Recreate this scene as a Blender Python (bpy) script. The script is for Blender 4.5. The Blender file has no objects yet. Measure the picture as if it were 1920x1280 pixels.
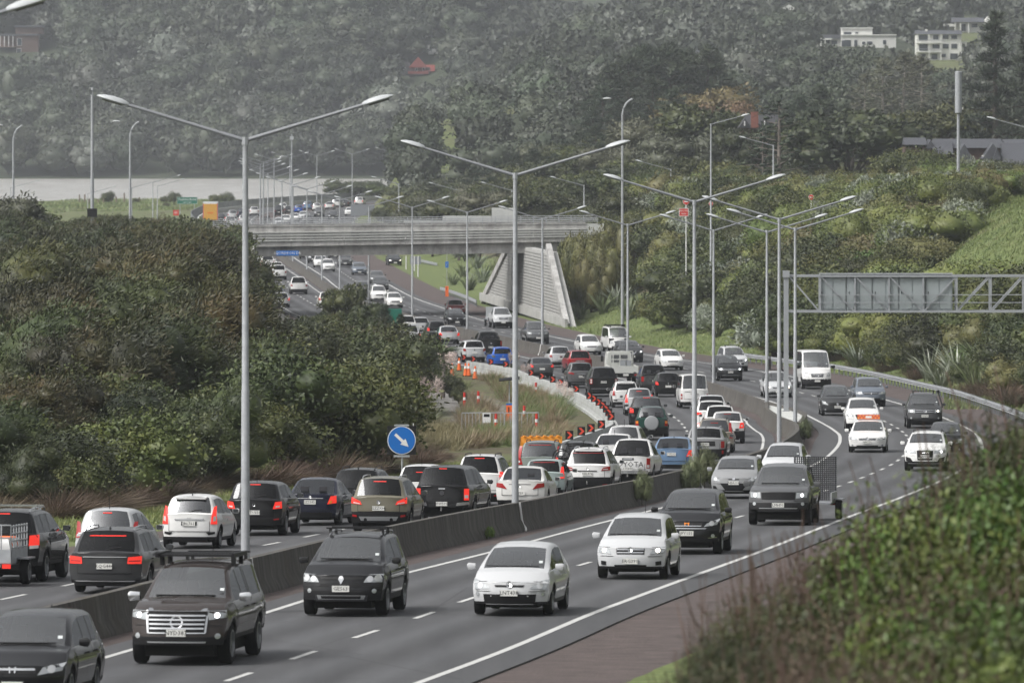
import bpy, bmesh, math, random
import numpy as np
from mathutils import Vector, Matrix
random.seed(7); RNG = np.random.default_rng(7)
S = bpy.context.scene
COL = S.collection
R = math.radians
# ------------------------------------------------------------------ camera
FPX, CX, HY, CZ = 14000.0, 960.0, 185.0, 23.5      # focal length in photo pixels, centre, horizon row, eye height above the water
cam = bpy.data.cameras.new('camera'); camo = bpy.data.objects.new('camera', cam); COL.objects.link(camo)
cam.sensor_width = 36; cam.lens = FPX / 1920 * 36
cam.shift_y = -(640 - HY) / 1920
cam.clip_start = 1; cam.clip_end = 9000
camo.location = (0, 0, CZ); camo.rotation_euler = (R(90), 0, 0)
cam.dof.use_dof = True; cam.dof.focus_distance = 265; cam.dof.aperture_fstop = 5.2
S.camera = camo
# ------------------------------------------------------------------ sky, sun, exposure
W = bpy.data.worlds.new('World'); S.world = W; W.use_nodes = True
nt = W.node_tree; nt.nodes.clear()
sky = nt.nodes.new('ShaderNodeTexSky'); sky.sky_type = 'NISHITA'; sky.sun_disc = False
SUN_EL, SUN_AZ = R(50), R(242)                     # azimuth clockwise from +Y
sky.sun_elevation = SUN_EL; sky.sun_rotation = SUN_AZ; sky.air_density = 1.0; sky.dust_density = 6.0; sky.ozone_density = 1.0
hsv = nt.nodes.new('ShaderNodeHueSaturation'); hsv.inputs['Saturation'].default_value = 0.16; hsv.inputs['Value'].default_value = 1.0
bg = nt.nodes.new('ShaderNodeBackground'); bg.inputs['Strength'].default_value = 0.105
out = nt.nodes.new('ShaderNodeOutputWorld')
nt.links.new(sky.outputs[0], hsv.inputs['Color']); nt.links.new(hsv.outputs[0], bg.inputs[0]); nt.links.new(bg.outputs[0], out.inputs[0])
sun = bpy.data.lights.new('sun', 'SUN'); sun.energy = 1.5; sun.angle = R(20); sun.color = (1, 0.97, 0.93)
suno = bpy.data.objects.new('sun', sun); COL.objects.link(suno)
sd = Vector((math.sin(SUN_AZ) * math.cos(SUN_EL), math.cos(SUN_AZ) * math.cos(SUN_EL), math.sin(SUN_EL)))
suno.rotation_euler = (-sd).to_track_quat('-Z', 'Y').to_euler()
S.view_settings.view_transform = 'Standard'; S.view_settings.look = 'None'
S.view_settings.exposure = 0.72; S.view_settings.gamma = 1; S.view_settings.use_curve_mapping = False
S.render.engine = 'CYCLES'
cy = S.cycles
cy.max_bounces = 6; cy.diffuse_bounces = 3; cy.glossy_bounces = 3; cy.transparent_max_bounces = 10; cy.transmission_bounces = 4; cy.volume_bounces = 1
cy.use_denoising = True
cy.caustics_reflective = False; cy.caustics_refractive = False

# ------------------------------------------------------------------ helpers
def tag(o, label=None, cat=None, group=None, kind=None):
    if label: o['label'] = label
    if cat: o['category'] = cat
    if group: o['group'] = group
    if kind: o['kind'] = kind
    return o
def empty(name, loc=(0, 0, 0), rz=0.0, label=None, cat=None, group=None):
    o = bpy.data.objects.new(name, None); COL.objects.link(o); o.empty_display_size = 0.3
    o.location = loc; o.rotation_euler = (0, 0, rz)
    return tag(o, label, cat, group)
def link(name, me, parent=None, mat=None, loc=None, rot=None):
    o = bpy.data.objects.new(name, me); COL.objects.link(o)
    if mat is not None and not me.materials: me.materials.append(mat)
    if parent is not None: o.parent = parent
    if loc is not None: o.location = loc
    if rot is not None: o.rotation_euler = rot
    return o
class MB:
    """collects faces; build() makes ONE mesh"""
    def __init__(s): s.v = []; s.f = []; s.m = []
    def add(s, vs, fs, m=0):
        o = len(s.v); s.v.extend([tuple(map(float, v)) for v in vs]); s.f.extend([tuple(i + o for i in f) for f in fs]); s.m.extend([m] * len(fs)); return s
    def box(s, x0, x1, y0, y1, z0, z1, m=0):
        return s.add([(x0,y0,z0),(x1,y0,z0),(x1,y1,z0),(x0,y1,z0),(x0,y0,z1),(x1,y0,z1),(x1,y1,z1),(x0,y1,z1)],
                     [(3,2,1,0),(4,5,6,7),(0,1,5,4),(1,2,6,5),(2,3,7,6),(3,0,4,7)], m)
    def bar(s, a, b, w, h=None, m=0):
        """square bar from a to b"""
        a, b = Vector(a), Vector(b); h = h or w; d = (b - a).normalized()
        up = Vector((0,0,1)) if abs(d.z) < 0.95 else Vector((0,1,0))
        sx = d.cross(up).normalized() * w / 2; sz = sx.cross(d).normalized() * h / 2
        p = []
        for c in (a, b): p += [c - sx - sz, c + sx - sz, c + sx + sz, c - sx + sz]
        return s.add(p, [(0,1,2,3)[::-1],(4,5,6,7),(0,1,5,4),(1,2,6,5),(2,3,7,6),(3,0,4,7)], m)
    def tube(s, pts, r, n=8, m=0, caps=True):
        pts = [Vector(p) for p in pts]; rs = r if hasattr(r, '__len__') else [r] * len(pts)
        o = len(s.v); N = len(pts)
        for i, p in enumerate(pts):
            d = (pts[min(i+1, N-1)] - pts[max(i-1, 0)]).normalized()
            up = Vector((0,0,1)) if abs(d.z) < 0.9 else Vector((0,1,0))
            a = d.cross(up).normalized(); b = a.cross(d)
            for k in range(n):
                t = 2*math.pi*k/n; q = p + a*math.cos(t)*rs[i] + b*math.sin(t)*rs[i]; s.v.append(tuple(q))
        for i in range(N-1):
            for k in range(n):
                s.f.append((o+i*n+k, o+i*n+(k+1)%n, o+(i+1)*n+(k+1)%n, o+(i+1)*n+k)); s.m.append(m)
        if caps:
            s.f.append(tuple(o+k for k in range(n))[::-1]); s.f.append(tuple(o+(N-1)*n+k for k in range(n))); s.m += [m, m]
        return s
    def grid(s, P, m=0, flip=False):
        P = np.asarray(P, float); a, b = P.shape[:2]; o = len(s.v); s.v.extend(map(tuple, P.reshape(-1, 3)))
        for i in range(a-1):
            for j in range(b-1):
                q = (o+i*b+j, o+i*b+j+1, o+(i+1)*b+j+1, o+(i+1)*b+j)
                s.f.append(q[::-1] if flip else q); s.m.append(m)
        return s
    def mesh(s, name, mats=(), smooth=None):
        me = bpy.data.meshes.new(name); me.from_pydata(s.v, [], s.f)
        for mt in mats: me.materials.append(mt)
        if len(mats) > 1: me.polygons.foreach_set('material_index', np.array(s.m, np.int32))
        if smooth is not None:
            me.polygons.foreach_set('use_smooth', np.ones(len(s.f), bool)); me.set_sharp_from_angle(angle=R(smooth))
        me.update(); return me
    def build(s, name, mats, parent=None, smooth=None, loc=None, rot=None):
        if not isinstance(mats, (list, tuple)): mats = (mats,)
        return link(name, s.mesh(name, mats, smooth), parent, None, loc, rot)
def pchip(xs, ys):
    xs = np.asarray(xs, float); ys = np.asarray(ys, float); h = np.diff(xs); d = np.diff(ys)/h; n = len(xs)
    m = np.zeros(n); m[0] = d[0]; m[-1] = d[-1]
    for i in range(1, n-1):
        if d[i-1]*d[i] > 0:
            w1, w2 = 2*h[i]+h[i-1], h[i]+2*h[i-1]; m[i] = (w1+w2)/(w1/d[i-1]+w2/d[i])
    def f(x):
        x = np.asarray(x, float); i = np.clip(np.searchsorted(xs, x)-1, 0, n-2); t = (x-xs[i])/h[i]
        y = (1+2*t)*(1-t)**2*ys[i]+t*(1-t)**2*h[i]*m[i]+t*t*(3-2*t)*ys[i+1]+t*t*(t-1)*h[i]*m[i+1]
        y = np.where(t < 0, ys[0]+m[0]*(x-xs[0]), y); return np.where(t > 1, ys[-1]+m[-1]*(x-xs[-1]), y)
    return f
def sstep(t): t = np.clip(t, 0, 1); return t*t*(3-2*t)

# ------------------------------------------------------------------ materials
MATS = {}
def newmat(name):
    m = bpy.data.materials.new(name); m.use_nodes = True; MATS[name] = m
    t = m.node_tree; return m, t, t.nodes['Principled BSDF']
def N(t, typ, **k):
    n = t.nodes.new(typ)
    for a, b in k.items():
        if a in n.inputs: n.inputs[a].default_value = b
        else: setattr(n, a, b)
    return n
def simple(name, col, rough=0.6, metal=0.0, var=0.0, scale=3.0, emit=None, estr=0.0, bump=0.0, coat=0.0, spec=None, bscale=None):
    """one plain material; var = how far a noise mottles the colour"""
    m, t, b = newmat(name)
    b.inputs['Base Color'].default_value = (*col, 1); b.inputs['Roughness'].default_value = rough; b.inputs['Metallic'].default_value = metal
    if coat: b.inputs['Coat Weight'].default_value = coat; b.inputs['Coat Roughness'].default_value = 0.05
    if spec is not None: b.inputs['Specular IOR Level'].default_value = spec
    if emit: b.inputs['Emission Color'].default_value = (*emit, 1); b.inputs['Emission Strength'].default_value = estr
    if var or bump:
        tc = N(t, 'ShaderNodeTexCoord'); nz = N(t, 'ShaderNodeTexNoise', Scale=scale, Detail=6.0, Roughness=0.65)
        t.links.new(tc.outputs['Object'], nz.inputs['Vector'])
        if var:
            cr = N(t, 'ShaderNodeValToRGB'); e = cr.color_ramp.elements
            e[0].position = 0.3; e[1].position = 0.7
            e[0].color = (*[max(c*(1-var), 0) for c in col], 1); e[1].color = (*[c*(1+var) for c in col], 1)
            t.links.new(nz.outputs['Fac'], cr.inputs[0]); t.links.new(cr.outputs[0], b.inputs['Base Color'])
        if bump:
            n2 = nz
            if bscale: n2 = N(t, 'ShaderNodeTexNoise', Scale=bscale, Detail=4.0); t.links.new(tc.outputs['Object'], n2.inputs['Vector'])
            bp = N(t, 'ShaderNodeBump', Strength=bump, Distance=0.05); t.links.new(n2.outputs['Fac'], bp.inputs['Height']); t.links.new(bp.outputs[0], b.inputs['Normal'])
    return m

# ------------------------------------------------------------------ road geometry: height and edges by distance
_ys = [(1245,98),(1153,86.5),(1110,80.5),(1032,68.5),(994,62.5),(931,51.8),(876,43.5),(821,37.3),(782,33.2),(743,29.6),(705,26.6),(671,24.4),(639,22.4),(613,20.8),(578,18.8),(518,15.9),(497,14.85),(412,10.76),(380,9.2)]
_Z = np.array([FPX/s for y, s in _ys]); _H = np.array([(y-HY)/s for y, s in _ys])
_hz = pchip(np.r_[30, 90, _Z, 2500], np.r_[8.0, 9.3, _H, 21.3])
def hr(Z): return CZ - _hz(Z)                       # road level above the water
_Zt = np.linspace(60, 2600, 6000); _yt = HY + FPX*_hz(_Zt)/_Zt
def Zof(py): return float(np.interp(-py, -_yt, _Zt))
def g(px, py):
    """road point seen at photo pixel px, py"""
    Z = Zof(py); return (px-CX)*Z/FPX, Z
def gtop(px, py, h):
    Z = Zof(py)
    for _ in range(30): Z = Zof(py + h*FPX/Z)
    return (px-CX)*Z/FPX, Z
def edge(pts, fn=g):
    q = sorted([fn(*p)[::-1] for p in pts]); z = [q[0][0]]; x = [q[0][1]]
    for a, b in q[1:]:
        if a > z[-1] + 1.5: z.append(a); x.append(b)
    return pchip(z, x)
RE = edge([(600,1352),(793,1280),(993,1203),(1100,1157),(1200,1119),(1439,1031),(1615,962),(1772,899),(1822,868),(1841,845),(1838,828),(1820,807),(1771,785),(1687,758),(1557,724),(1489,708),(1400,693),(1335,683),(1280,676),(1202,664),(1126,650.5),(1080,641),(1029,630.5),(912,603),(876,592.6),(836,580),(779,560),(729,534),(688,510.5),(661,494),(640,482),(636,455),(650,425),(676,410),(715,397),(790,386),(900,379)])
RM = edge([(0,1290),(193,1236.7),(257,1218),(493,1153),(582,1125),(760,1077),(940,1032),(1100,989),(1256,950),(1400,911),(1518.5,876),(1558,851.5),(1575,826),(1571,813.5),(1552,800),(1508,777),(1455.5,757),(1420,746),(1340,728),(1230,703),(1080,672),(1017,658),(962,645),(891,630),(811,610),(739,588),(661.6,557),(638,543.5),(609,521),(581,503),(549,482),(520,455),(505,432),(515,415),(555,402),(645,390),(760,380)])
RL = edge([(280,1330),(448,1272),(567,1232),(672,1196),(766,1167),(852,1135),(1080,1064),(1371,975),(1585.5,908.5),(1638,888),(1673.6,871),(1694,855.6),(1706,838),(1700.6,819),(1694,812),(1675,799),(1661,792),(1531,744.6),(1505.6,738),(1402.7,713.4),(1316.5,698.6),(1223.6,680),(1135,664.5),(1057,650),(948,625),(911,616.5),(820,594),(795,585),(762,575),(669,529),(645.8,514),(620,496),(590,475),(572,450),(575,425),(600,410),(640,400),(720,389),(830,380)])
BC = edge([(-200,1205),(0,1157),(240,1100),(477,1043),(600,1014),(748,982),(895,954),(1000,936),(1100,915),(1168,904),(1290,878),(1357,864),(1398,853),(1442,838.5),(1464,828),(1484,815),(1495,803),(1488,791),(1458,779),(1440,767),(1434,752),(1400,739),(1337,717.5),(1272,702),(1230,694),(1148,673),(1078,658),(1017,646),(962,634),(891,620),(811,602),(739,581),(659,557),(636,545),(606,526),(577,506),(540,483),(508,455),(490,430),(490,416),(520,406),(560,398.5),(637,388),(745,379)], lambda a, b: gtop(a, b, 0.85))
L1 = edge([(-150,1160),(25,1121.7),(133,1098),(447,1033),(540,1015.7),(623,998),(834,963),(1016,925),(1100,909),(1180,886),(1249,866),(1285,838),(1291,815),(1276,793),(1256,778),(1242,771),(1150,735),(1053,707.6),(977,690),(851,661),(831,656),(730,628),(640,597),(580,567),(545,545),(515,517),(497,490),(470,455),(440,430),(432,412),(450,402),(500,394),(585,386),(680,380)])
_BC0 = BC
def BC(Z):
    Z = np.asarray(Z, float); t = sstep((Z-1080)/120); return _BC0(np.minimum(Z, 1300))*(1-t) + (RM(Z)-1.5)*t
def LM(Z): return np.minimum(BC(Z) - 1.1, L1(Z) + 3.7)      # white line beside the median, inbound side
def LE(Z): return L1(Z) - 3.55
def LP(Z): return L1(Z) - 5.4 + 1.3*sstep((np.asarray(Z)-285)/30)*(1-sstep((np.asarray(Z)-640)/40))
def RP(Z): return RE(Z) + 3.7 + .9*sstep((np.asarray(Z)-140)/40)
def tang(f, Z): return math.atan2(float(f(Z+6)-f(Z-6)), 12.0)   # angle of the road against the view axis
# ================================================================== SETTING
def asphalt_mat():
    """worn seal: polished wheel tracks along each lane, a darker oil strip, patches, cracks and grit"""
    m, t, b = newmat('asphalt'); b.inputs['Roughness'].default_value = .70
    at = N(t, 'ShaderNodeAttribute'); at.attribute_name = 'across'; tc = N(t, 'ShaderNodeTexCoord')
    def M(op, a, b_=None, c=None):
        n = N(t, 'ShaderNodeMath', operation=op)
        for i, v in enumerate((a, b_, c)):
            if v is None: continue
            if isinstance(v, (int, float)): n.inputs[i].default_value = v
            else: t.links.new(v, n.inputs[i])
        return n.outputs[0]
    a1 = M('ABSOLUTE', M('SUBTRACT', M('ABSOLUTE', at.outputs['Fac']), 1.78)); tr = M('ABSOLUTE', M('SUBTRACT', a1, .82)); track = M('POWER', 2.718, M('MULTIPLY', M('MULTIPLY', tr, tr), -9.0)); oil = M('POWER', 2.718, M('MULTIPLY', M('MULTIPLY', a1, a1), -10.0))
    mp = N(t, 'ShaderNodeMapping'); mp.inputs['Scale'].default_value = (1.2, .06, 1); t.links.new(tc.outputs['Object'], mp.inputs[0]); n1 = N(t, 'ShaderNodeTexNoise', Scale=1.0, Detail=7.0, Roughness=.7); t.links.new(mp.outputs[0], n1.inputs['Vector'])
    n2 = N(t, 'ShaderNodeTexNoise', Scale=9.0, Detail=6.0, Roughness=.8); t.links.new(tc.outputs['Object'], n2.inputs['Vector'])
    r = N(t, 'ShaderNodeValToRGB'); e = r.color_ramp.elements; e[0].position = .25; e[1].position = .75; e[0].color = (.043,.044,.047,1); e[1].color = (.074,.075,.078,1); t.links.new(n1.outputs[0], r.inputs[0])
    k = M('ADD', M('MULTIPLY', track, .24), M('MULTIPLY', oil, -.28)); k = M('ADD', k, M('MULTIPLY', M('SUBTRACT', n2.outputs[0], .5), .5)); k = M('ADD', k, 1.0)
    mx = N(t, 'ShaderNodeMixRGB', blend_type='MULTIPLY'); mx.inputs[0].default_value = 1; t.links.new(r.outputs[0], mx.inputs[1]); t.links.new(k, mx.inputs[2])
    sm = M('ABSOLUTE', M('SUBTRACT', at.outputs['Fac'], -.22)); k = None
    vo = N(t, 'ShaderNodeTexVoronoi', feature='DISTANCE_TO_EDGE', Scale=.09); t.links.new(tc.outputs['Object'], vo.inputs['Vector']); ck = M('LESS_THAN', vo.outputs['Distance'], .0022); mc = N(t, 'ShaderNodeMixRGB'); mc.inputs[2].default_value = (.022,.022,.023,1); t.links.new(M('MAXIMUM', M('MULTIPLY', ck, .6), M('MULTIPLY', M('LESS_THAN', sm, .022), .5)), mc.inputs[0]); t.links.new(mx.outputs[0], mc.inputs[1]); t.links.new(mc.outputs[0], b.inputs[0])
    t.links.new(M('SUBTRACT', .74, M('MULTIPLY', track, .14)), b.inputs['Roughness']); bp = N(t, 'ShaderNodeBump', Strength=.25, Distance=.03); t.links.new(n2.outputs[0], bp.inputs['Height']); t.links.new(bp.outputs[0], b.inputs['Normal']); return m
M_asph = asphalt_mat()
M_chip = simple('chipseal', (0.076,0.058,0.054), 0.9, var=0.30, scale=1.6, bump=0.6, bscale=14)
M_paint = simple('road_paint', (0.50,0.50,0.485), 0.6, var=0.14, scale=2.5)
M_conc = simple('concrete', (0.34,0.34,0.325), 0.85, var=0.18, scale=0.8, bump=0.2, bscale=9)
M_concw = simple('concrete_pale', (0.46,0.47,0.45), 0.85, var=0.14, scale=0.9, bump=0.2, bscale=9)
M_gal = simple('galvanised', (0.33,0.345,0.36), 0.5, metal=0.0, var=0.16, scale=5)
M_gald = simple('galvanised_dark', (0.21,0.22,0.235), 0.5, metal=0.0, var=0.1, scale=5)
M_lamp = simple('lamp_shell', (0.42,0.44,0.45), 0.45, var=0.05)
M_glass_l = simple('lamp_glass', (0.18,0.19,0.19), 0.15)
M_white = simple('white_plastic', (0.72,0.72,0.71), 0.5)
M_black = simple('black_plastic', (0.009,0.009,0.010), 0.6, spec=.25)
M_orange = simple('orange_plastic', (0.78,0.14,0.02), 0.5, var=0.08)
M_amber = simple('amber_plastic', (0.80,0.30,0.02), 0.45, var=0.08)
M_red = simple('red_plastic', (0.55,0.03,0.02), 0.45)
M_blue = simple('sign_blue', (0.0,0.13,0.48), 0.45)
M_green = simple('sign_green', (0.0,0.13,0.085), 0.5)
M_wood = simple('timber', (0.16,0.12,0.09), 0.85, var=0.2)
def streaked(name, a, b, c, sx=2.2, sz=0.25):
    """weathered concrete: dark vertical run-off stains and lichen, fixed to the object"""
    m, t, p = newmat(name); p.inputs['Roughness'].default_value = 0.9
    tc = N(t, 'ShaderNodeTexCoord'); mp = N(t, 'ShaderNodeMapping'); mp.inputs['Scale'].default_value = (sx, sx, sz)
    n1 = N(t, 'ShaderNodeTexNoise', Scale=1.6, Detail=7.0, Roughness=0.7); n2 = N(t, 'ShaderNodeTexNoise', Scale=0.5, Detail=5.0, Roughness=0.7)
    t.links.new(tc.outputs['Object'], mp.inputs[0]); t.links.new(mp.outputs[0], n1.inputs['Vector']); t.links.new(tc.outputs['Object'], n2.inputs['Vector'])
    r1 = N(t, 'ShaderNodeValToRGB'); e = r1.color_ramp.elements; e[0].position = .34; e[1].position = .66; e[0].color = (*a, 1); e[1].color = (*b, 1)
    mx = N(t, 'ShaderNodeMixRGB'); mx.inputs[2].default_value = (*c, 1)
    r2 = N(t, 'ShaderNodeValToRGB'); r2.color_ramp.elements[0].position = .5; r2.color_ramp.elements[1].position = .72
    t.links.new(n1.outputs[0], r1.inputs[0]); t.links.new(n2.outputs[0], r2.inputs[0]); t.links.new(r2.outputs[0], mx.inputs[0]); t.links.new(r1.outputs[0], mx.inputs[1]); t.links.new(mx.outputs[0], p.inputs[0])
    bp = N(t, 'ShaderNodeBump', Strength=.3, Distance=.03); t.links.new(n1.outputs[0], bp.inputs['Height']); t.links.new(bp.outputs[0], p.inputs['Normal'])
    return m
M_med = streaked('barrier_concrete', (0.034,0.031,0.027), (0.115,0.108,0.098), (0.060,0.052,0.038))
M_brg = streaked('bridge_concrete', (0.25,0.245,0.235), (0.47,0.465,0.45), (0.15,0.145,0.135), 0.6, 0.2)
M_krail = streaked('kerb_rail_concrete', (0.30,0.31,0.305), (0.45,0.46,0.45), (0.22,0.225,0.22), 0.8, 0.4)

# ---------------- terrain height
_ar = pchip([30,60,110,150,200,270,330,400,450,500,560,620,700,780,860,950,1100,1300], [3.4,3.0,2.2,1.8,2.4,3,4,6.5,9,11.5,12.5,12.5,11.5,10,8,8.5,11.5,13.0])
_wr = pchip([30,110,200,330,400,500,600,700,800,950,1300], [9,9,10,14,17,24,33,30,28,34,60])
_far = pchip([1300,1600,1900,2200,2600,3300,4200], [14,21,33,44,60,88,120])
_lft = pchip([1000,2160,2195,2300,2440,2700,3300,4200], [-2,-2,0.3,28,62,84,118,150])
def tnoise(X, Z, s, seed=0.0):
    return (np.sin(X/s*1.3+seed+1.7*np.sin(Z/s*.7+seed))+np.sin(Z/s*1.1+2*seed+1.3*np.sin(X/s*.9)))*.5
def terrain(X, Z):
    X = np.asarray(X, float); Z = np.asarray(Z, float)
    h = hr(Z); dl = LP(Z)-X; dr = X-RP(Z)
    # outbound side: cut bank, then a plateau running into the hill
    A = _ar(np.minimum(Z, 1300)); Wd = _wr(np.minimum(Z, 1300))
    nr = h + A*sstep((dr-1.0)/Wd) + np.clip(dr-Wd, 0, 200)*0.03 + .35*tnoise(X, Z, 9)*sstep((dr-6)/10)
    fr = np.maximum(_far(np.maximum(Z, 1300)) - (14-h-A), h) + 2.5*tnoise(X, Z, 70, 1)
    t = sstep((Z-1250)/250)
    right = nr*(1-t) + fr*t
    # inbound side: terrace of bush about ten metres up, falling to the shore
    top = np.where(Z < 700, 9.9-np.clip(Z-250, 0, 1e9)*0.0016, 9.2)
    top = np.maximum(top, h+0.3); top = h+(top-h)*(1-sstep((Z-775)/60)) + (0.9-h)*sstep((Z-775)/60)
    k = sstep((dl-(4.0+7*sstep((Z-300)/40)*(1-sstep((Z-520)/60))))/(13-5*sstep((Z-560)/60)))
    left = h + (top-h)*k + .3*tnoise(X, Z, 8, 2)*sstep((dl-6)/10)
    # shore: spit of land beside the causeway, otherwise sea bed
    spit = sstep((dl-2)/10)*sstep((Z-980)/150)
    lag = sstep((X+118+(Z-1500)*.25)/14)*sstep((Z-1455)/30)*(1-sstep((Z-1640)/50))
    nearl = (1-sstep((dl-70+np.clip(Z-900, 0, 400)*.08)/20))*(1-sstep((Z-1640)/60))
    bed = -1.4+2.6*np.maximum(lag, nearl) + .35*tnoise(X, Z, 11, 4)
    left = left*(1-spit)+bed*spit
    lt = _lft(np.maximum(Z, 1000)) + (4*tnoise(X, Z, 60, 3)+1.5*tnoise(X, Z, 22, 5))*sstep((Z-2230)/100)
    tl = sstep((Z-1720)/120); left = left*(1-tl)+lt*tl
    # blend of the far hills left and right of the creek
    u = sstep((X/Z*FPX+CX-740)/360)
    side = sstep((dr+dl*0)/1.0+0.5)
    near = np.where(dr > 0, right, np.where(dl > 0, left, h))
    far = lt*(1-u) + fr*u - 16*np.exp(-((X/Z*FPX-110)/130)**2)*sstep((Z-1900)/500)
    fb = sstep((Z-1620)/140)
    return np.where(Z < 1620, near, near*(1-fb)+far*fb) - np.where((dl < 0) & (dr < 0) & (Z < 1700), 0.06, 0.0)
def terr(x, z): return float(terrain(np.array([x]), np.array([z]))[0])
_mz = np.concatenate([np.arange(40, 300, 1.0), np.arange(300, 1000, 2.0), np.arange(1000, 4200, 5.0)])
def raypx(px, py):
    """where the line of sight through a photo pixel meets the ground"""
    X = (px-CX)*_mz/FPX; zl = CZ-(py-HY)*_mz/FPX; i = np.nonzero(terrain(X, _mz) >= zl)[0]
    if len(i) == 0: return None
    return float(X[i[0]]), float(_mz[i[0]]), float(zl[i[0]])

zr = np.concatenate([np.arange(36, 150, 4), np.arange(150, 960, 6), np.arange(960, 1750, 16), np.arange(1750, 4300, 35)])
dof = np.array([0, 1.2, 2.5, 4, 6, 8, 10.5, 13, 16, 20, 25, 31, 38, 46, 56, 70, 90, 115, 150, 190, 240, 300, 380, 480])
Zg = np.repeat(zr[:, None], 2*len(dof)+5, 1)
rows = []
for z in zr:
    a, b = float(LP(z)), float(RP(z)); zz = min(z, 1700)
    if z > 1700: a, b = float(LP(1700)), float(RP(1700))
    rows.append(np.concatenate([(a-0.01-dof)[::-1], np.linspace(a, b, 7)[1:-1], b+0.01+dof]))
Xg = np.array(rows); Hg = terrain(Xg, Zg)
P = np.stack([Xg, Zg, Hg], -1)
mb = MB(); mb.grid(P)
# ground: grass, bare brown soil and leaf litter mixed by noise; a stored cover value marks gravel and dry soil
def ground_mat():
    m, t, b = newmat('ground'); b.inputs['Roughness'].default_value = 0.95
    tc = N(t, 'ShaderNodeTexCoord')
    n1 = N(t, 'ShaderNodeTexNoise', Scale=0.22, Detail=8.0, Roughness=0.7); n2 = N(t, 'ShaderNodeTexNoise', Scale=1.7, Detail=6.0, Roughness=0.7)
    for n in (n1, n2): t.links.new(tc.outputs['Object'], n.inputs['Vector'])
    def ramp(src, a, b_, p0, p1):
        r = N(t, 'ShaderNodeValToRGB'); e = r.color_ramp.elements; e[0].position = p0; e[1].position = p1; e[0].color = (*a, 1); e[1].color = (*b_, 1)
        t.links.new(src, r.inputs[0]); return r.outputs[0]
    grass = ramp(n2.outputs[0], (0.058,0.088,0.022), (0.150,0.180,0.055), .3, .72)
    soil = ramp(n2.outputs[0], (0.040,0.032,0.020), (0.11,0.085,0.05), .3, .7)
    grav = ramp(n2.outputs[0], (0.12,0.115,0.105), (0.24,0.23,0.22), .3, .7)
    at = N(t, 'ShaderNodeAttribute'); at.attribute_name = 'cover'
    sep = N(t, 'ShaderNodeSeparateColor'); t.links.new(at.outputs['Color'], sep.inputs[0])
    def mix(f, a, b_):
        x = N(t, 'ShaderNodeMixRGB'); t.links.new(f, x.inputs[0]); t.links.new(a, x.inputs[1]); t.links.new(b_, x.inputs[2]); return x.outputs[0]
    def fuzz(ch):
        a = N(t, 'ShaderNodeMath', operation='ADD'); t.links.new(sep.outputs[ch], a.inputs[0]); s = N(t, 'ShaderNodeMath', operation='MULTIPLY_ADD'); s.inputs[1].default_value = 1.2; s.inputs[2].default_value = -0.6
        t.links.new(n1.outputs[0], s.inputs[0]); t.links.new(s.outputs[0], a.inputs[1]); a.use_clamp = True
        r = N(t, 'ShaderNodeValToRGB'); r.color_ramp.elements[0].position = .35; r.color_ramp.elements[1].position = .65; t.links.new(a.outputs[0], r.inputs[0]); return r.outputs[0]
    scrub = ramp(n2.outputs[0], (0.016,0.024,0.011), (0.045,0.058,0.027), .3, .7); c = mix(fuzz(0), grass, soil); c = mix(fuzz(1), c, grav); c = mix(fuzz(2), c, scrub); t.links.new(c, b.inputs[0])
    bp = N(t, 'ShaderNodeBump', Strength=.7, Distance=.15); t.links.new(n2.outputs[0], bp.inputs['Height']); t.links.new(bp.outputs[0], b.inputs['Normal'])
    return m
M_ground = ground_mat()
me = mb.mesh('ground', [M_ground], smooth=80)
def cover(X, Z):
    dl = LP(Z)-X; dr = X-RP(Z)
    px = X/Z*FPX+CX
    soil = np.where(dl > 0, sstep((dl-5.0)/2), 0.0) + np.where(dr > 0, sstep((dr-9)/3)*(Z < 1900), 0)
    soil = np.where((dr > 0) & (px > 1790) & (Z > 430) & (Z < 640), 0.05, soil)          # mown slope
    soil = np.where((Z > 980), 0.45, soil); soil = np.where((Z > 1700) & (px < 1700), .35, soil); soil = np.where((dl > 0) & (Z > 320) & (Z < 700), 0.55, soil)
    grav = np.exp(-((dl-6.5-(Z-440)*.02)/2.4)**2)*(dl > 0)*(Z > 360)*(Z < 620)
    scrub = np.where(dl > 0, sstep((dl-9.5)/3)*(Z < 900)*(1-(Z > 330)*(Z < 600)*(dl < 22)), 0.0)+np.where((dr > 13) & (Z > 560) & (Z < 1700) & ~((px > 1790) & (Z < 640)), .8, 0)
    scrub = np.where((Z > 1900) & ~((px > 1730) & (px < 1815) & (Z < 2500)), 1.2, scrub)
    return soil, grav, scrub
sl, gv, sc_ = cover(Xg, Zg)
ca = me.color_attributes.new('cover', 'FLOAT_COLOR', 'POINT')
cd = np.zeros((Xg.size, 4), np.float32); cd[:, 0] = sl.ravel(); cd[:, 1] = gv.ravel(); cd[:, 2] = sc_.ravel(); cd[:, 3] = 1; ca.data.foreach_set('color', cd.ravel())
tag(link('ground', me), kind='structure')
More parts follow.
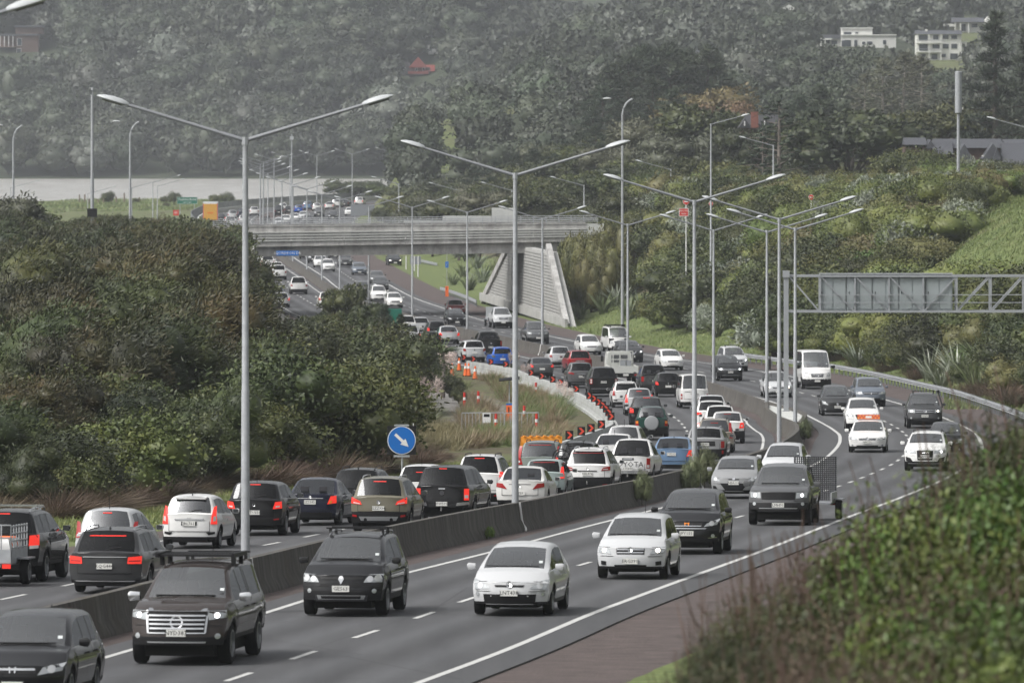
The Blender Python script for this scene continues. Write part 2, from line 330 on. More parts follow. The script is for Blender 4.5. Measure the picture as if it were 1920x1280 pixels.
# water
def water_mat():
    m, t, b = newmat('water'); b.inputs['Base Color'].default_value = (0.22,0.205,0.185,1); b.inputs['Roughness'].default_value = 0.28; b.inputs['IOR'].default_value = 1.33
    tc = N(t, 'ShaderNodeTexCoord'); mp = N(t, 'ShaderNodeMapping'); mp.inputs['Scale'].default_value = (0.12, 0.03, 1)
    n = N(t, 'ShaderNodeTexNoise', Scale=3.0, Detail=8.0, Roughness=0.65); t.links.new(tc.outputs['Object'], mp.inputs[0]); t.links.new(mp.outputs[0], n.inputs['Vector'])
    bp = N(t, 'ShaderNodeBump', Strength=.6, Distance=.6); t.links.new(n.outputs[0], bp.inputs['Height']); t.links.new(bp.outputs[0], b.inputs['Normal'])
    n2 = N(t, 'ShaderNodeTexNoise', Scale=1.1, Detail=9.0, Roughness=0.8); t.links.new(mp.outputs[0], n2.inputs['Vector'])
    r = N(t, 'ShaderNodeValToRGB'); e = r.color_ramp.elements; e[0].position = .45; e[1].position = .78; e[0].color = (0.32,0.31,0.29,1); e[1].color = (0.62,0.62,0.61,1)
    t.links.new(n2.outputs[0], r.inputs[0]); t.links.new(r.outputs[0], b.inputs[0]); return m
wb = MB(); wb.add([(-700,930,0),(500,930,0),(500,2260,0),(-700,2260,0)], [(0,1,2,3)])
tag(wb.build('water', water_mat()), kind='structure')

# ---------------- paved strips and painted lines
zz = np.concatenate([np.arange(60, 330, 3), np.arange(330, 480, 2.0), np.arange(480, 1000, 5), np.arange(1000, 1740, 12)])
def strip(name, fa, fb, dz, mat, n=5, z0=60, z1=1740, thick=0.0, parent=None, kind='structure', lab=None):
    z = zz[(zz >= z0) & (zz <= z1)]; a, b = np.asarray(fa(z)), np.asarray(fb(z)); hh = hr(z)+dz; m = MB()
    P = np.stack([np.stack([a+(b-a)*k/(n-1), z, hh], -1) for k in range(n)], 1); m.grid(P, flip=True)
    if thick:
        for c in (a, b): m.grid(np.stack([np.stack([c, z, hh], -1), np.stack([c, z, hh-thick], -1)], 1))
    o = m.build(name, mat, parent)
    if lab is not None:
        co = np.empty(len(o.data.vertices)*3, np.float32); o.data.vertices.foreach_get('co', co); co = co.reshape(-1, 3); at = o.data.attributes.new('across', 'FLOAT', 'POINT'); at.data.foreach_set('value', (co[:, 0]-lab(co[:, 1])).astype(np.float32))
    if kind: o['kind'] = kind
    return o
strip('shoulder', LP, RP, 0.0, M_chip, 9)
road_in = strip('road', lambda z: LE(z)-.55, lambda z: LM(z)+.55, .035, M_asph, 7, thick=.03, lab=L1)
def RMl(z): return np.maximum(RM(z)-.75-.5*np.exp(-((z-365)/22)**2), BC(z)+.5)
road_out = strip('road', RMl, lambda z: RE(z)+.95, .035, M_asph, 7, thick=.03, lab=RL)
for f, o, w in ((LE, road_in, .13), (LM, road_in, .13), (RM, road_out, .165), (RE, road_out, .165)):
    strip('edge_line', lambda z, f=f, w=w: f(z)-w/2, lambda z, f=f, w=w: f(z)+w/2, .042, M_paint, 2, parent=o, kind=None, z0=92)
def dash_mesh():
    return MB().grid([[(-.065, -1.5, 0), (.065, -1.5, 0)], [(-.065, 1.5, 0), (.065, 1.5, 0)]], flip=True).mesh('lane_dash', [M_paint])
DM = dash_mesh()
def dashes(f, o, z0, z1, pitch):
    z = z0
    while z < z1:
        c = link('lane_dash', DM, o, loc=(float(f(z)), z, float(hr(z))+.043)); sl = (float(hr(z+1))-float(hr(z-1)))/2
        c.rotation_euler = (math.atan(sl), 0, -tang(f, z)); z += pitch
dashes(RL, road_out, Zof(1272)-15.6, 1250, 7.8); dashes(L1, road_in, Zof(1121.7)-15.6, 1250, 7.8)

# ---------------- median barrier
def sweep(path, prof, h0=lambda z: hr(z), close=True):
    """profile [(offset, height)...] carried along [(x, z)...]"""
    pts = np.array(path, float); d = np.gradient(pts, axis=0); d /= np.linalg.norm(d, axis=1)[:, None]; nrm = np.stack([d[:, 1], -d[:, 0]], 1)
    P = np.array([[(p[0]+q[0]*o, p[1]+q[1]*o, h0(p[1])+h) for o, h in prof] for p, q in zip(pts, nrm)])
    m = MB(); m.grid(P)
    if close:
        n = len(prof)
        for e, r in ((0, 1), (len(P)-1, 0)): m.add(P[e], [tuple(range(n))[::-1] if r else tuple(range(n))])
    return m
NJ = [(-.32,0),(-.30,.08),(-.17,.33),(-.10,.85),(.10,.85),(.17,.33),(.30,.08),(.32,0)]
bz = np.concatenate([np.arange(92, 330, 4), np.arange(330, 450, 1.5), np.arange(450, 1300, 8)])
o = sweep([(float(BC(z)), z) for z in bz], NJ).build('median_barrier', M_med, smooth=30)
tag(o, 'long stained concrete barrier winding between the two carriageways', 'barrier')
isl = [gtop(*p, .85) for p in ((1436,752.5),(1455,757),(1478,763),(1500,769.5),(1508,774),(1508,780),(1498,792))]
tt = np.linspace(0, len(isl)-1, 30); isl_s = [(float(pchip(range(len(isl)), [p[0] for p in isl])(t)), float(pchip(range(len(isl)), [p[1] for p in isl])(t))) for t in tt]
tag(sweep(isl_s, NJ).build('island_wall', M_med, smooth=30), 'short curved concrete wall closing the gantry island in the median', 'barrier')
poly = [(float(BC(z))+.05, z) for z in np.linspace(isl_s[-1][1]+1, isl_s[0][1]-1, 12)] + isl_s[1:-1]
mi = MB(); mi.add([(x, z, float(hr(z))+.72) for x, z in poly], [tuple(range(len(poly)))])
pad = mi.build('concrete_pad', M_concw); tag(pad, 'pale concrete pad around the gantry post between curved walls', 'concrete pad')

# added unseen hills behind and beside the viewpoint, blocking horizon light from reflections
hb_ = MB(); ang = np.linspace(0, 2*math.pi, 73); pts_ = []
for r_, hh_ in ((150, 0), (230, 10), (330, 34), (470, 52), (640, 66)):
    pts_.append([(r_*1.15*math.sin(a)*1.0, -20-r_*(.4+.6*abs(math.cos(a)))*1.0, 6+hh_*(1+.18*math.sin(5*a+r_)) ) for a in np.linspace(-math.pi/2, math.pi/2, 49)])
hb_.grid(np.array(pts_)); M_added_hill = simple('hillside_bush', (.035,.048,.022), .95, var=.5, scale=.08, bump=1.0)
tag(hb_.build('hills', M_added_hill, smooth=80), kind='structure')
# ================================================================== LAMPS, BRIDGE, GANTRY, RAILS, SIGNS
def HofV(px, yV, Z): return CZ-(yV-HY)*Z/FPX        # world height seen at row yV at distance Z
TUBE_N = 10
_lm = {}
def lamp_head_mesh():
    m = MB(); n = 9
    st = [(0,.03,.05),(.06,.085,.075),(.2,.125,.10),(.42,.13,.10),(.6,.10,.075),(.72,.05,.035),(.76,.01,.01)]
    rings = []
    for x, w, h in st: rings.append([(x, w*math.cos(2*math.pi*k/12), h*math.sin(2*math.pi*k/12)*(1 if math.sin(2*math.pi*k/12) > 0 else .45)) for k in range(13)])
    m.grid(rings); return m.mesh('lamp_head', [M_lamp], smooth=50)
def lens_mesh():
    m = MB(); m.grid([[(x, y*w, -.035-.03*(1-y*y)) for y in (-1,-.5,0,.5,1)] for x, w in ((.14,.06),(.3,.10),(.5,.09),(.62,.04))], flip=True); return m.mesh('lamp_lens', [M_glass_l], smooth=60)
LH, LN = lamp_head_mesh(), lens_mesh()
def lamp_parts(root, hgt, arms, z0=0.0, r0=.105, r1=.062, curved=False):
    """arms: list of (reach, rise, side)"""
    key = ('p', round(hgt, 1), r0, curved)
    if key not in _lm:
        m = MB()
        if curved:
            pts = [(0,0,z0),(0,0,hgt-1.6)]+[(1.1*(1-math.cos(t)),0,hgt-1.6+1.5*math.sin(t)) for t in np.linspace(.15, 1.35, 6)]
            m.tube(pts, [r0]+[r1]*(len(pts)-1), 8)
        else:
            m.tube([(0,0,z0),(0,0,hgt*.45),(0,0,hgt*.45+.02),(0,0,hgt)], [r0, (r0+r1)/2+.008, (r0+r1)/2, r1], TUBE_N); m.tube([(0,0,hgt-.12),(0,0,hgt+.06)], r1*1.35, 8)
        _lm[key] = m.mesh('pole', [M_gal], smooth=40)
    link('pole', _lm[key], root)
    for reach, rise, sd in arms:
        if not curved:
            k2 = ('a', round(reach, 1), round(rise, 1))
            if k2 not in _lm: _lm[k2] = MB().tube([(0,0,0),(reach,0,rise)], [.05,.038], 8).mesh('arm', [M_gald], smooth=40)
            a = link('arm', _lm[k2], root, loc=(0,0,hgt-.02), rot=(0,0,0 if sd > 0 else math.pi))
            ang = math.atan2(rise, reach); loc = (sd*reach, 0, hgt-.02+rise)
        else: ang, loc = .25, (sd*.95, 0, hgt-.1)
        h = link('lamp_head', LH, root, loc=loc); h.rotation_euler = (0, -ang if sd > 0 else ang, 0)
        if sd < 0: h.rotation_euler = (0, -ang, math.pi)
        link('lamp_lens', LN, h)
_cd = {}
def conduit(root, sd):
    if sd not in _cd: _cd[sd] = MB().tube([(sd*.13,0,.86),(sd*.20,-.03,.36),(sd*.33,-.15,.10),(sd*.34,-.25,.02)], .035, 6).mesh('conduit', [M_white])
    link('conduit', _cd[sd], root)
dbl = [(460,1046,455,262),(966,942,970,328),(1302,876,1301,378),(1461,829,1464,411),(1491,790,1493,430),(1438,753,1438,435),(1338,717,1339,432),(1177,679,1177,422),(1017,646,1017,411),(876,616,876,398),(773,591,773,389)]
names = ['nearest to the dark brown ute','where the barrier passes the white saloon','beside the black estate with chrome grille','on the bend behind the white estate','at the end of the gantry island','at the far end of the gantry island','beside the white minibus','above the white flat deck truck','beside the grey double cab','in front of the bridge wall','rising past the parapet near the street name board']
zs_used = []
for i, (bx, by, vx, vy) in enumerate(dbl):
    X, Z = gtop(bx, by, .85); zs_used.append(Z); z0 = float(hr(Z)); top = HofV(vx, vy, Z)
    r = empty('street_lamp', (X, Z, z0), -tang(BC, Z)*.6, 'tall double armed galvanised street lamp '+names[i], 'street lamp', 'double armed lamps along the median barrier')
    lamp_parts(r, top-z0, [(2.72,.82,1),(2.72,.82,-1)], .3); conduit(r, 1 if i < 5 else -1)
z = zs_used[-1]+50; k = 0
while z < 1640:
    X = float(BC(z)); r = empty('street_lamp', (X, z, float(hr(z))), -tang(BC, z)*.5, 'double armed street lamp on the distant causeway median' if z > 850 else 'double armed street lamp on the median behind the bridge deck', 'street lamp', 'double armed lamps on the far median' if z > 850 else 'double armed lamps by the bridge')
    lamp_parts(r, 10.3, [(2.72,.82,1),(2.72,.82,-1)]); z += 47+((k*7) % 5); k += 1
# single armed lamps:  px, top row, distance, reach (+ towards the photo's right), label
for px, py, Z, reach, lab in [
    (1333,233,640,2.6,'tall single armed lamp on the hill, arm raised over the no entry sign'),
    (1450,273,720,-2.6,'single armed lamp on the hill in front of the bare branched pine'),
    (1258,318,780,-3.0,'single armed lamp among dark shrubs uphill of the no entry sign'),
    (1095,348,860,-3.2,'single armed lamp above the shrubs at the end of the bridge'),
    (960,357,930,-3.2,'single armed lamp behind the concrete box on the bridge'),
    (860,357,1000,-3.3,'single armed lamp behind the low concrete strip on the bridge'),
    (748,345,1090,-3.3,'single armed lamp in front of the dark pines by the creek'),
    (1928,240,560,-2.4,'single armed lamp at the top of the mown slope'),
    (20,352,1330,4.4,'single armed lamp on the shore, first from the tall camera mast towards the frame edge'),
    (164.6,363,1330,4.4,'single armed lamp on the shore beside the tall camera mast'),
    (247,352,1300,4.4,'single armed lamp on the shore just past the curved lamp'),
    (286.5,342,1300,4.2,'single armed lamp on the shore with the highest arm'),
    (295,349,1280,4.0,'single armed lamp on the shore nearest to the green exit sign')]:
    X = (px-CX)*Z/FPX; b = terr(X, Z); r = empty('street_lamp', (X, Z, b), 0, lab, 'street lamp')
    lamp_parts(r, HofV(px, py, Z)-b, [(abs(reach), abs(reach)*.27, 1 if reach > 0 else -1)])
for px, py, Z, sd, lab in [(1167,183,640,-1,'tall curved top lamp standing up out of the shrubs by the bridge'),(25,233,700,-1,'tall curved lamp above the bush near the frame edge'),(244,226,700,-1,'tall curved lamp above the bush beside the camera mast')]:
    X = (px-CX)*Z/FPX; b = terr(X, Z); r = empty('street_lamp', (X, Z, b), 0, lab, 'street lamp'); lamp_parts(r, HofV(px, py, Z)-b, [(0,0,sd)], r0=.14, r1=.085, curved=True)
    r.children[0].rotation_euler = (0,0,math.pi)
# camera mast with cabinet
Z = 640; X = (173-CX)*Z/FPX; b = terr(X, Z); t = HofV(173,178,Z)-b
r = empty('camera_mast', (X, Z, b), 0, 'tall thick mast with a camera on top and a black cabinet', 'camera mast')
MB().tube([(0,0,0),(0,0,t)], [.17,.12], 10).build('mast', M_gal, r, 40); MB().tube([(0,0,t),(.05,0,t+.12),(.02,0,t+.4)], .03, 6).build('bracket', M_gal, r); MB().tube([(0,0,t-.1),(0,0,t+.0)], .09, 8).build('lower_camera', M_white, r); MB().tube([(.02,0,t+.4),(.02,0,t+.62)], [.12,.09], 8).build('camera_dome', M_gal, r)
MB().box(-.42,.42,-.3,.1,HofV(173,407,Z)-b,HofV(173,391,Z)-b).build('cabinet', M_black, r)
# phone mast
Z = 660; X = (1797-CX)*Z/FPX; b = terr(X, Z); r = empty('phone_mast', (X, Z, b), 0, 'slim phone mast with a thick grey antenna cylinder on top', 'phone mast')
MB().tube([(0,0,0),(0,0,HofV(0,214,Z)-b)], [.16,.13], 10).build('pole', M_gal, r, 40); za, zb = HofV(0,213,Z)-b, HofV(0,134,Z)-b
MB().tube([(0,0,za),(0,0,za+.06),(0,0,zb-.05),(0,0,zb)], [.2,.3,.3,.24], 14).build('antenna', M_gal, r, 40); MB().box(.3,.42,-.1,.1,za+.35,za+.55).build('receiver', M_white, r)
# green mast seen far off
Z = 1250; X = (547-CX)*Z/FPX; r = empty('light_mast', (X, Z, 1.2), 0, 'tall thin light mast on the shore behind the lamps', 'mast'); MB().tube([(0,0,0),(0,0,HofV(0,252,Z)-1.2)], [.16,.09], 8).build('pole', M_gal, r); MB().box(-.3,.3,-.2,.2,HofV(0,262,Z)-1.2,HofV(0,256,Z)-1.2).build('lamp_head', M_lamp, r)
# far upper left lamp head of an unseen near lamp
Z = 105; X = (20-CX)*Z/FPX; rr = empty('street_lamp', (float(BC(122)), 122, float(hr(122))), .12, 'close double armed lamp, one grey head poking in at the frame corner', 'street lamp')
lamp_parts(rr, HofV(0,112,122)-float(hr(122)), [(2.72,.82,1),(2.72,.82,-1)], .3)
rr.location.x = (-300-CX)*122/FPX

# ---------------- overbridge
BZ = 714.0
def bz_(px, py, Z=BZ): return ((px-CX)*Z/FPX, Z, HofV(px, py, Z))
def bsec(x0, x1, ya, yb, yc, yd, z0, z1, m, flip=False):
    """block between two screen rows at each end, from depth z0 to z1 (rows given for the bridge's near face)"""
    A = [bz_(x0, ya), bz_(x1, yb), bz_(x1, yd), bz_(x0, yc)]
    v = [(x, z0, h) for x, _, h in A]+[(x, z1, h) for x, _, h in A]
    m.add(v, [(3,2,1,0),(4,5,6,7),(0,1,5,4),(1,2,6,5),(2,3,7,6),(3,0,4,7)])
br = empty('road_bridge', (0, BZ, float(hr(BZ))), 0, 'weathered concrete road bridge over the motorway with ribbed side panels', 'bridge')
def bpart(n, m, mat, par=br, smooth=None):
    o = m.build(n, mat, par, smooth); o.matrix_parent_inverse = Matrix.Translation(-Vector(br.location)) if par is br else Matrix(); return o
def rowL(y0, y1): return lambda px: y0+(y1-y0)*(px-470)/560
fb, ft, gb = rowL(463,453.5), rowL(425.5,420.5), rowL(481.5,474)
m = MB(); bsec(452,1045,gb(452),gb(1045),fb(452),fb(1045),BZ+.6,BZ+12.4,m); bpart('girder', m, M_brg)
m = MB(); bsec(395,1135,fb(395)-3,fb(1135)-3,fb(395)-9,fb(1135)-9,BZ+.35,BZ+12.8,m); bpart('deck', m, M_brg)
ed = [398,500,545.5,646,760,878,1000,1100]
for zf, zb_ in ((BZ, BZ+.32), (BZ+12.85, BZ+13.15)):
    for a, b in zip(ed[:-1], ed[1:]):
        m = MB(); bsec(a+.3,b-.3,fb(a),fb(b),ft(a),ft(b),zf,zb_,m); pn = bpart('side_panel', m, M_brg)
        if zf == BZ:
            for q in (.36,.50,.64,.78):
                m = MB(); ya = lambda p: fb(p)+(ft(p)-fb(p))*(q-.12)
                bsec(a+.3,b-.3,ya(a)-.9,ya(b)-.9,ya(a)-2.7,ya(b)-2.7,zf-.13,zf,m); o = m.build('rib', M_concw, pn)
    m = MB(); bsec(398,1100,ft(398),ft(1100),ft(398)-1.6,ft(1100)-1.6,zf-.06,zb_+.06,m); bpart('coping', m, M_brg)
    for dy in (4.2, 7.4, 11.0):
        m = MB(); bsec(398,1120,ft(398)-dy,ft(1120)-dy,ft(398)-dy-1.1,ft(1120)-dy-1.1,zf+.1,zf+.2,m); bpart('hand_rail', m, M_gal)
    for px in np.arange(400,1121,24):
        m = MB(); bsec(px,px+1.2,ft(px)-1.6,ft(px)-1.6,ft(px)-11.5,ft(px)-11.5,zf+.1,zf+.22,m); bpart('rail_post', m, M_gal)
m = MB(); bsec(1100,1132,446,444,419,419,BZ,BZ+.35,m); bpart('end_wall', m, M_concw)
# street name board on the girder
def text_mesh(s, size, mat, ext=.004):
    c = bpy.data.curves.new('lettering', 'FONT'); c.body = s; c.size = size; c.align_x = 'CENTER'; c.align_y = 'CENTER'; c.extrude = ext; c.resolution_u = 1
    o = bpy.data.objects.new('lettering', c); COL.objects.link(o); dg = bpy.context.evaluated_depsgraph_get()
    me = bpy.data.meshes.new_from_object(o.evaluated_get(dg)); bpy.data.objects.remove(o); bpy.data.curves.remove(c)
    me.materials.clear(); me.materials.append(mat); return me
def board(name, px, py, w, h, Z, mat, label, cat, txt=(), tmat=None, back=None, rim=None):
    """flat sign facing the camera side, centred on a photo pixel at distance Z"""
    x, z, zz_ = bz_(px, py, Z); r = empty(name, (x, Z, zz_), 0, label, cat)
    MB().box(-w/2,w/2,-.03,.03,-h/2,h/2).build('board', mat, r)
    if rim: 
        for a in ((-w/2,w/2,-h/2-.03,-h/2),(-w/2,w/2,h/2,h/2+.03),(-w/2-.03,-w/2,-h/2-.03,h/2+.03),(w/2,w/2+.03,-h/2-.03,h/2+.03)):
            MB().box(a[0],a[1],-.04,.03,a[2],a[3]).build('rim', rim, r)
    for s, sz, dx, dz in txt: link('lettering', text_mesh(s, sz, tmat or M_white), r, loc=(dx,-.035,dz), rot=(R(90),0,0))
    return r
board('street_name_sign', 539, 474.6, 2.15, .46, BZ-.05, M_blue, 'blue SQUADRON DR name board fixed to the bridge girder', 'sign', [('SQUADRON DR', .36, 0, 0)])

# abutment walls: slatted face between two sloping copings
def abutment(p0, p1, t0, t1, ztop, lab, slats, inward):
    a, b = np.array(p0), np.array(p1); L = np.linalg.norm(b-a); d = (b-a)/L; n = np.array([d[1], -d[0]])*inward
    z0 = float(hr(a[1])); z1 = float(hr(b[1])); r = empty('bridge_abutment', (a[0], a[1], z0), math.atan2(d[1], d[0]), lab, 'wall')
    H = ztop-z0; sg = inward
    def body(): # local: x along, y = outwards towards road * sign, z up
        pr = [(0,0),(L,0),(L*t1,H),(L*t0,H)]; v = [(x,0,z) for x, z in pr]+[(x,-.8*-sg if False else .8*sg,z) for x, z in pr]
        return MB().add(v, [(0,1,2,3),(7,6,5,4),(0,4,5,1),(1,5,6,2),(2,6,7,3),(3,7,4,0)])
    body().build('wall_face', M_conc, r)
    hh = .8
    if slats:
        pitch = .29; k = 0
        while hh < H-.1:
            f = hh/H; x0, x1 = L*t0*f+.35, L-(L-L*t1)*f-.35
            if x1-x0 > .5: MB().box(x0,x1,-.11 if sg > 0 else 0.002,-.002 if sg > 0 else .11,hh,hh+.19).build('slat', M_conc, r)
            hh += pitch
    MB().box(-1.2,L+1,-.35 if sg > 0 else .1,-.1 if sg > 0 else .35,0,.78).build('kerb_wall', M_conc, r)
    for q0, q1 in (((0,0),(L*t0,H)),((L,0),(L*t1,H))):
        MB().bar((q0[0],-.05*sg,q0[1]),(q1[0],-.05*sg,q1[1]+.5),.5,.7).build('coping', M_brg, r)
    return r
abutment((5.0,672), (-2.9,762), .20, .62, 9.3, 'slatted pale concrete abutment wall under the outbound end of the bridge', True, -1)
abutment((-23.9,690), (-26.6,748), .35, .65, 9.1, 'plain concrete abutment wall under the bushy end of the bridge', False, 1)
# pale blocks seen behind the bridge rail
r = empty('concrete_block', (-4.6, BZ+14.6, 8.5), 0, 'pale concrete box with a long low wing behind the bridge rail', 'concrete block')
s_ = (BZ+15)/FPX
for nme, a, b, y0, y1 in (('box',922,963,424,390.5),('low_wing',830,921.5,424,405.5),('low_strip',757,829.5,424,413.5)):
    MB().box((a-CX)*s_+4.6,(b-CX)*s_+4.6,0,2.2,HofV(0,y0,BZ+15)-8.5,HofV(0,y1,BZ+15)-8.5).build(nme, M_concw, r)

# ---------------- sign gantry
GX, GZ = gtop(1474, 771, .72); gz0 = float(hr(GZ))+.72; gs = GZ/FPX
gr = empty('sign_gantry', (GX, GZ, gz0), 0, 'grey steel lattice gantry carrying five sign cabinets over the outbound lanes', 'gantry')
def GP(px, py, dy=0): return ((px-CX)*gs-GX, dy, HofV(0, py, GZ)-gz0)
M_steel = simple('painted_steel', (0.30,0.315,0.33), .5, metal=.0, var=.1, scale=2)
M_cab = simple('cabinet_grey', (0.30,0.335,0.34), .5, var=.06, scale=1.2)
tp = GP(1474, 508)[2]
MB().box(-.13,.13,-.13,.13,0,tp).build('post', M_steel, gr); MB().box(-.2,.2,-.2,.2,0,.05).build('base_plate', M_gald, gr); MB().box(-.18,.18,-.2,.2,tp-.35,tp+.02).build('post_cap', M_steel, gr)
xe = 2060
for dy in (0, 1.3):
    for y in (517.5, 584):
        MB().bar(GP(1480,y,dy), GP(xe,y,dy), .16, .11).build('chord', M_steel, gr)
    for px in (1538,1603,1667,1731,1794,1858,1921,1985,2049): MB().bar(GP(px,517.5,dy), GP(px,584,dy), .09).build('upright', M_steel, gr)
    for i, (a, b) in enumerate([(1481,1536),(1540,1601),(1605,1665),(1669,1729),(1792,1733),(1856,1796),(1919,1860),(1983,1923)]):
        if a < b: MB().bar(GP(a,519,dy), GP(b,583,dy), .07).build('brace', M_steel, gr)
        else: MB().bar(GP(a,519,dy), GP(b,583,dy), .07).build('brace', M_steel, gr)
for y in (552.5, 567): MB().bar(GP(1536,y,-.1), GP(xe,y,-.1), .045).build('walkway_rail', M_steel, gr)
MB().add([GP(1536,586,0),GP(xe,586,0),GP(xe,586,1.3),GP(1536,586,1.3)], [(0,1,2,3)]).build('walkway', M_gald, gr)
for k, (a, b) in enumerate(((1537,1587),(1588,1636),(1637,1685.5),(1686.5,1735.5),(1736.5,1786))):
    x0, _, zb = GP(a,582); x1, _, zt = GP(b,512.5)
    c = MB().box(x0,x1,.12,.75,zb,zt).build('sign_cabinet', M_cab, gr)
    mid = (x0+x1)/2
    for u0, u1 in ((x0+.06,mid-.03),(mid+.03,x1-.06)):
        d = MB().box(u0,u1,.085,.118,zb+.08,zt-.14).build('cabinet_door', M_cab, c)
    MB().box(x0+.12,mid-.12,.075,.084,zt-.26,zt-.2).build('vent', M_gald, c); MB().box(mid+.12,x1-.12,.075,.084,zt-.26,zt-.2).build('vent', M_gald, c); MB().box(x0+.1,x0+.14,.06,.084,zb+.9,zb+1.02).build('handle', M_black, c)
MB().bar(GP(1537,513,.1), GP(1786,513,.1), .1, .06).build('top_rail', M_gal, gr)

# ---------------- guard rails
def guardrail(pts, lab, hgt=.72, sp=2.0, soft=True):
    q = [gtop(*p, hgt) for p in pts]; q = sorted(q, key=lambda a: a[1]); f = pchip([a[1] for a in q], [a[0] for a in q]); z = np.arange(q[0][1], q[-1][1], 1.0)
    path = [(float(f(a)), a) for a in z]; r = empty('guard_rail', (path[0][0], path[0][1], float(hr(path[0][1]))), 0, lab, 'guard rail')
    off = Matrix.Translation(-Vector(r.location))
    pr = [(-.04,hgt-.32),(.02,hgt-.28),(-.05,hgt-.22),(-.05,hgt-.19),(.02,hgt-.16),(-.05,hgt-.12),(-.05,hgt-.08),(.02,hgt-.03),(-.04,hgt)]
    pr = pr+[(a+.02, b) for a, b in pr[::-1]]
    o = sweep(path, pr).build('rail_beam', M_gal, r, 60); o.matrix_parent_inverse = off
    pm = MB().box(-.05,.05,-.04,.04,-.4,hgt-.02).mesh('rail_post', [M_gald]); last = -9e9; acc = 0; px_, pz_ = path[0]
    for x, zc in path:
        acc += math.hypot(x-px_, zc-pz_); px_, pz_ = x, zc
        if acc >= sp:
            acc = 0; c = link('rail_post', pm, r, loc=(x+.12, zc, float(hr(zc)))); c.matrix_parent_inverse = off
guardrail([(1342,656),(1400,662),(1481,673),(1562,682),(1644,697),(1725,715),(1806,734),(1887,761),(1919,773),(1975,797)], 'long galvanised guard rail on posts below the planted bank')
guardrail([(824,537),(850,545),(875,554),(893,562)], 'short galvanised guard rail leading to the slatted abutment wall')
guardrail([(783,485),(800,488.5),(820,493)], 'short guard rail beside the slip road behind the bridge')
# ---------------- temporary white barrier with chevrons
kt = [(864,674),(905,681),(960,690.5),(1000,705.5),(1042,719),(1069.6,730),(1099,744.5),(1120,758),(1135,771),(1144,784),(1146,794),(1135,800),(1118,806.5),(1084,818),(1050,829.5),(1010,842)]
kq = sorted([gtop(a, b, .8)[::-1] for a, b in kt]); kf = pchip([a for a, b in kq], [b for a, b in kq]); kz0, kz1 = kq[0][0], kq[-1][0]
seg = []; z = kz0; cur = [(float(kf(z)), z)]
while z < kz1:
    z += .5; p = (float(kf(z)), z); cur.append(p)
    if sum(math.hypot(cur[i+1][0]-cur[i][0], cur[i+1][1]-cur[i][1]) for i in range(len(cur)-1)) >= 6.0: seg.append(cur); cur = [p]
KP = [(-.28,0),(-.28,.16),(-.22,.20),(-.17,.36),(-.145,.365),(-.145,.39),(-.165,.40),(-.14,.56),(-.12,.565),(-.12,.59),(-.135,.60),(-.10,.80),(.10,.80),(.135,.60),(.12,.59),(.12,.565),(.14,.56),(.165,.40),(.145,.39),(.145,.365),(.17,.36),(.22,.20),(.28,.16),(.28,0)]
for sg_ in seg:
    q = [sg_[0]]+sg_[1:]; x0, z0 = q[0]
    q[-1] = (q[-1][0]*.985+q[-2][0]*.015, q[-1][1]-.02)
    o = sweep(q, KP).build('concrete_barrier', M_krail, smooth=30)
    tag(o, 'white grooved temporary concrete barrier unit edging the inbound lanes', 'barrier', 'white temporary barrier units')
M_chev = simple('chevron_red', (0.66,0.06,0.025), .5)
cb = MB().box(-.18,.18,-.02,.02,0,.40).mesh('chevron_board', [M_black]); 
cp = MB(); 
for s in (1, -1): cp.add([(-.12,-.024,.20+.15*s),(.0,-.024,.20+.15*s),(.14,-.024,.20),(.02,-.024,.20)] , [(0,1,2,3) if s < 0 else (3,2,1,0)])
cp = cp.mesh('chevron', [M_chev])
for px, py in [(867,669),(881,672),(903,677.5),(919.7,682),(983,698),(1006,704.6),(1024,711),(1042,716.5),(1072,729),(1099.8,742),(1114,747.5),(1120,754),(1128,760),(1134,767),(1139.6,773.7),(1142,781.7),(1123,797),(1112,804),(1098,810),(1076,817.6)]:
    X, Z = gtop(px, py+6, .8); r = empty('chevron_sign', (float(kf(min(max(Z, kz0), kz1))), Z, float(hr(Z))+.8), 0, 'small black board with a red chevron on top of the white barrier', 'chevron sign', 'chevron boards on the white barrier')
    link('board', cb, r); link('chevron', cp, r)
# ---------------- the blue arrow sign
def disc(m, r, y0, y1, n=32, cx=0, cz=0):
    v = [(cx+r*math.cos(2*math.pi*k/n), y0, cz+r*math.sin(2*math.pi*k/n)) for k in range(n)]+[(cx+r*math.cos(2*math.pi*k/n), y1, cz+r*math.sin(2*math.pi*k/n)) for k in range(n)]
    m.add(v, [tuple(range(n)), tuple(range(n, 2*n))[::-1]]+[(k, (k+1) % n+0, n+(k+1) % n, n+k)[::-1] for k in range(n)]); return m
Z = 282.0; s = FPX/Z; X = (753-CX)/s; zc = HofV(0,825,Z); b = terr(X, Z)
r = empty('arrow_sign', (X, Z, b), 0, 'round blue sign with a white arrow on a square black board', 'sign'); w = 27/s; cz = zc-b
MB().box(-w,w,0,.05,cz-w,cz+w).build('board', M_black, r); disc(MB(), w*.985, -.02, -.002, 40, 0, cz).build('white_rim', M_white, r); disc(MB(), w*.93, -.028, -.021, 40, 0, cz).build('disc', M_blue, r)
a = R(-43); ca, sa = math.cos(a), math.sin(a); ar = [(-.62,.10),(.12,.10),(.12,.27),(.66,0),(.12,-.27),(.12,-.10),(-.62,-.10)]
MB().add([((u*ca-v*sa)*w, -.034, (u*sa+v*ca)*w+cz) for u, v in ar], [(0,6,5,1),(1,5,4,3,2)][::1]).build('arrow', M_white, r)
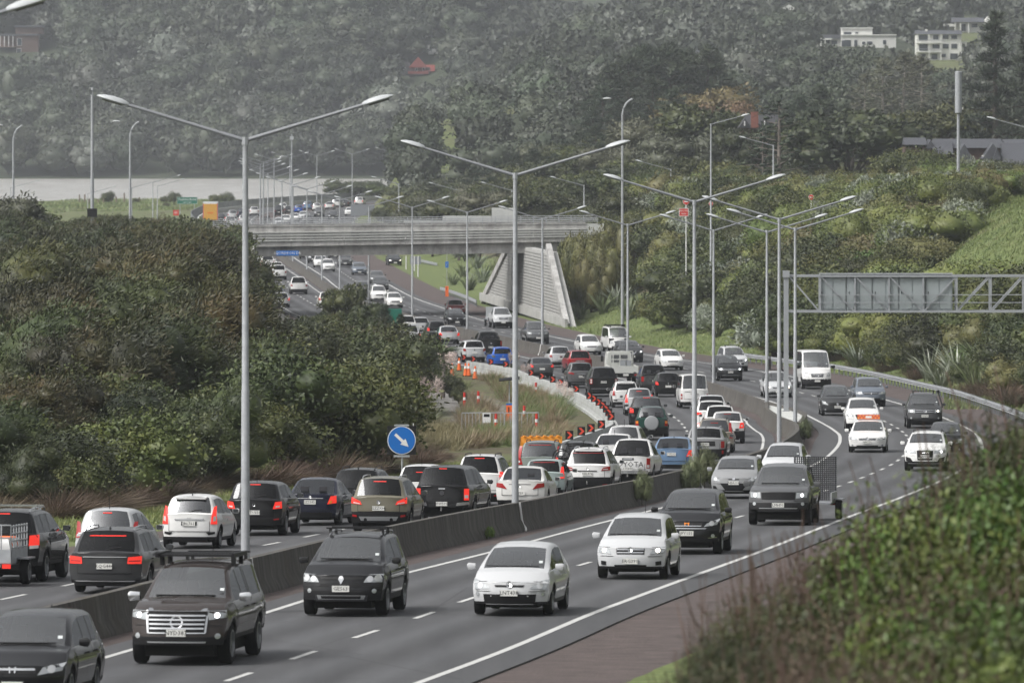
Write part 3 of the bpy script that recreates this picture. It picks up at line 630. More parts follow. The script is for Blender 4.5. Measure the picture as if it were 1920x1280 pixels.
MB().tube([(.02,.03,0),(.02,.03,cz-w)], .035, 8).build('post', M_gal, r); MB().box(-.3,.3,-.03,.06,cz-w-.09,cz-w-.02).build('bracket', M_gal, r); MB().box(-.28,.28,-.03,.05,cz+w-.01,cz+w+.05).build('bracket', M_gal, r); MB().bar((w-.1,.02,cz+w),(w-.1,.02,cz+w+.1),.03).build('aerial', M_white, r)
# ---------------- other signs and roadworks things
def phone(m_, px, py, Z, lab, big=True):
    X = (px-CX)*Z/FPX; b = terr(X, Z); s = FPX/Z; r = empty('emergency_phone', (X, Z, b), 0, lab, 'emergency phone'); top = HofV(0, py, Z)-b
    MB().tube([(0,0,0),(0,0,top+1.6)], .03, 6).build('post', M_gal, r); bd = MB().box(-.17,.17,-.05,-.02,top-.32,top+.32).build('blue_board', M_blue, r)
    MB().bar((-.05,-.06,top-.12),(.03,-.06,top+.12),.05,.02).build('receiver_symbol', M_white, bd); MB().bar((-.05,-.06,top-.12),(.05,-.06,top-.15),.05,.02).build('receiver_symbol', M_white, bd); MB().bar((.03,-.06,top+.12),(.1,-.06,top+.1),.05,.02).build('receiver_symbol', M_white, bd)
    MB().box(-.17,.17,-.12,.12,0,1.15).build('phone_box', M_orange, r); MB().bar((-.03,-.125,.75),(-.03,-.125,1.05),.05,.02).build('handset_symbol', M_black, r)
    if big: MB().add([(-.55,-.3,top+1.55),(.55,-.3,top+1.65),(.55,.35,top+1.75),(-.55,.35,top+1.65),(-.55,-.3,top+1.5),(.55,-.3,top+1.6),(.55,.35,top+1.7),(-.55,.35,top+1.6)],[(0,1,2,3),(7,6,5,4),(0,4,5,1),(1,5,6,2),(2,6,7,3),(3,7,4,0)]).build('solar_panel', M_black, r)
phone(None, 955, 767, 400, 'orange roadside phone box under a blue phone board and solar panel')
phone(None, 838, 496, 790, 'orange roadside phone post on the grass behind the abutment wall', False)
cone_m = MB().tube([(0,0,.0),(0,0,.9)], [.17,.05], 10).mesh('cone_body', [M_orange], 50); cone_b = MB().box(-.22,.22,-.22,.22,-.03,.03).mesh('cone_base', [M_black])
cone_s = MB().tube([(0,0,.52),(0,0,.70)], [.112,.085], 10, caps=False).mesh('cone_band', [M_white], 50)
def cone(px, py, Z, lab, grp):
    X = (px-CX)*Z/FPX; r = empty('traffic_cone', (X, Z, terr(X, Z)+.03), 0, lab, 'traffic cone', grp); link('cone_body', cone_m, r); link('cone_band', cone_s, r); link('cone_base', cone_b, r)
for px, Z in ((944,296),(922,292),(900,287),(837,278),(982,302),(1001,305),(800,270)): cone(px, 0, Z, 'orange cone with a white band standing along the grass edge', 'cones along the grass edge')
for px, py in ((861,690),(873,700),(879,700),(891,705),(848,700),(833,695)): 
    q = raypx(px, py+6)
    cone(px, 0, q[1], 'orange cone in a cluster by the start of the white barrier', 'cones at the start of the white barrier')
dl_m = MB().tube([(0,0,0),(0,0,1.0)], [.09,.07], 8).mesh('marker_post', [M_red], 50); dl_s = MB().tube([(0,0,.55),(0,0,.72)], .083, 8, caps=False).mesh('reflective_band', [M_white], 50)
for px, py in ((871,768),(897,765),(1005,748),(1006,812),(983,795),(930,812)):
    q = raypx(px, py); X, Z = q[0], q[1]; r = empty('marker_post', (X, Z, terr(X, Z)), 0, 'red plastic marker post in the long grass', 'marker post', 'red marker posts in the long grass'); link('post', dl_m, r); link('reflective_band', dl_s, r)
# orange water filled barrier
q = g(1016, 852); X, Z = (1016-CX)*300/FPX, 306.0; r = empty('plastic_barrier', (X, Z, float(hr(Z))), .15, 'orange plastic water filled barrier behind the green estate car', 'barrier')
m = MB(); top = HofV(0,818,Z)-float(hr(Z)); m.grid([[(x,y,z) for y, z in ((-.3,0),(-.22,.3),(-.2,top*.55),(-.12,top*.6),(-.12,top*.85),(-.08,top),(.08,top),(.12,top*.85),(.12,top*.6),(.2,top*.55),(.22,.3),(.3,0))] for x in (-.85,-.8,0,.8,.85)]); m.build('body', M_amber, r)
for x in np.linspace(-.7,.7,6): MB().box(x-.05,x+.05,-.15,.15,top,top+.04).build('lug', M_amber, r)
# temporary mesh fence with notice
q = raypx(940, 812); Zf = q[1]; zf = q[2]
fr = empty('mesh_fence', ((935-CX)*Zf/FPX, Zf, zf), 0, 'low temporary wire fence with a white notice in the long grass', 'fence'); sF = Zf/FPX
for a, b in ((866,905),(906,945),(946,1010)):
    x0, x1 = (a-935)*sF, (b-935)*sF
    MB().bar((x0,0,1.05),(x1,0,1.07),.05).build('top_rail', M_gal, fr)
    for u in np.linspace(x0, x1, 7): MB().bar((u,0,-.1),(u,0,1.05),.03).build('wire_upright', M_gal, fr)
MB().box((905-935)*sF,(920-935)*sF,-.06,-.035,.55,1.05).build('notice', M_white, fr); MB().box((907-935)*sF,(918-935)*sF,-.07,-.062,.85,1.0).build('notice_symbol', M_black, fr)
q = raypx(862, 832); MB().box(-.6,.6,-.3,.3,0,.12)
o = MB().box(-.62,.62,-.35,.35,0,.14).build('white_board', M_white, loc=(q[0], q[1], q[2]+.02), rot=(.05,-.12,.25)); tag(o, 'white board lying on the mown grass', 'board')
# no entry signs on the slip road above the shrubs
def noentry(px, py, rpx, Z, lab, half=False):
    X = (px-CX)*Z/FPX; b = terr(X, Z); s = FPX/Z; r = empty('no_entry_sign', (X, Z, b), 0, lab, 'sign'); zc = HofV(0, py, Z)-b
    disc(MB(), rpx/s, -.03, 0, 24, 0, zc).build('white_rim', M_white, r); disc(MB(), rpx/s*.9, -.04, -.031, 24, 0, zc).build('red_disc', M_red, r); MB().box(-rpx/s*.62,rpx/s*.62,-.05,-.041,zc-rpx/s*.17,zc+rpx/s*.17).build('white_bar', M_white, r)
    MB().tube([(0,.04,0),(0,.04,zc)], .05, 8).build('post', M_white, r)
noentry(1286.5, 378, 6.2, 640, 'round no entry sign on a white post among the shrubs'); noentry(1521, 370, 5.2, 640, 'no entry sign half hidden by an olive shrub'); noentry(1333, 382, 4.2, 655, 'small round sign behind the lamp on the slip road')
board('wrong_way_sign', 1282, 398, .74, .62, 639.5, M_red, 'red WRONG WAY board below the no entry sign', 'sign', [('WRONG', .2, 0, .12), ('WAY', .2, 0, -.14)], None, None, M_white)
sg = board('exit_sign', 351, 376, 3.6, 1.2, 1345, M_green, 'green motorway exit sign standing before the water', 'sign', [('Tauhinu Road', .58, 0, .2), ('exit 1 km', .4, 0, -.32)], None, None, M_white)
for dx in (-1.3, 1.3): MB().tube([(dx,.06,-.6),(dx,.06,-3.4)], .06, 6).build('post', M_gal, sg)
sg = board('speed_sign', 330, 399, .9, .9, 1200, M_red, 'small red speed sign at the causeway fence', 'sign', [('80', .5, 0, 0)]); MB().tube([(0,.05,-.45),(0,.05,-3)], .05, 6).build('post', M_gal, sg)
M_sback = simple('sign_back', (0.20,0.215,0.23), .6)
sg = board('motorway_sign', 680, 394, 4.0, 1.9, 1240, M_sback, 'grey back of a large sign beside the far lanes', 'sign')
for dx in (-1.3, 1.3): MB().tube([(dx,.08,-.9),(dx,.08,-3.0)], .07, 6).build('post', M_gal, sg)
sg = board('slip_road_sign', 779, 488, 1.2, .9, 830, M_sback, 'grey sign back on white posts by the slip road', 'sign')
for px, y0, y1 in ((761.5,480,505),(777,480,508),(784,480,519)):
    Z = 800; X = (px-CX)*Z/FPX; bq = HofV(0, y1, Z); o = MB().tube([(0,0,0),(0,0,HofV(0,y0,Z)-bq)], .055, 8).build('white_post', M_white, loc=(X, Z, bq)); tag(o, 'slim white post on the grass beside the slip road', 'post', 'white posts by the slip road')
# direction sign glimpsed through the trees
sg = board('direction_sign', 716, 607, 3.4, 2.6, 640, M_green, 'green direction sign mostly hidden by trees beside the inbound lanes', 'sign', [('1', .8, -.2, -.2)])
for dx in (-1.2, 1.2): MB().tube([(dx,.08,-1.2),(dx,.08,-3.4)], .08, 6).build('post', M_gal, sg)
# causeway fence: panels between posts along the shore side
fr = empty('causeway_fence', (float(LP(1330))-1.0, 1330, 2.3), 0, 'long grey panel fence along the shore side of the causeway', 'fence'); offm = Matrix.Translation(-Vector(fr.location))
for z in np.arange(1150, 1640, 7):
    a, b = float(LP(z))-1.0, float(LP(z+7))-1.0; hA = 1.75
    o = MB().add([(a,z+.1,hr(z)-.3),(b,z+6.9,hr(z)-.3),(b,z+6.9,hr(z)+hA),(a,z+.1,hr(z)+hA),(a-.08,z+.1,hr(z)-.3),(b-.08,z+6.9,hr(z)-.3),(b-.08,z+6.9,hr(z)+hA),(a-.08,z+.1,hr(z)+hA)],[(0,1,2,3),(7,6,5,4),(3,2,6,7),(0,3,7,4),(1,5,6,2)]).build('fence_panel', M_gald, fr); o.matrix_parent_inverse = offm
    o = MB().box(a-.1,a+.06,z-.08,z+.08,hr(z)-.4,hr(z)+hA+.1).build('fence_post', M_gald, fr); o.matrix_parent_inverse = offm
o = sweep([(float(LP(z))+.2, z) for z in np.arange(1130, 1640, 5)], [(-.2,0),(-.15,.8),(.15,.8),(.2,0)]).build('causeway_kerb', M_concw); tag(o, 'low pale concrete edge wall along the shore side of the causeway', 'barrier')
# timber piles by the water
pm = MB().tube([(0,0,-1),(0,0,2.4)], .16, 7).mesh('pile', [M_wood])
for px in (149,159,167,184,194,209,218,233,243,261): 
    Z = 1585+((px*37) % 23); o = link('timber_pile', pm, loc=((px-CX)*Z/FPX, Z, .2)); o.scale.z = .7+((px*13) % 10)/16; tag(o, 'weathered timber pile standing on the shore', 'pile', 'timber piles on the shore')
# ================================================================== VEHICLES
def paint_mat():
    m, t, b = newmat('car_paint'); oi = N(t, 'ShaderNodeObjectInfo'); t.links.new(oi.outputs['Color'], b.inputs['Base Color'])
    b.inputs['Roughness'].default_value = .42; b.inputs['Specular IOR Level'].default_value = .12; b.inputs['Coat Weight'].default_value = .75; b.inputs['Coat Roughness'].default_value = .04
    return m
M_car = paint_mat()
def glass_mat(name, tint, lo):
    m = bpy.data.materials.new(name); m.use_nodes = True; t = m.node_tree; t.nodes.clear(); o = N(t, 'ShaderNodeOutputMaterial')
    tr = N(t, 'ShaderNodeBsdfTransparent'); tr.inputs[0].default_value = (*tint, 1); gl = N(t, 'ShaderNodeBsdfGlossy'); gl.inputs['Roughness'].default_value = .03; gl.inputs[0].default_value = (.95,.97,1,1)
    fr = N(t, 'ShaderNodeFresnel'); fr.inputs[0].default_value = lo; mx = N(t, 'ShaderNodeMixShader')
    t.links.new(fr.outputs[0], mx.inputs[0]); t.links.new(tr.outputs[0], mx.inputs[1]); t.links.new(gl.outputs[0], mx.inputs[2]); t.links.new(mx.outputs[0], o.inputs[0]); return m
M_win = glass_mat('window_glass', (.50,.55,.54), 2.1); M_tint = glass_mat('privacy_glass', (.06,.065,.07), 1.40)
M_wscr = glass_mat('windscreen_glass', (.50,.55,.54), 2.7)
_t = M_wscr.node_tree; _mx = [n for n in _t.nodes if n.type == 'MIX_SHADER'][0]; _o = [n for n in _t.nodes if n.type == 'OUTPUT_MATERIAL'][0]; _df = N(_t, 'ShaderNodeBsdfDiffuse'); _df.inputs[0].default_value = (.45,.46,.45,1); _m2 = N(_t, 'ShaderNodeMixShader'); _m2.inputs[0].default_value = .07      # pale diffuse grey mixed in to stand for sky reflected in the glass
_t.links.new(_mx.outputs[0], _m2.inputs[1]); _t.links.new(_df.outputs[0], _m2.inputs[2]); _t.links.new(_m2.outputs[0], _o.inputs[0])
M_tyre = simple('tyre_rubber', (.010,.010,.011), .9, spec=.2); M_rim = simple('alloy', (.36,.37,.38), .35, metal=.7); M_rimd = simple('alloy_dark', (.05,.05,.055), .4, metal=.5)
M_chrome = simple('chrome', (.62,.63,.64), .16, metal=.9); M_trim = simple('trim_black', (.010,.010,.011), .55, spec=.25); M_under = simple('underbody', (.008,.008,.008), .9)
M_cabin = simple('cabin', (.025,.025,.027), .9); M_seat = simple('seat_cloth', (.035,.035,.04), .9)
M_hl = simple('headlight_glass', (.40,.42,.43), .12, metal=.25, coat=.6); M_hld = simple('headlight_dark', (.10,.105,.11), .12, coat=.6); M_bulb = simple('bulb', (.75,.76,.77), .1, metal=.4)
M_lit = simple('lit_bulb', (1,.93,.80), .3, emit=(1,.90,.74), estr=4.0); M_lit2 = simple('lit_white_bulb', (1,1,1), .3, emit=(.95,.98,1), estr=3.0)
M_tail = simple('tail_light', (.30,.012,.012), .18, coat=.5); M_brake = simple('brake_light', (.55,.02,.015), .25, emit=(1,.05,.03), estr=.38); M_clear = simple('clear_lens', (.55,.53,.52), .2, coat=.4); M_ind = simple('indicator', (.70,.22,.03), .25)
M_plate = simple('plate_white', (.66,.66,.63), .45); M_ink = simple('plate_ink', (.012,.012,.013), .6); M_sticker = simple('windscreen_label', (.62,.66,.66), .6); M_cover = simple('spare_cover', (.33,.34,.35), .35, metal=.3)
MT = dict(paint=M_car, trim=M_trim, chrome=M_chrome, hl=M_hl, hld=M_hld, tail=M_tail, brake=M_brake, clear=M_clear, ind=M_ind, black=M_black, alloy=M_rim, steel=M_rimd)
T = dict(
 hatch=dict(L=3.95,W=1.70,H=1.52,wb=2.52,wr=.30,fo=.80,sill=.24,zhf=.76,zhc=1.02,yc=.98,yrf=1.82,yrr=.42,ybl=.10,zbl=1.02,zt=.98,bf=.93,br=1.0),
 sedan=dict(L=4.60,W=1.77,H=1.46,wb=2.70,wr=.315,fo=.90,sill=.22,zhf=.72,zhc=.98,yc=1.30,yrf=2.15,yrr=1.35,ybl=.62,zbl=1.0,zt=.97,bf=.90,br=.95),
 wagon=dict(L=4.75,W=1.80,H=1.52,wb=2.72,wr=.32,fo=.92,sill=.24,zhf=.74,zhc=1.0,yc=1.28,yrf=2.1,yrr=.62,ybl=.12,zbl=1.0,zt=.97,bf=.92,br=.98),
 mpv=dict(L=4.6,W=1.74,H=1.63,wb=2.75,wr=.31,fo=.88,sill=.24,zhf=.80,zhc=1.08,yc=.95,yrf=1.95,yrr=.40,ybl=.10,zbl=1.06,zt=1.0,bf=1.0,br=1.04),
 suv=dict(L=4.55,W=1.82,H=1.69,wb=2.64,wr=.35,fo=.90,sill=.33,zhf=.92,zhc=1.16,yc=1.10,yrf=1.95,yrr=.42,ybl=.10,zbl=1.12,zt=1.06,bf=1.06,br=1.12),
 big=dict(L=4.8,W=1.90,H=1.85,wb=2.79,wr=.38,fo=.92,sill=.40,zhf=1.06,zhc=1.22,yc=1.25,yrf=2.0,yrr=.28,ybl=.08,zbl=1.22,zt=1.18,bf=1.16,br=1.2),
 ute=dict(L=5.3,W=1.90,H=1.80,wb=3.12,wr=.385,fo=.92,sill=.47,zhf=1.06,zhc=1.22,yc=1.3,yrf=2.05,yrr=2.02,ybl=1.66,zbl=1.18,zt=1.16,bf=1.14,br=1.16),
 can=dict(L=5.35,W=1.93,H=1.86,wb=3.2,wr=.39,fo=.93,sill=.47,zhf=1.08,zhc=1.24,yc=1.3,yrf=2.05,yrr=.28,ybl=.07,zbl=1.24,zt=1.2,bf=1.15,br=1.2),
 van=dict(tum=.13,ins=.04,rd=.07,L=4.8,W=1.72,H=1.98,wb=2.57,wr=.33,fo=1.0,sill=.28,zhf=.98,zhc=1.16,yc=.36,yrf=1.25,yrr=.13,ybl=.05,zbl=1.14,zt=1.1,bf=1.12,br=1.14),
 sprint=dict(tum=.10,ins=.04,rd=.12,L=5.9,W=1.99,H=2.5,wb=3.66,wr=.35,fo=1.0,sill=.32,zhf=1.08,zhc=1.40,yc=.85,yrf=1.72,yrr=.16,ybl=.06,zbl=1.34,zt=1.3,bf=1.34,br=1.34))
def surf(d):
    L, hw = d['L'], d['W']/2; zb, sf, sr = d.get('zbump', .55), d.get('sf', .22), d.get('sr', .06)
    Af, Ar = d.get('Af', .34), d.get('Ar', .20); tf, trr = d.get('tf', .05), d.get('trr', .05)
    def D(P):
        P = np.array(P, float); x, y, z = P[..., 0].copy(), P[..., 1].copy(), P[..., 2]; u = np.clip(np.abs(x)/hw, 0, 1.05); y0 = y.copy()
        kf = sstep((y0-(L/2-1.2))/1.2); kr = sstep((-y0-(L/2-1.0))/1.0)
        y -= kf*Af*u**3.2; y += kr*Ar*u**3.5
        k2 = sstep((y0-(L/2-.45))/.45); y -= k2*(np.clip(z-zb, 0, 1)*sf+np.clip(.42-z, 0, 1)*.3)
        k3 = sstep((-y0-(L/2-.45))/.45); y += k3*(np.clip(z-.62, 0, 1)*sr+np.clip(.45-z, 0, 1)*.25)
        # windscreen bows forward in the middle
        yw = L/2-(d['yc']+d['yrf'])/2; y += .13*np.exp(-((y0-yw)/(.75))**2)*(1-u**2)*(z > d['zhc']-.12)
        x *= 1-tf*kf-trr*kr
        return np.stack([x, y, z], -1)
    return D
def wfun(d):
    hw = d['W']/2; tum = d.get('tum', .35)
    def w(z, belt):
        t = np.clip((z-d['sill'])/max(.55*(belt-d['sill']), .05), 0, 1); lo = hw*(.945+.055*sstep(t)); t2 = sstep((z-(belt-.20))/.20)
        return lo-hw*d.get('ins', .075)*t2-np.clip(z-belt, 0, 9)*tum
    return w
def yfront(d):
    L = d['L']; return lambda z: float(np.interp(z, [0, d['zhf']-.05, d['zhf'], d['zhc']], [L/2, L/2, L/2-.14, L/2-d['yc']]))
def yrear(d):
    L = d['L']; return lambda z: float(np.interp(z, [0, d['zt']-.02, d['zbl'], d['H']-.06], [-L/2, -L/2, -L/2+d['ybl'], -L/2+d['yrr']]))
WIN_PILLARS = dict(hatch=[.53], sedan=[.50], wagon=[.42,.74], mpv=[.42,.74], suv=[.46,.80], big=[.42,.74], ute=[.52], can=[.27,.50,.56], van=[.30,.62], sprint=[.30,.55,.8])
def loft(d, kind):
    """shell of a car: returns body mesh builder and its glass pieces"""
    L, W, H = d['L'], d['W'], d['H']; hw = W/2; D = surf(d); wf = wfun(d)
    ax = (L/2-d['fo'], L/2-d['fo']-d['wb'])
    top = [(L/2, d['zhf']-.05), (L/2-.14, d['zhf']), (L/2-d['yc']*.55, d['zhf']+(d['zhc']-d['zhf'])*.66), (L/2-d['yc'], d['zhc']), (L/2-(d['yc']*.45+d['yrf']*.55), d['zhc']+(H-d.get('rd', .10)-d['zhc'])*.60), (L/2-d['yrf'], H-d.get('rd', .10)), (L/2-d['yrf']-.28, H-d.get('rd', .10)*.45), (L/2-d['yrf']-.65, H-.012)]
    yr_, yb_ = -L/2+d['yrr'], -L/2+d['ybl']
    top += [(min((L/2-d['yrf']+yr_)/2, L/2-d['yrf']-.72), H), (yr_+.25, H-.025), (yr_, H-.06)]
    if d['ybl']+.05 < d['yrr']: top += [((yr_*.5+yb_*.5), H-.06-(H-.06-d['zbl'])*.52)]
    top += [(yb_, d['zbl'])]
    if kind in ('ute', 'sedan'): top += [(yb_-.03, d['zbl']-.005)]
    top += [(-L/2, d['zt'])]
    tx = [p[0] for p in top][::-1]; tz = [p[1] for p in top][::-1]
    Ra = d['wr']+.075; st = {p[0] for p in top}
    for a in ax:
        for q in (-1.03, -1, -.93, -.75, -.42, 0, .42, .75, .93, 1, 1.03): st.add(a+Ra*q)
    g0, g1 = L/2-d['yrf']+.12, yr_+.02     # side glass run at roof level
    yA = L/2-d['yc']-.10; pil = []
    span0, span1 = L/2-d['yc']-.35, yr_+d.get('cp', .14)
    for q in WIN_PILLARS[kind]: c = span0+(span1-span0)*q; pil.append((c+.045, c-.045))
    for a, b in pil: st |= {a, b}
    st |= {span1, span0, L/2-.05, -L/2+.05}
    y = L/2
    for y in np.arange(-L/2+.25, L/2-.2, .24):
        if min(abs(y-s) for s in st) > .10: st.add(float(y))
    S_ = sorted(st, reverse=True); S_ = [s for i, s in enumerate(S_) if i == 0 or S_[i-1]-s > .012]
    rows = []
    for y in S_:
        zt = float(np.interp(y, tx, tz)); belt = float(np.interp(y, [-L/2, L/2-d['yc']], [d['br'], d['bf']]))
        sh = min(belt, zt-.035); gh = max(zt-sh, 0)
        zb = d['sill']+ (.02 if abs(y) > L/2-.3 else 0)
        for a in ax:
            dy = abs(y-a)
            if dy <= Ra*1.001: zb = max(zb, d['wr']+math.sqrt(max(Ra*Ra-dy*dy, 0)))
        zb = min(zb, sh-.12); ww = lambda z: float(wf(z, belt)); pr = []
        pr.append((0, zb)); pr.append((ww(zb)-.01, zb))
        for f in (.12, .42, .72): z = zb+(sh-zb)*f; pr.append((ww(z), z))
        pr.append((ww(sh), sh))
        pil_t = min(.10, .34*gh); z6 = sh+.02*min(1, gh*4); z7 = zt-pil_t; z7 = max(z7, z6+.002)
        rr = 1.0 if gh > .25 else gh/.25
        pr.append((ww(sh)-.012*rr-.012, z6)); pr.append((ww(z7)-.012*rr-.02*(1-rr), z7))
        z8 = zt-.03*rr-.010; pr.append((ww(z8)-.03-.03*(1-rr), max(z8, z7+.001)))
        w9 = ww(zt)-.085-.05*(1-rr); pr.append((w9, zt-.004)); cr = .02+.012*rr
        pr.append((w9*.55, zt+cr*.75)); pr.append((0, zt+cr)); rows.append(pr)
    R_ = np.array(rows); n, k = R_.shape[:2]
    P = np.zeros((n, 2*k-1, 3)); P[:, :k, 0] = R_[:, :, 0]; P[:, :k, 2] = R_[:, :, 1]; P[:, k:, 0] = -R_[:, k-2::-1, 0]; P[:, k:, 2] = R_[:, k-2::-1, 1]; P[:, :, 1] = np.array(S_)[:, None]
    box = P.copy(); P = D(P); V = P.reshape(-1, 3); nc = 2*k-1; body = MB(); body.v = [tuple(v) for v in V]
    glass = {}
    yc_, yf_ = L/2-d['yc'], L/2-d['yrf']
    for i in range(n-1):
        ya, yb2 = S_[i], S_[i+1]; ym = (ya+yb2)/2; gha = rows[i][7][1]-rows[i][6][1]; ghb = rows[i+1][7][1]-rows[i+1][6][1]
        for j in range(nc-1):
            jr = j if j < k-1 else 2*k-3-j; q = (i*nc+j, i*nc+j+1, (i+1)*nc+j+1, (i+1)*nc+j); key = None; side = 'a' if j < k-1 else 'b'
            if jr >= 9 and yf_ <= ym <= yc_: key = 'windscreen'
            elif jr >= 9 and yb_ <= ym <= yr_: key = 'rear_window'
            elif jr == 6 and span1 <= ym <= span0+.2 and gha > .10 and ghb > .10 and not any(b <= ym <= a for a, b in pil):
                wi = sum(1 for a, b in pil if ym < b); key = ('side_window', side, wi)
            if key is None:
                body.f.append(q); body.m.append(1 if jr == 0 else (2 if (jr == 1 and d.get('clad', True)) or (jr == 2 and d.get('clad2')) or (jr == 6 and span1-.02 <= ym <= span0) else 0))
            else: glass.setdefault(key, []).append(q)
    for i, rev in ((0, True), (n-1, False)):        # rounded end faces
        nx = 9; o = len(body.v); us = np.linspace(-1, 1, nx); C = np.zeros((k-1, nx, 3))
        for r in range(1, k): C[r-1, :, 0] = us*box[i, r, 0] if r < k-1 else us*box[i, k-2, 0]*.3; C[r-1, :, 2] = box[i, r, 2] if r < k-1 else box[i, k-2, 2]+.004
        C[:, :, 1] = S_[i]; m0 = len(body.f); body.grid(D(C[:-1]), 0, flip=rev)
        for q in range(m0, len(body.f)):
            rr_ = (q-m0)//(nx-1); body.m[q] = 2 if rr_ <= (0 if not d.get('clad2') else 1) else 0
    gm = {}
    for key, qs in glass.items():
        ids = sorted({i for q in qs for i in q}); mp = {a: b for b, a in enumerate(ids)}; gm[key] = MB().add([V[i] for i in ids], [tuple(mp[i] for i in q) for q in qs])
    return body, gm, D
def wheel_meshes(r, w, dark=False):
    n = 20; m = MB(); pr = [(-w/2, r*.66), (-w/2, r*.93), (-w*.36, r), (w*.36, r), (w/2, r*.93), (w/2, r*.66)]
    m.grid([[(x, q*math.cos(2*math.pi*k/n), q*math.sin(2*math.pi*k/n)) for x, q in pr] for k in range(n+1)], flip=True); ty = m.mesh('tyre', [M_tyre], smooth=40)
    m = MB(); c = w*.34
    m.grid([[(x, q*math.cos(2*math.pi*k/n), q*math.sin(2*math.pi*k/n)) for x, q in ((-w/2, r*.66), (w*.2, r*.60), (w*.18, .02))] for k in range(n+1)], m=1)
    m.grid([[(x, q*math.cos(2*math.pi*k/n), q*math.sin(2*math.pi*k/n)) for x, q in ((w/2+.002, r*.68), (w/2+.004, r*.61), (w*.2, r*.60))] for k in range(n+1)], m=0)
    for a in range(5):
        t = 2*math.pi*a/5; u, v = np.array([0, math.cos(t), math.sin(t)]), np.array([0, -math.sin(t), math.cos(t)])
        m.add([u*r*.63+v*.05+(c, 0, 0), u*r*.63-v*.05+(c, 0, 0), -v*.035+u*.02+(c+.01, 0, 0), v*.035+u*.02+(c+.01, 0, 0)], [(0, 1, 2, 3), (3, 2, 1, 0)], 0)
    rm = m.mesh('rim', [M_rimd if dark else M_rim, M_under], smooth=40); return ty, rm
_mc = {}
PL = {}
def plate_text(s):
    if s not in PL: PL[s] = text_mesh(s, .118, M_ink, .001)
    return PL[s]
def parts_for(kind, key, over, front, rear, far, extra):
    """all meshes of one design, made once: list of (name, mesh, parent index or None, location, rotation, painted, label)"""
    ck = (kind, key, far)
    if ck in _mc: return _mc[ck]
    d = dict(T[kind]); d.update(over); L, hw, H = d['L'], d['W']/2, d['H']; out_ = []
    body, gm, D = loft(d, kind); out_.append(('body', body.mesh('body', [M_car, M_under, M_trim], smooth=32), None, None, None, 1))
    bi = 0
    for gk, m in gm.items():
        nm = gk if isinstance(gk, str) else 'side_window'; mat = M_wscr if gk == 'windscreen' else M_win
        if d.get('tint') and (gk == 'rear_window' or (isinstance(gk, tuple) and gk[2] >= 1)): mat = M_tint
        out_.append((nm, m.mesh(nm, [mat], smooth=50), None, None, None, 0))
    # cabin seen through the glass
    w0 = hw*.90; yF, yB = L/2-d['yc']-.05, -L/2+max(d['yrr'], d['ybl'])+.12; zf, zb_ = d['sill']+.1, min(d['bf'], d['br'])-.05
    m = MB(); m.grid([[(-w0, y, zb_), (-w0, y, zf), (w0, y, zf), (w0, y, zb_)] for y in (yB, yF)]); m.grid([[(-w0, yB, zb_-.02), (w0, yB, zb_-.02)], [(-w0, yB, zf), (w0, yB, zf)]]); m.box(-w0, w0, yF-.35, yF+.15, zf+.3, zb_+.04)
    yrf_, yrr_ = L/2-d['yrf']-.1, -L/2+d['yrr']+.12
    wr_ = hw*.97-(H-d['bf'])*.27-.14; m.grid([[(-wr_, y, H-.075), (0, y, H-.045), (wr_, y, H-.075)] for y in (yrr_, yrf_)]); out_.append(('cabin', m.mesh('cabin', [M_cabin]), None, None, None, 0))
    if not far:
        sm = MB()
        def seat(m, x, y, w): m.box(x-w/2, x+w/2, y-.25, y+.25, zf+.1, zf+.28); m.add([(x-w/2, y-.22, zf+.25), (x+w/2, y-.22, zf+.25), (x+w/2*.9, y-.40, min(H-.42, zb_+.16)), (x-w/2*.9, y-.40, min(H-.42, zb_+.16)), (x-w/2, y-.34, zf+.25), (x+w/2, y-.34, zf+.25), (x+w/2*.9, y-.5, min(H-.42, zb_+.16)), (x-w/2*.9, y-.5, min(H-.42, zb_+.16))], [(0,1,2,3),(7,6,5,4),(3,2,6,7),(0,3,7,4),(1,5,6,2)]); m.box(x-.12, x+.12, y-.52, y-.42, min(H-.42, zb_+.17), min(H-.42, zb_+.17)+.2)
        for sx in (-.37, .37): m = MB(); seat(m, sx, L/2-d['yrf']-.35, .5); out_.append(('seat', m.mesh('seat', [M_seat]), None, None, None, 0))
        if kind not in ('van', 'sprint'): m = MB(); seat(m, -.3, L/2-d['yrf']-1.2, .5); seat(m, .3, L/2-d['yrf']-1.2, .5); out_.append(('rear_bench', m.mesh('rear_bench', [M_seat]), None, None, None, 0))
    xu = hw-.31; out_.append(('underbody', MB().box(-xu, xu, -L/2+.40, L/2-.40, .17, d['sill']+.06).mesh('underbody', [M_under]), None, None, None, 0))  # low dark box added under the floor to deepen the shade beneath
    # wheels
    tw = .2 if d['wr'] < .34 else .235
    if ('w', d['wr'], d.get('darkrim')) not in _mc: _mc[('w', d['wr'], d.get('darkrim'))] = wheel_meshes(d['wr'], tw, d.get('darkrim'))
    ty, rm = _mc[('w', d['wr'], d.get('darkrim'))]
    for y in (L/2-d['fo'], L/2-d['fo']-d['wb']):
        for s in (1, -1):
            i = len(out_); out_.append(('wheel', None, None, (s*(hw-tw/2-.03), y, d['wr']), (0, 0, 0 if s > 0 else math.pi), 0)); out_.append(('tyre', ty, i, None, None, 0)); out_.append(('rim', rm, i, None, None, 0))
    yF_, yR_ = yfront(d), yrear(d)
    zn = {'F': d['zhf'], 'R': d['zt']}
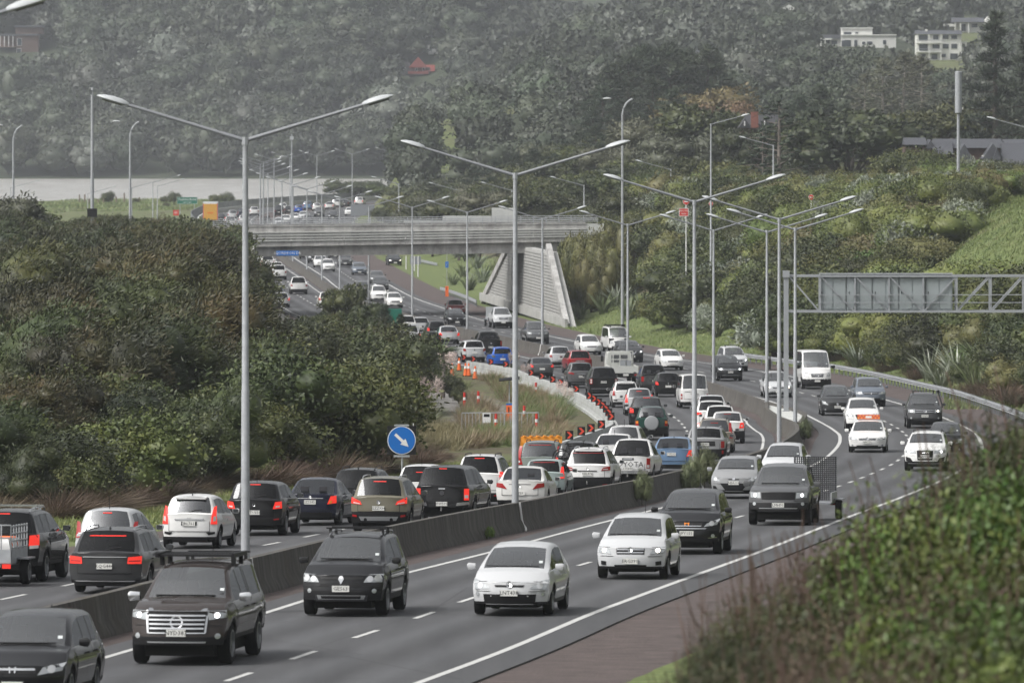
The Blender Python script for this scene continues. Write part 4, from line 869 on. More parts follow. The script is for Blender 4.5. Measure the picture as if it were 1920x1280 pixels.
    def patch(q, end, e, nx=6, nz=3, th=.02, mirror=False):
        """four sided panel (x over half width, z over bonnet or tail height) laid on the front or rear face"""
        a = np.array(q, float)*(hw, zn[end]); a[:, 0] *= (-1 if mirror else 1); s = 1 if end == 'F' else -1
        us, vs = np.linspace(0, 1, nx), np.linspace(0, 1, nz); G = np.zeros((nz+2, nx+2, 3))
        for i in range(nz+2):
            v = vs[min(max(i-1, 0), nz-1)]; rim_i = i in (0, nz+1)
            for j in range(nx+2):
                u = us[min(max(j-1, 0), nx-1)]; c = (1-v)*((1-u)*a[0]+u*a[1])+v*((1-u)*a[3]+u*a[2]); y0 = yF_(c[1]) if end == 'F' else yR_(c[1])
                G[i, j] = (c[0], y0+s*(e-(th if rim_i or j in (0, nx+1) else 0)), c[1])
        flip = (end == 'F') != bool(mirror); return MB().grid(D(G), flip=flip)
    def rnd(cx, cz, r, end, e, n=14, hole=0):
        a, b = cx*hw, cz*zn[end]; s = 1 if end == 'F' else -1; y0 = (yF_ if end == 'F' else yR_)(b); m = MB()
        if hole: ring = [[(a+q*math.cos(2*math.pi*k/n), y0+s*(e+(.006 if q == r*.99 else 0)), b+q*math.sin(2*math.pi*k/n)) for q in (r, r*.99, hole)] for k in range(n+1)]
        else: ring = [[(a+q*math.cos(2*math.pi*k/n), y0+s*(e-.03*(q == r)), b+q*math.sin(2*math.pi*k/n)) for q in (r, r*.98, .001)] for k in range(n+1)]
        return MB().grid(D(np.array(ring)), flip=(end != 'F'))
    def add_el(el, end):
        nm, mat, shp = el[:3]; o = el[3] if len(el) > 3 else {}; e = o.get('e', .006); par = o.get('par'); sides = (False, True) if o.get('mir') else (False,)
        for mir in sides:
            if shp[0] == 'disc': m = rnd(-shp[1] if mir else shp[1], shp[2], shp[3], end, e, hole=shp[4] if len(shp) > 4 else 0)
            else: m = patch(shp, end, e, nx=o.get('nx', 6), mirror=mir, th=o.get('th', .02))
            pi = None
            if par is not None:
                c = [i for i, x in enumerate(out_) if x[0] == par]; pi = c[-1] if c and not o.get('mir') else (c[-2 if not mir else -1] if len(c) > 1 else (c[-1] if c else None))
            out_.append((nm, m.mesh(nm, [MT[mat] if isinstance(mat, str) else mat], smooth=45), pi, None, None, 1 if mat == 'paint' else 0))
    if not far and front: front = front+[('bonnet_line', 'trim', [(-.84,.962),(.84,.962),(.84,.974),(-.84,.974)], dict(nx=10, e=.004)), ('bumper_line', 'trim', [(-.90,.700),(-.5,.700),(-.5,.708),(-.90,.708)], dict(e=.004)), ('bumper_line', 'trim', [(.5,.700),(.90,.700),(.90,.708),(.5,.708)], dict(e=.004))]
    if not far and rear: rear = rear+[('tailgate_line', 'trim', [(-.74,.50),(.74,.50),(.74,.512),(-.74,.512)], dict(nx=10, e=.004)), ('tailgate_line', 'trim', [(.735,.50),(.75,.50),(.75,.99),(.735,.99)], dict(nx=3, e=.004, mir=1))]
    for el in front: add_el(el, 'F')
    for el in rear: add_el(el, 'R')
    # mirrors, wipers, door handles, seams
    ym, zm = L/2-d['yc']-.30, d['bf']+.10; wm = hw-.02
    mm = MB(); mm.grid([[(x, y, z) for x, y, z in ((0, .02, -.07), (.02, .06, 0), (0, .02, .07), (0, -.06, .08), (0, -.06, -.08), (0, .02, -.07))] if False else [(a*q, .05*math.sqrt(max(1-q*q*.0, 0))*c, b) for c, b in ((1, -.05-.03*min(a*8,1)+(.05 if a > .18 else 0)), (1.6, 0), (1, .05+.02*min(a*8,1)-(.03 if a > .18 else 0)), (-1, .06-(.03 if a > .18 else 0)), (-1, -.06+(.035 if a > .18 else 0)), (1, -.05-.03*min(a*8,1)+(.05 if a > .18 else 0)))] for a, q in ((.02, 1), (.10, 1), (.17, 1), (.20, 1))])
    sc = d.get('mirror', 1.0); mir_m = mm; 
    for s in (1, -1):
        q = MB().add([(s*(x*sc), y, z*sc) for x, y, z in mm.v], [f if s > 0 else f[::-1] for f in mm.f]); n0 = len(mm.v)-6; q.add([(s*v[0]*sc, v[1], v[2]*sc) for v in mm.v[-6:-1]], [(0, 1, 2, 3, 4) if s > 0 else (4, 3, 2, 1, 0)])
        i = len(out_); mp = d.get('mirror_mat', 1); out_.append(('wing_mirror', q.mesh('wing_mirror', [M_car if mp == 1 else (M_chrome if mp == 2 else M_trim)], smooth=60), None, (s*wm, ym, zm), None, 1 if mp == 1 else 0))
        if not far: out_.append(('mirror_glass', MB().add([(s*.03, -.058, -.055*sc), (s*.18*sc, -.058, -.045*sc), (s*.18*sc, -.058, .05*sc), (s*.03, -.058, .062*sc)], [(0, 1, 2, 3), (3, 2, 1, 0)]).mesh('mirror_glass', [M_hld]), i, None, None, 0))
    if not far:
        for s in (1, -1):
            for yq in (L/2-d['yc']-1.25, L/2-d['yc']-2.15):
                if yq > -L/2+.8: out_.append(('door_handle', MB().add(D(np.array([(s*(hw+.012+(.018 if c else -.02)), yq+a, d['bf']-.11+b) for c in (0, 1) for a, b in ((-.09, -.015), (.09, -.015), (.09, .015), (-.09, .015))])), [(0,1,5,4),(1,2,6,5),(2,3,7,6),(3,0,4,7),(4,5,6,7),(7,6,5,4)]).mesh('door_handle', [M_car]), None, None, None, 1))
            yy0 = L/2-d['yc']-.12
            for y0, y1 in ((yy0, yy0-1.02), (yy0-1.03, yy0-1.98)):
                zt_ = d['bf']-.04; zs = np.linspace(d['sill']+.13, zt_, 5); ys = np.linspace(y0, y1, 6)
                wf = wfun(d); G = np.array([[(s*(float(wf(z, d['bf']))+.007), y, z) for y in ys] for z in zs])
                for ax_ in (L/2-d['fo'], L/2-d['fo']-d['wb']):       # keep clear of the wheel arch
                    for a in range(5):
                        for b in range(6):
                            dy, dz = G[a, b, 1]-ax_, G[a, b, 2]-d['wr']; rr_ = math.hypot(dy, max(dz, 0)); Rq = d['wr']+.12
                            if rr_ < Rq: G[a, b, 1] = ax_+(1 if ax_ < (y0+y1)/2 else -1)*math.sqrt(max(Rq*Rq-max(dz, 0)**2, 0))
                out_.append(('door', MB().grid(D(G), flip=s > 0).mesh('door', [M_car], smooth=40), None, None, None, 1))
        # wiper lines along the foot of the screen
        yc_ = L/2-d['yc']
        for x0, x1 in ((-.55, .05), (.02, .60)):
            pts = [(x, yc_-.02+.0, d['zhc']+.045) for x in np.linspace(x0, x1, 5)]; out_.append(('wiper', MB().tube(D(np.array(pts)), .012, 5).mesh('wiper', [M_black]), None, None, None, 0))
    for f in extra: f(out_, d, D, far)
    _mc[ck] = out_; return out_
def inst(root, lst, color, skip=()):
    obs = []
    for nm, me, pi, loc, rot, pt in lst:
        o = bpy.data.objects.new(nm, me); COL.objects.link(o); o.parent = root if pi is None else obs[pi]
        if loc is not None: o.location = loc
        if rot is not None: o.rotation_euler = rot
        if me is None: o.empty_display_size = .2
        o.color = (*color, 1); obs.append(o)
    return obs

# ---- styles: panels as (name, material, corners or disc, options); corners lower-inner, lower-outer, upper-outer, upper-inner
def HL(a, mat='hl', bulb=None, lit=None):
    r = [('headlight', mat, a, dict(mir=1))]
    c = np.mean(np.array(a), 0) if not bulb else bulb
    r.append(('lamp_reflector', M_lit if lit == 1 else (M_lit2 if lit == 2 else M_bulb), ('disc', float(c[0]), float(c[1]), .05 if lit else .07), dict(mir=1, e=.012, par='headlight'))); return r
def GR(x0, x1, z0, z1, mat='trim', bars=0, barmat='chrome', top=None, nx=8):
    top = x1 if top is None else top; r = [('grille', mat, [(-x0, z0), (x0, z0), (top, z1), (-top, z1)], dict(nx=nx))]
    for k in range(bars):
        z = z0+(z1-z0)*(k+.6)/bars; t = (z-z0)/(z1-z0); x = x0+(top-x0)*t-.02; h = .16*(z1-z0)/bars
        r.append(('grille_bar', barmat, [(-x, z-h), (x, z-h), (x, z+h), (-x, z+h)], dict(e=.016, nx=nx, par='grille')))
    return r
def BUMP(x, z0, z1, mat='trim', nm='air_intake'): return [(nm, mat, [(-x, z0), (x, z0), (x*1.05, z1), (-x*1.05, z1)], dict(nx=10))]
def FOG(x, z, r=.05, mat='hl'): return [('fog_lamp', mat, ('disc', x, z, r), dict(mir=1, e=.01))]
def TL(a, mat='tail', inner=None, im='clear'):
    r = [('tail_light', mat, a, dict(mir=1, nx=4, e=.012))]
    if inner: r.append(('reversing_lens', im, inner, dict(mir=1, nx=3, e=.018, par='tail_light')))
    return r
def HB(z, w=.2, mat='brake', h=.02): return [('high_brake_light', mat, [(-w, z), (w, z), (w, z+h), (-w, z+h)], dict(nx=4, e=.035, th=.03))]
def BADGE(kind, z, end, mat='chrome', s=.06):
    if kind == 'ovals': return [('badge', mat, ('disc', 0, z, s, s*.72), dict(e=.022)), ('badge_bar', mat, ('disc', 0, z+.02, s*.45, s*.2), dict(e=.024, par='badge'))]
    if kind == 'ring': return [('badge', mat, ('disc', 0, z, s, s*.74), dict(e=.022))]
    if kind == 'disc': return [('badge', mat, ('disc', 0, z, s), dict(e=.022))]
    k = s
    def q(pts): return [(x*k/.9, z+zz*k) for x, zz in pts]
    if kind == 'diamond': return [('badge', mat, q([(0, -1.5), (.75, 0), (0, 1.5), (-.75, 0)]), dict(e=.02, nx=3))]
    if kind == 'H':
        r = [('badge', mat, q([(-.8, -1), (-.45, -1), (-.6, 1), (-1, 1)]), dict(e=.022, nx=2)), ('badge_stroke', mat, q([(.45, -1), (.8, -1), (1, 1), (.6, 1)]), dict(e=.022, nx=2, par='badge')), ('badge_stroke', mat, q([(-.5, -.15), (.5, -.15), (.5, .2), (-.5, .2)]), dict(e=.022, nx=2, par='badge'))]; return r
    if kind == 'rings4': return [('badge', mat, ('disc', x, z, s, s*.72), dict(e=.022)) for x in (-.135, -.045, .045, .135)]
    if kind == 'star': return [('badge', mat, ('disc', 0, z, s, s*.86), dict(e=.022))]+[('badge_stroke', mat, q([(-.06, -.0), (.06, 0), (.06*1+dx, dz), (-.06+dx, dz)]), dict(e=.023, nx=2, par='badge')) for dx, dz in ((0, .95), (.7, -.55), (-.7, -.55))]
    if kind == 'diamonds3': return [('badge', mat, q([(0+dx, -.55+dz), (.35+dx, 0+dz), (0+dx, .55+dz), (-.35+dx, 0+dz)]), dict(e=.022, nx=2)) for dx, dz in ((0, .5), (-.42, -.42), (.42, -.42))]
    if kind == 'vw': return [('badge', mat, ('disc', 0, z, s, s*.82), dict(e=.022))]+[('badge_stroke', mat, q(p), dict(e=.023, nx=2, par='badge')) for p in ([(-.1, .05), (.05, .05), (-.3, .85), (-.45, .85)], [(-.05, .05), (.1, .05), (.45, .85), (.3, .85)], [(-.5, -.7), (-.35, -.75), (-.65, .3), (-.8, .25)], [(.35, -.75), (.5, -.7), (.8, .25), (.65, .3)], [(-.45, -.7), (-.3, -.7), (.05, -.05), (-.08, -.05)], [(.3, -.7), (.45, -.7), (.08, -.05), (-.05, -.05)])]
    return []
# ---- roof gear
def rails(mat=None, x=.80):
    def f(o, d, D, far):
        for s in (1, -1):
            hw = d['W']/2; z = d['H']; y0, y1 = d['L']/2-d['yrf']-.25, -d['L']/2+d['yrr']+.15; xx = s*(hw-(d['H']-d['bf'])*d.get('tum', .35)-.05-.09)
            o.append(('roof_rail', MB().tube([(xx, y0, z-.03), (xx, y0-.12, z+.045), (xx, (y0+y1)/2, z+.055), (xx, y1+.12, z+.03), (xx, y1, z-.04)], .018, 6).mesh('roof_rail', [mat or M_trim], smooth=60), None, None, None, 0))
    return f
def bars(ys=(-.1, -1.0), h=.11, over=.0, mat=None):
    def f(o, d, D, far):
        for dy in ys:
            y = d['L']/2-d['yrf']-.35+dy; w = d['W']/2-(d['H']-d['bf'])*d.get('tum', .35)-.05-.05+over
            o.append(('roof_bar', MB().box(-w, w, y-.035, y+.035, d['H']+h-.03, d['H']+h).box(-w+.06, -w+.12, y-.03, y+.03, d['H']-.03, d['H']+h-.03).box(w-.12, w-.06, y-.03, y+.03, d['H']-.03, d['H']+h-.03).mesh('roof_bar', [mat or M_trim]), None, None, None, 0))
    return f
def slatrack(n=5):
    def f(o, d, D, far):
        w = d['W']/2-.22; y0, y1 = d['L']/2-d['yrf']-.2, d['L']/2-d['yrf']-1.5; z = d['H']+.14
        for k in range(n): y = y0+(y1-y0)*k/(n-1); o.append(('rack_slat', MB().box(-w, w, y-.05, y+.05, z-.02, z+.02).mesh('rack_slat', [M_trim]), None, None, None, 0))
        for s in (1, -1): o.append(('rack_side', MB().box(s*w-.03, s*w+.03, y1-.1, y0+.1, z-.03, z+.05).mesh('rack_side', [M_trim]), None, None, None, 0)); o.append(('rack_foot', MB().box(s*(w-.05)-.04, s*(w-.05)+.04, y1+.1, y1+.2, d['H']-.06, z).box(s*(w-.05)-.04, s*(w-.05)+.04, y0-.3, y0-.2, d['H']-.06, z).mesh('rack_foot', [M_trim]), None, None, None, 0))
    return f
def snorkel(o, d, D, far):
    x = -(d['W']/2-.02); y = d['L']/2-d['yc']-.05; o.append(('snorkel', MB().tube([(x, y+.3, d['zhc']-.1), (x, y+.05, d['zhc']+.02), (x+.16, d['L']/2-d['yrf']+.0, d['H']+.02)], .04, 6).box(x+.10, x+.22, d['L']/2-d['yrf']-.05, d['L']/2-d['yrf']+.08, d['H'], d['H']+.16).mesh('snorkel', [M_trim]), None, None, None, 0))
def aerial(y=.3, h=.35):
    def f(o, d, D, far):
        yy = -d['L']/2+d['yrr']+y; o.append(('aerial', MB().tube([(0, yy, d['H']-.02), (0, yy-.12, d['H']+h)], .008, 4).mesh('aerial', [M_black]), None, None, None, 0))
    return f
def fin(o, d, D, far):
    yy = -d['L']/2+d['yrr']+.25; o.append(('aerial', MB().add([(-.02, yy-.1, d['H']-.02), (.02, yy-.1, d['H']-.02), (.02, yy+.08, d['H']-.02), (-.02, yy+.08, d['H']-.02), (0, yy-.11, d['H']+.07)], [(0,1,4),(1,2,4),(2,3,4),(3,0,4)]).mesh('aerial', [M_black]), None, None, None, 0))
def rearwiper(z=None, x=.0):
    def f(o, d, D, far):
        if far: return
        yR = yrear(d); z0 = d['zbl']+.03; pts = [(x+a, yR(z0+b)-.02, z0+b) for a, b in ((-.02, 0), (.16, .05), (.38, .07))]; o.append(('rear_wiper', MB().tube(D(np.array(pts)), .014, 5).mesh('rear_wiper', [M_black]), None, None, None, 0))
    return f
def spoiler(o, d, D, far):
    y = -d['L']/2+d['yrr']; w = d['W']/2-(d['H']-d['bf'])*d.get('tum', .35)-.05-.10; o.append(('roof_spoiler', MB().add(D(np.array([(-w, y+.12, d['H']-.03), (w, y+.12, d['H']-.03), (w*.95, y-.16, d['H']-.075), (-w*.95, y-.16, d['H']-.075), (w*.95, y-.15, d['H']-.115), (-w*.95, y-.15, d['H']-.115), (w, y+.02, d['H']-.1), (-w, y+.02, d['H']-.1)])), [(0,1,2,3),(3,2,4,5),(5,4,6,7),(0,3,5,7),(1,6,4,2)]).mesh('roof_spoiler', [M_car], smooth=20), None, None, None, 1))
def towbar(o, d, D, far):
    o.append(('tow_bar', MB().bar((0, -d['L']/2+.1, .42), (0, -d['L']/2-.12, .40), .06).tube([(0, -d['L']/2-.12, .38), (0, -d['L']/2-.12, .5)], .028, 8).mesh('tow_bar', [M_chrome]), None, None, None, 0))
def spare(o, d, D, far):
    i = len(o); z, r = d['zt']*.80, .36; y = -d['L']/2-.04; m = MB(); n = 24
    m.grid([[(q*math.cos(2*math.pi*k/n)+.0, y-t, z+q*math.sin(2*math.pi*k/n)) for q, t in ((r*.96, 0), (r, .05), (r, .16), (r*.9, .21), (r*.5, .225), (.01, .225))] for k in range(n+1)], flip=False)
    m.f = [f[::-1] for f in m.f]; o.append(('spare_wheel_cover', m.mesh('spare_wheel_cover', [M_cover], smooth=40), None, None, None, 0))
def tonneau(o, d, D, far):
    y0, y1 = -d['L']/2+d['ybl']-.06, -d['L']/2+.12; w = d['W']/2-.16; o.append(('tray_cover', MB().grid([[(x, y, d['zt']+.035+.03*(1-(x/w)**2)) for x in (-w, -w/2, 0, w/2, w)] for y in (y1, y0)]).mesh('tray_cover', [M_black]), None, None, None, 0))
def sportsbar(o, d, D, far):
    y = -d['L']/2+d['ybl']-.25; w = d['W']/2-.14; o.append(('sports_bar', MB().tube([(-w, y, d['zt']), (-w+.12, y-.02, d['H']-.15), (w-.12, y-.02, d['H']-.15), (w, y, d['zt'])], .035, 8).mesh('sports_bar', [M_trim]), None, None, None, 0))
def tag_screen(o, d, D, far):
    if far: return
    # registration label in the corner of the screen
    t = .18; y = L_ = d['L']/2-(d['yc']*(1-t)+d['yrf']*t)+.03; z = d['zhc']+(d['H']-d['zhc'])*t+.04; x = -(d['W']/2-.30); o.append(('windscreen_label', MB().add(D(np.array([(x-.04, y+.02, z-.02), (x+.04, y+.02, z-.02), (x+.04, y-.018, z+.03), (x-.04, y-.018, z+.03)])), [(0,1,2,3),(3,2,1,0)]).mesh('windscreen_label', [M_sticker]), None, None, None, 0))
COLS = dict(white=(.70,.70,.69), pearl=(.66,.655,.63), silver=(.50,.51,.52), grey=(.085,.087,.09), dgrey=(.038,.039,.041), black=(.006,.006,.007), brown=(.032,.024,.021), navy=(.010,.012,.028), gold=(.145,.135,.10), red=(.24,.012,.016), dred=(.16,.014,.014), blue=(.01,.09,.42), sblue=(.12,.20,.32), pgreen=(.30,.36,.35), ggreen=(.20,.23,.21), bgrey=(.12,.14,.17), green=(.012,.045,.036), beige=(.26,.235,.19), lgrey=(.25,.255,.26))
ROOTS = {}
def vehicle(kind, px, py, way, col, label, cat='car', key=None, over=None, front=(), rear=(), extra=(), plate=None, group=None, yaw=0.0, far=False, lane=None, ph=None, roof=None, sc=1.0):
    """place a vehicle whose near face is centred on photo column px with its near tyres on row py; way 'F' faces us, 'R' shows its tail"""
    d = dict(T[kind]); d.update(over or {})
    if roof is not None:
        py = roof
        for _ in range(60): py = roof+d['H']*sc*FPX/Zof(py)
    Z = Zof(py); X = (px-CX)*Z/FPX; lane = lane or (RL if way == 'F' else L1); th = tang(lane, Z)+yaw
    near = d['fo'] if way == 'F' else d['L']-d['fo']-d['wb']
    dist = d['L']/2-near; cx_, cz_ = X+math.sin(th)*dist, Z+math.cos(th)*dist
    name = {'ute': 'pickup_truck', 'can': 'pickup_truck', 'van': 'minibus', 'sprint': 'van'}.get(kind, 'car')
    r = empty(name, (cx_, cz_, float(hr(cz_))+.045), 0, label, cat, group)
    r.scale = (sc, sc, sc)
    r.rotation_euler = (math.atan((float(hr(cz_+2))-float(hr(cz_-2)))/4), 0, (math.pi-th) if way == 'F' else -th)
    if way == 'F': r.rotation_euler.x *= -1
    lst = parts_for(kind, key, over or {}, list(front), list(rear), far, list(extra)); inst(r, lst, COLS[col] if isinstance(col, str) else col)
    # number plate on the face we see
    D = surf(d); s = 1 if way == 'F' else -1
    if ph is None: ph = d['zhf']*.50 if way == 'F' else d['zt']*.68
    yb = float(D(np.array([[0, s*d['L']/2, ph]]))[0, 1])
    p = link('number_plate', PLATE, r, loc=(0, yb+s*.025, ph), rot=(0, 0, math.pi if way == 'F' else 0))
    if plate: link('plate_lettering', plate_text(plate), p, loc=(0, -.012, 0), rot=(R(90), 0, 0))
    ROOTS[label] = (r, d); return r, d
PLATE = MB().box(-.185, .185, -.01, .01, -.066, .066).mesh('number_plate', [M_plate])
# ================================================================== THE TRAFFIC
V = vehicle
C_STD = BUMP(.62, .30, .46)
# ---- outbound, facing us, nearest first
V('wagon', 40, 1325, 'F', 'black', 'black estate car cut by the bottom corner of the frame, silver grille bar', key='odyssey', over=dict(H=1.54, L=4.8, bf=.95, zhc=1.0), front=HL([(.50,.74),(.95,.84),(.99,1.02),(.60,.92)])+GR(.46,.48,.78,.94,bars=1)+BADGE('H',.86,'F',s=.07)+C_STD, extra=[tag_screen, fin])
V('can', 345, 1247, 'F', 'brown', 'dark brown double cab ute with canopy and huge chrome grille', 'pickup truck', key='gwm', plate='NYD383', ph=.62, over=dict(mirror_mat=2, mirror=1.25, W=1.93, H=1.86), front=HL([(.66,.80),(.99,.84),(.985,.965),(.64,.96)],bulb=(.82,.88),lit=2)+[('grille','trim',[(-.60,.57),(.60,.57),(.64,.93),(-.64,.93)],dict(nx=10))]+[('grille_bar','chrome',[(-x,z),(x,z),(x,z+h),(-x,z+h)],dict(e=.03,nx=10,par='grille')) for x,z,h in ((.62,.955,.05),(.60,.565,.02),(.57,.64,.03),(.58,.715,.03),(.59,.79,.03),(.60,.865,.03))]+[('grille_frame','chrome',[(.58,.575),(.62,.575),(.665,.97),(.62,.97)],dict(mir=1,e=.032,nx=3,par='grille'))]+BADGE('ring',.76,'F',s=.135)+BUMP(.93,.36,.50)+[('lower_trim','alloy',[(-.60,.40),(.60,.40),(.62,.425),(-.62,.425)],dict(e=.02,nx=8))]+FOG(.84,.52,.055), extra=[slatrack(6), bars((-2.0,-2.6),.13), tag_screen, aerial(.9,.2)])
V('suv', 650, 1156, 'F', 'black', 'black crossover with twin round headlamps and a diamond badge', key='koleos', plate='GES63', ph=.60, over=dict(W=1.85,H=1.70,mirror_mat=0,clad2=1), front=HL([(.55,.80),(.97,.80),(.99,.99),(.66,.98)],bulb=(.70,.88))+[('lamp_reflector',M_bulb,('disc',.88,.90,.075),dict(mir=1,e=.02))]+GR(.50,.56,.86,.96)+BADGE('diamond',.88,'F','chrome',.085)+GR(.55,.5,.70,.77)+BUMP(.62,.36,.50,'steel')+[('lower_trim','alloy',[(-.56,.40),(.56,.40),(.60,.50),(-.60,.50)],dict(e=.012,nx=8)),('air_intake','black',[(-.48,.42),(.48,.42),(.50,.485),(-.50,.485)],dict(e=.02,nx=8))]+FOG(.80,.60,.05), extra=[rails(M_chrome), bars((-.05,-.85),.13,.06), tag_screen])
V('hatch', 964, 1155, 'F', 'silver', 'silver wedge nosed hatchback with a wide dark lower intake', key='prius', plate='LNT438', ph=.50, over=dict(L=4.46,W=1.745,H=1.49,wb=2.7,yc=.85,yrf=2.0,fo=.9,yrr=.9,zhf=.76,zhc=1.0,sf=.30), front=HL([(.52,.78),(.93,.74),(.99,1.05),(.72,.96)],bulb=(.78,.86))+GR(.36,.40,.82,.88)+BADGE('ovals',.90,'F',s=.07)+BUMP(.66,.34,.62)+FOG(.86,.62,.045)+[('lower_trim','chrome',[(-.62,.325),(.62,.325),(.62,.345),(-.62,.345)],dict(e=.02,nx=8))], extra=[tag_screen])
V('hatch', 1188, 1087, 'F', 'silver', 'silver hatchback driving with warm headlights on', key='corolla', plate='ERG391', ph=.44, over=dict(L=4.22,W=1.76,H=1.52,zhf=.80), front=HL([(.55,.76),(.95,.80),(.98,1.0),(.66,.94)],lit=1)+GR(.40,.42,.76,.94,bars=2)+BADGE('ovals',.90,'F',s=.065)+BUMP(.45,.34,.44)+[('fog_recess','trim',[(.72,.42),(.88,.44),(.88,.56),(.72,.54)],dict(mir=1))], extra=[tag_screen, aerial()])
V('suv', 1293, 1040, 'F', 'black', 'glossy black crossover with gold badge and chrome grille lip', key='crv', plate='JFY155', ph=.56, over=dict(W=1.82,H=1.68), front=HL([(.52,.80),(.92,.86),(.99,1.04),(.62,.90)],lit=None)+GR(.46,.50,.84,.97)+[('grille_bar','chrome',[(-.58,.74),(.58,.74),(.62,.765),(-.62,.765)],dict(e=.03,nx=10)),('grille_bar','chrome',[(-.44,.815),(.44,.815),(.47,.84),(-.47,.84)],dict(e=.03,nx=10,par='grille'))]+BADGE('H',.90,'F',M_ind,.075)+BUMP(.70,.36,.44)+FOG(.80,.54,.05)+[('lower_trim','chrome',[(.66,.47),(.92,.49),(.92,.505),(.66,.485)],dict(mir=1,e=.02))], extra=[tag_screen, aerial(.2,.4)])
V('hatch', 1379, 936, 'F', 'lgrey', 'silver grey hatchback with a smiling black mouth grille', key='mazda3', plate='NEA116', ph=.56, over=dict(L=4.46,W=1.755,H=1.47), front=HL([(.56,.80),(.93,.84),(.99,1.06),(.70,.94)])+GR(.22,.26,.88,.96)+BADGE('disc',.93,'F',s=.055)+[('grille','trim',[(-.34,.36),(.34,.36),(.60,.72),(-.60,.72)],dict(nx=10)),('grille_bar','alloy',[(-.44,.335),(.44,.335),(.34,.36),(-.34,.36)],dict(e=.02,nx=8,par='grille'))]+[('fog_recess','trim',[(.66,.36),(.90,.42),(.92,.60),(.78,.58)],dict(mir=1))], extra=[tag_screen])
V('mpv', 1468, 912, 'F', 'silver', 'pale silver people carrier half hidden behind the grey double cab', key='wish', over=dict(W=1.72,H=1.60), front=HL([(.55,.78),(.95,.82),(.98,1.03),(.64,.93)])+GR(.45,.5,.78,.94,bars=1)+C_STD, extra=[tag_screen])
rA, dA = V('ute', 1463, 986, 'F', 'grey', 'dark grey double cab ute pulling a trailer with its ramp up', 'pickup truck', key='amarok', plate='LMH91', ph=.62, over=dict(W=1.95,H=1.83,clad2=1,darkrim=1,mirror=1.2), front=HL([(.58,.78),(.93,.80),(.95,.95),(.60,.95)],bulb=(.78,.87),lit=2)+GR(.55,.56,.74,.95,mat='black',bars=3,barmat='trim')+BADGE('disc',.85,'F','trim',.095)+BUMP(.66,.40,.50)+[('lower_trim','alloy',[(-.62,.48),(.62,.48),(.64,.505),(-.64,.505)],dict(e=.02,nx=8))]+FOG(.80,.62,.055), extra=[tag_screen, sportsbar])
V('sedan', 1627, 849, 'F', 'white', 'white taxi saloon with a chequered orange roof sign', key='camry', plate='NRK271', ph=.48, over=dict(W=1.82,L=4.8,H=1.47), front=HL([(.52,.80),(.95,.84),(.99,1.02),(.60,.93)])+GR(.44,.48,.80,.94,bars=2)+BADGE('ovals',.90,'F',s=.07)+BUMP(.56,.34,.46)+FOG(.80,.46), extra=[tag_screen])
V('suv', 1617, 809, 'F', 'white', 'white crossover with dark grille directly behind the taxi', key='cx5', over=dict(W=1.84,H=1.68), front=HL([(.52,.80),(.96,.86),(.98,.98),(.56,.92)],lit=2)+GR(.30,.46,.60,.95)+BADGE('disc',.84,'F',s=.06)+C_STD, extra=[tag_screen, fin])
V('suv', 1736, 884, 'F', 'white', 'white crossover with four rings on a deep black grille', key='q3', plate='LAFFIN', ph=.62, over=dict(W=1.84,H=1.62,zhf=.92), front=HL([(.42,.80),(.95,.84),(.98,.98),(.46,.94)],bulb=(.78,.89),lit=2)+GR(.36,.40,.50,.94,top=.40,mat='black',bars=5,barmat='trim')+BADGE('rings4',.87,'F',s=.058)+[('fog_recess','trim',[(.56,.40),(.92,.46),(.94,.66),(.70,.60)],dict(mir=1)),('lower_trim','alloy',[(-.80,.335),(.80,.335),(.84,.36),(-.84,.36)],dict(e=.02,nx=10))], extra=[rails(M_trim), tag_screen])
V('hatch', 1772, 856, 'F', 'black', 'small black hatchback peeping out behind the white four ring crossover', key='swift', over=dict(L=3.85,W=1.69,H=1.5), front=HL([(.58,.76),(.95,.82),(.98,1.06),(.74,1.0)])+GR(.35,.4,.62,.78)+BUMP(.6,.30,.44)+FOG(.80,.42), extra=[tag_screen])
V('ute', 1733, 804, 'F', 'dgrey', 'dark grey ute with roof light bar and lit headlights', 'pickup truck', key='amarok2', plate='GXN767', ph=.66, over=dict(W=1.94,H=1.83), front=HL([(.56,.78),(.93,.80),(.95,.95),(.58,.95)],lit=1)+GR(.55,.56,.78,.95,bars=2)+BADGE('vw',.87,'F',s=.09)+BUMP(.66,.36,.50)+FOG(.78,.52), extra=[bars((0.0,),.12), snorkel, tag_screen])
V('suv', 1631, 763, 'F', 'bgrey', 'blue grey family SUV next to the guard rail', key='territory', over=dict(W=1.90,H=1.70,L=4.85), front=HL([(.52,.80),(.94,.82),(.97,1.0),(.60,.95)])+GR(.44,.48,.80,.92,bars=1)+BADGE('ovals',.86,'F',s=.06)+BUMP(.60,.38,.56)+FOG(.78,.50,.05), extra=[tag_screen])
V('mpv', 1569, 780, 'F', 'dgrey', 'dark people carrier in front of the white delivery van', key='mpv8', plate='HPK405', ph=.50, over=dict(W=1.85,H=1.68), front=HL([(.60,.76),(.95,.84),(.99,1.08),(.76,1.0)])+GR(.50,.54,.70,.88)+BADGE('disc',.82,'F',s=.07)+BUMP(.58,.28,.40)+FOG(.78,.44), extra=[tag_screen])
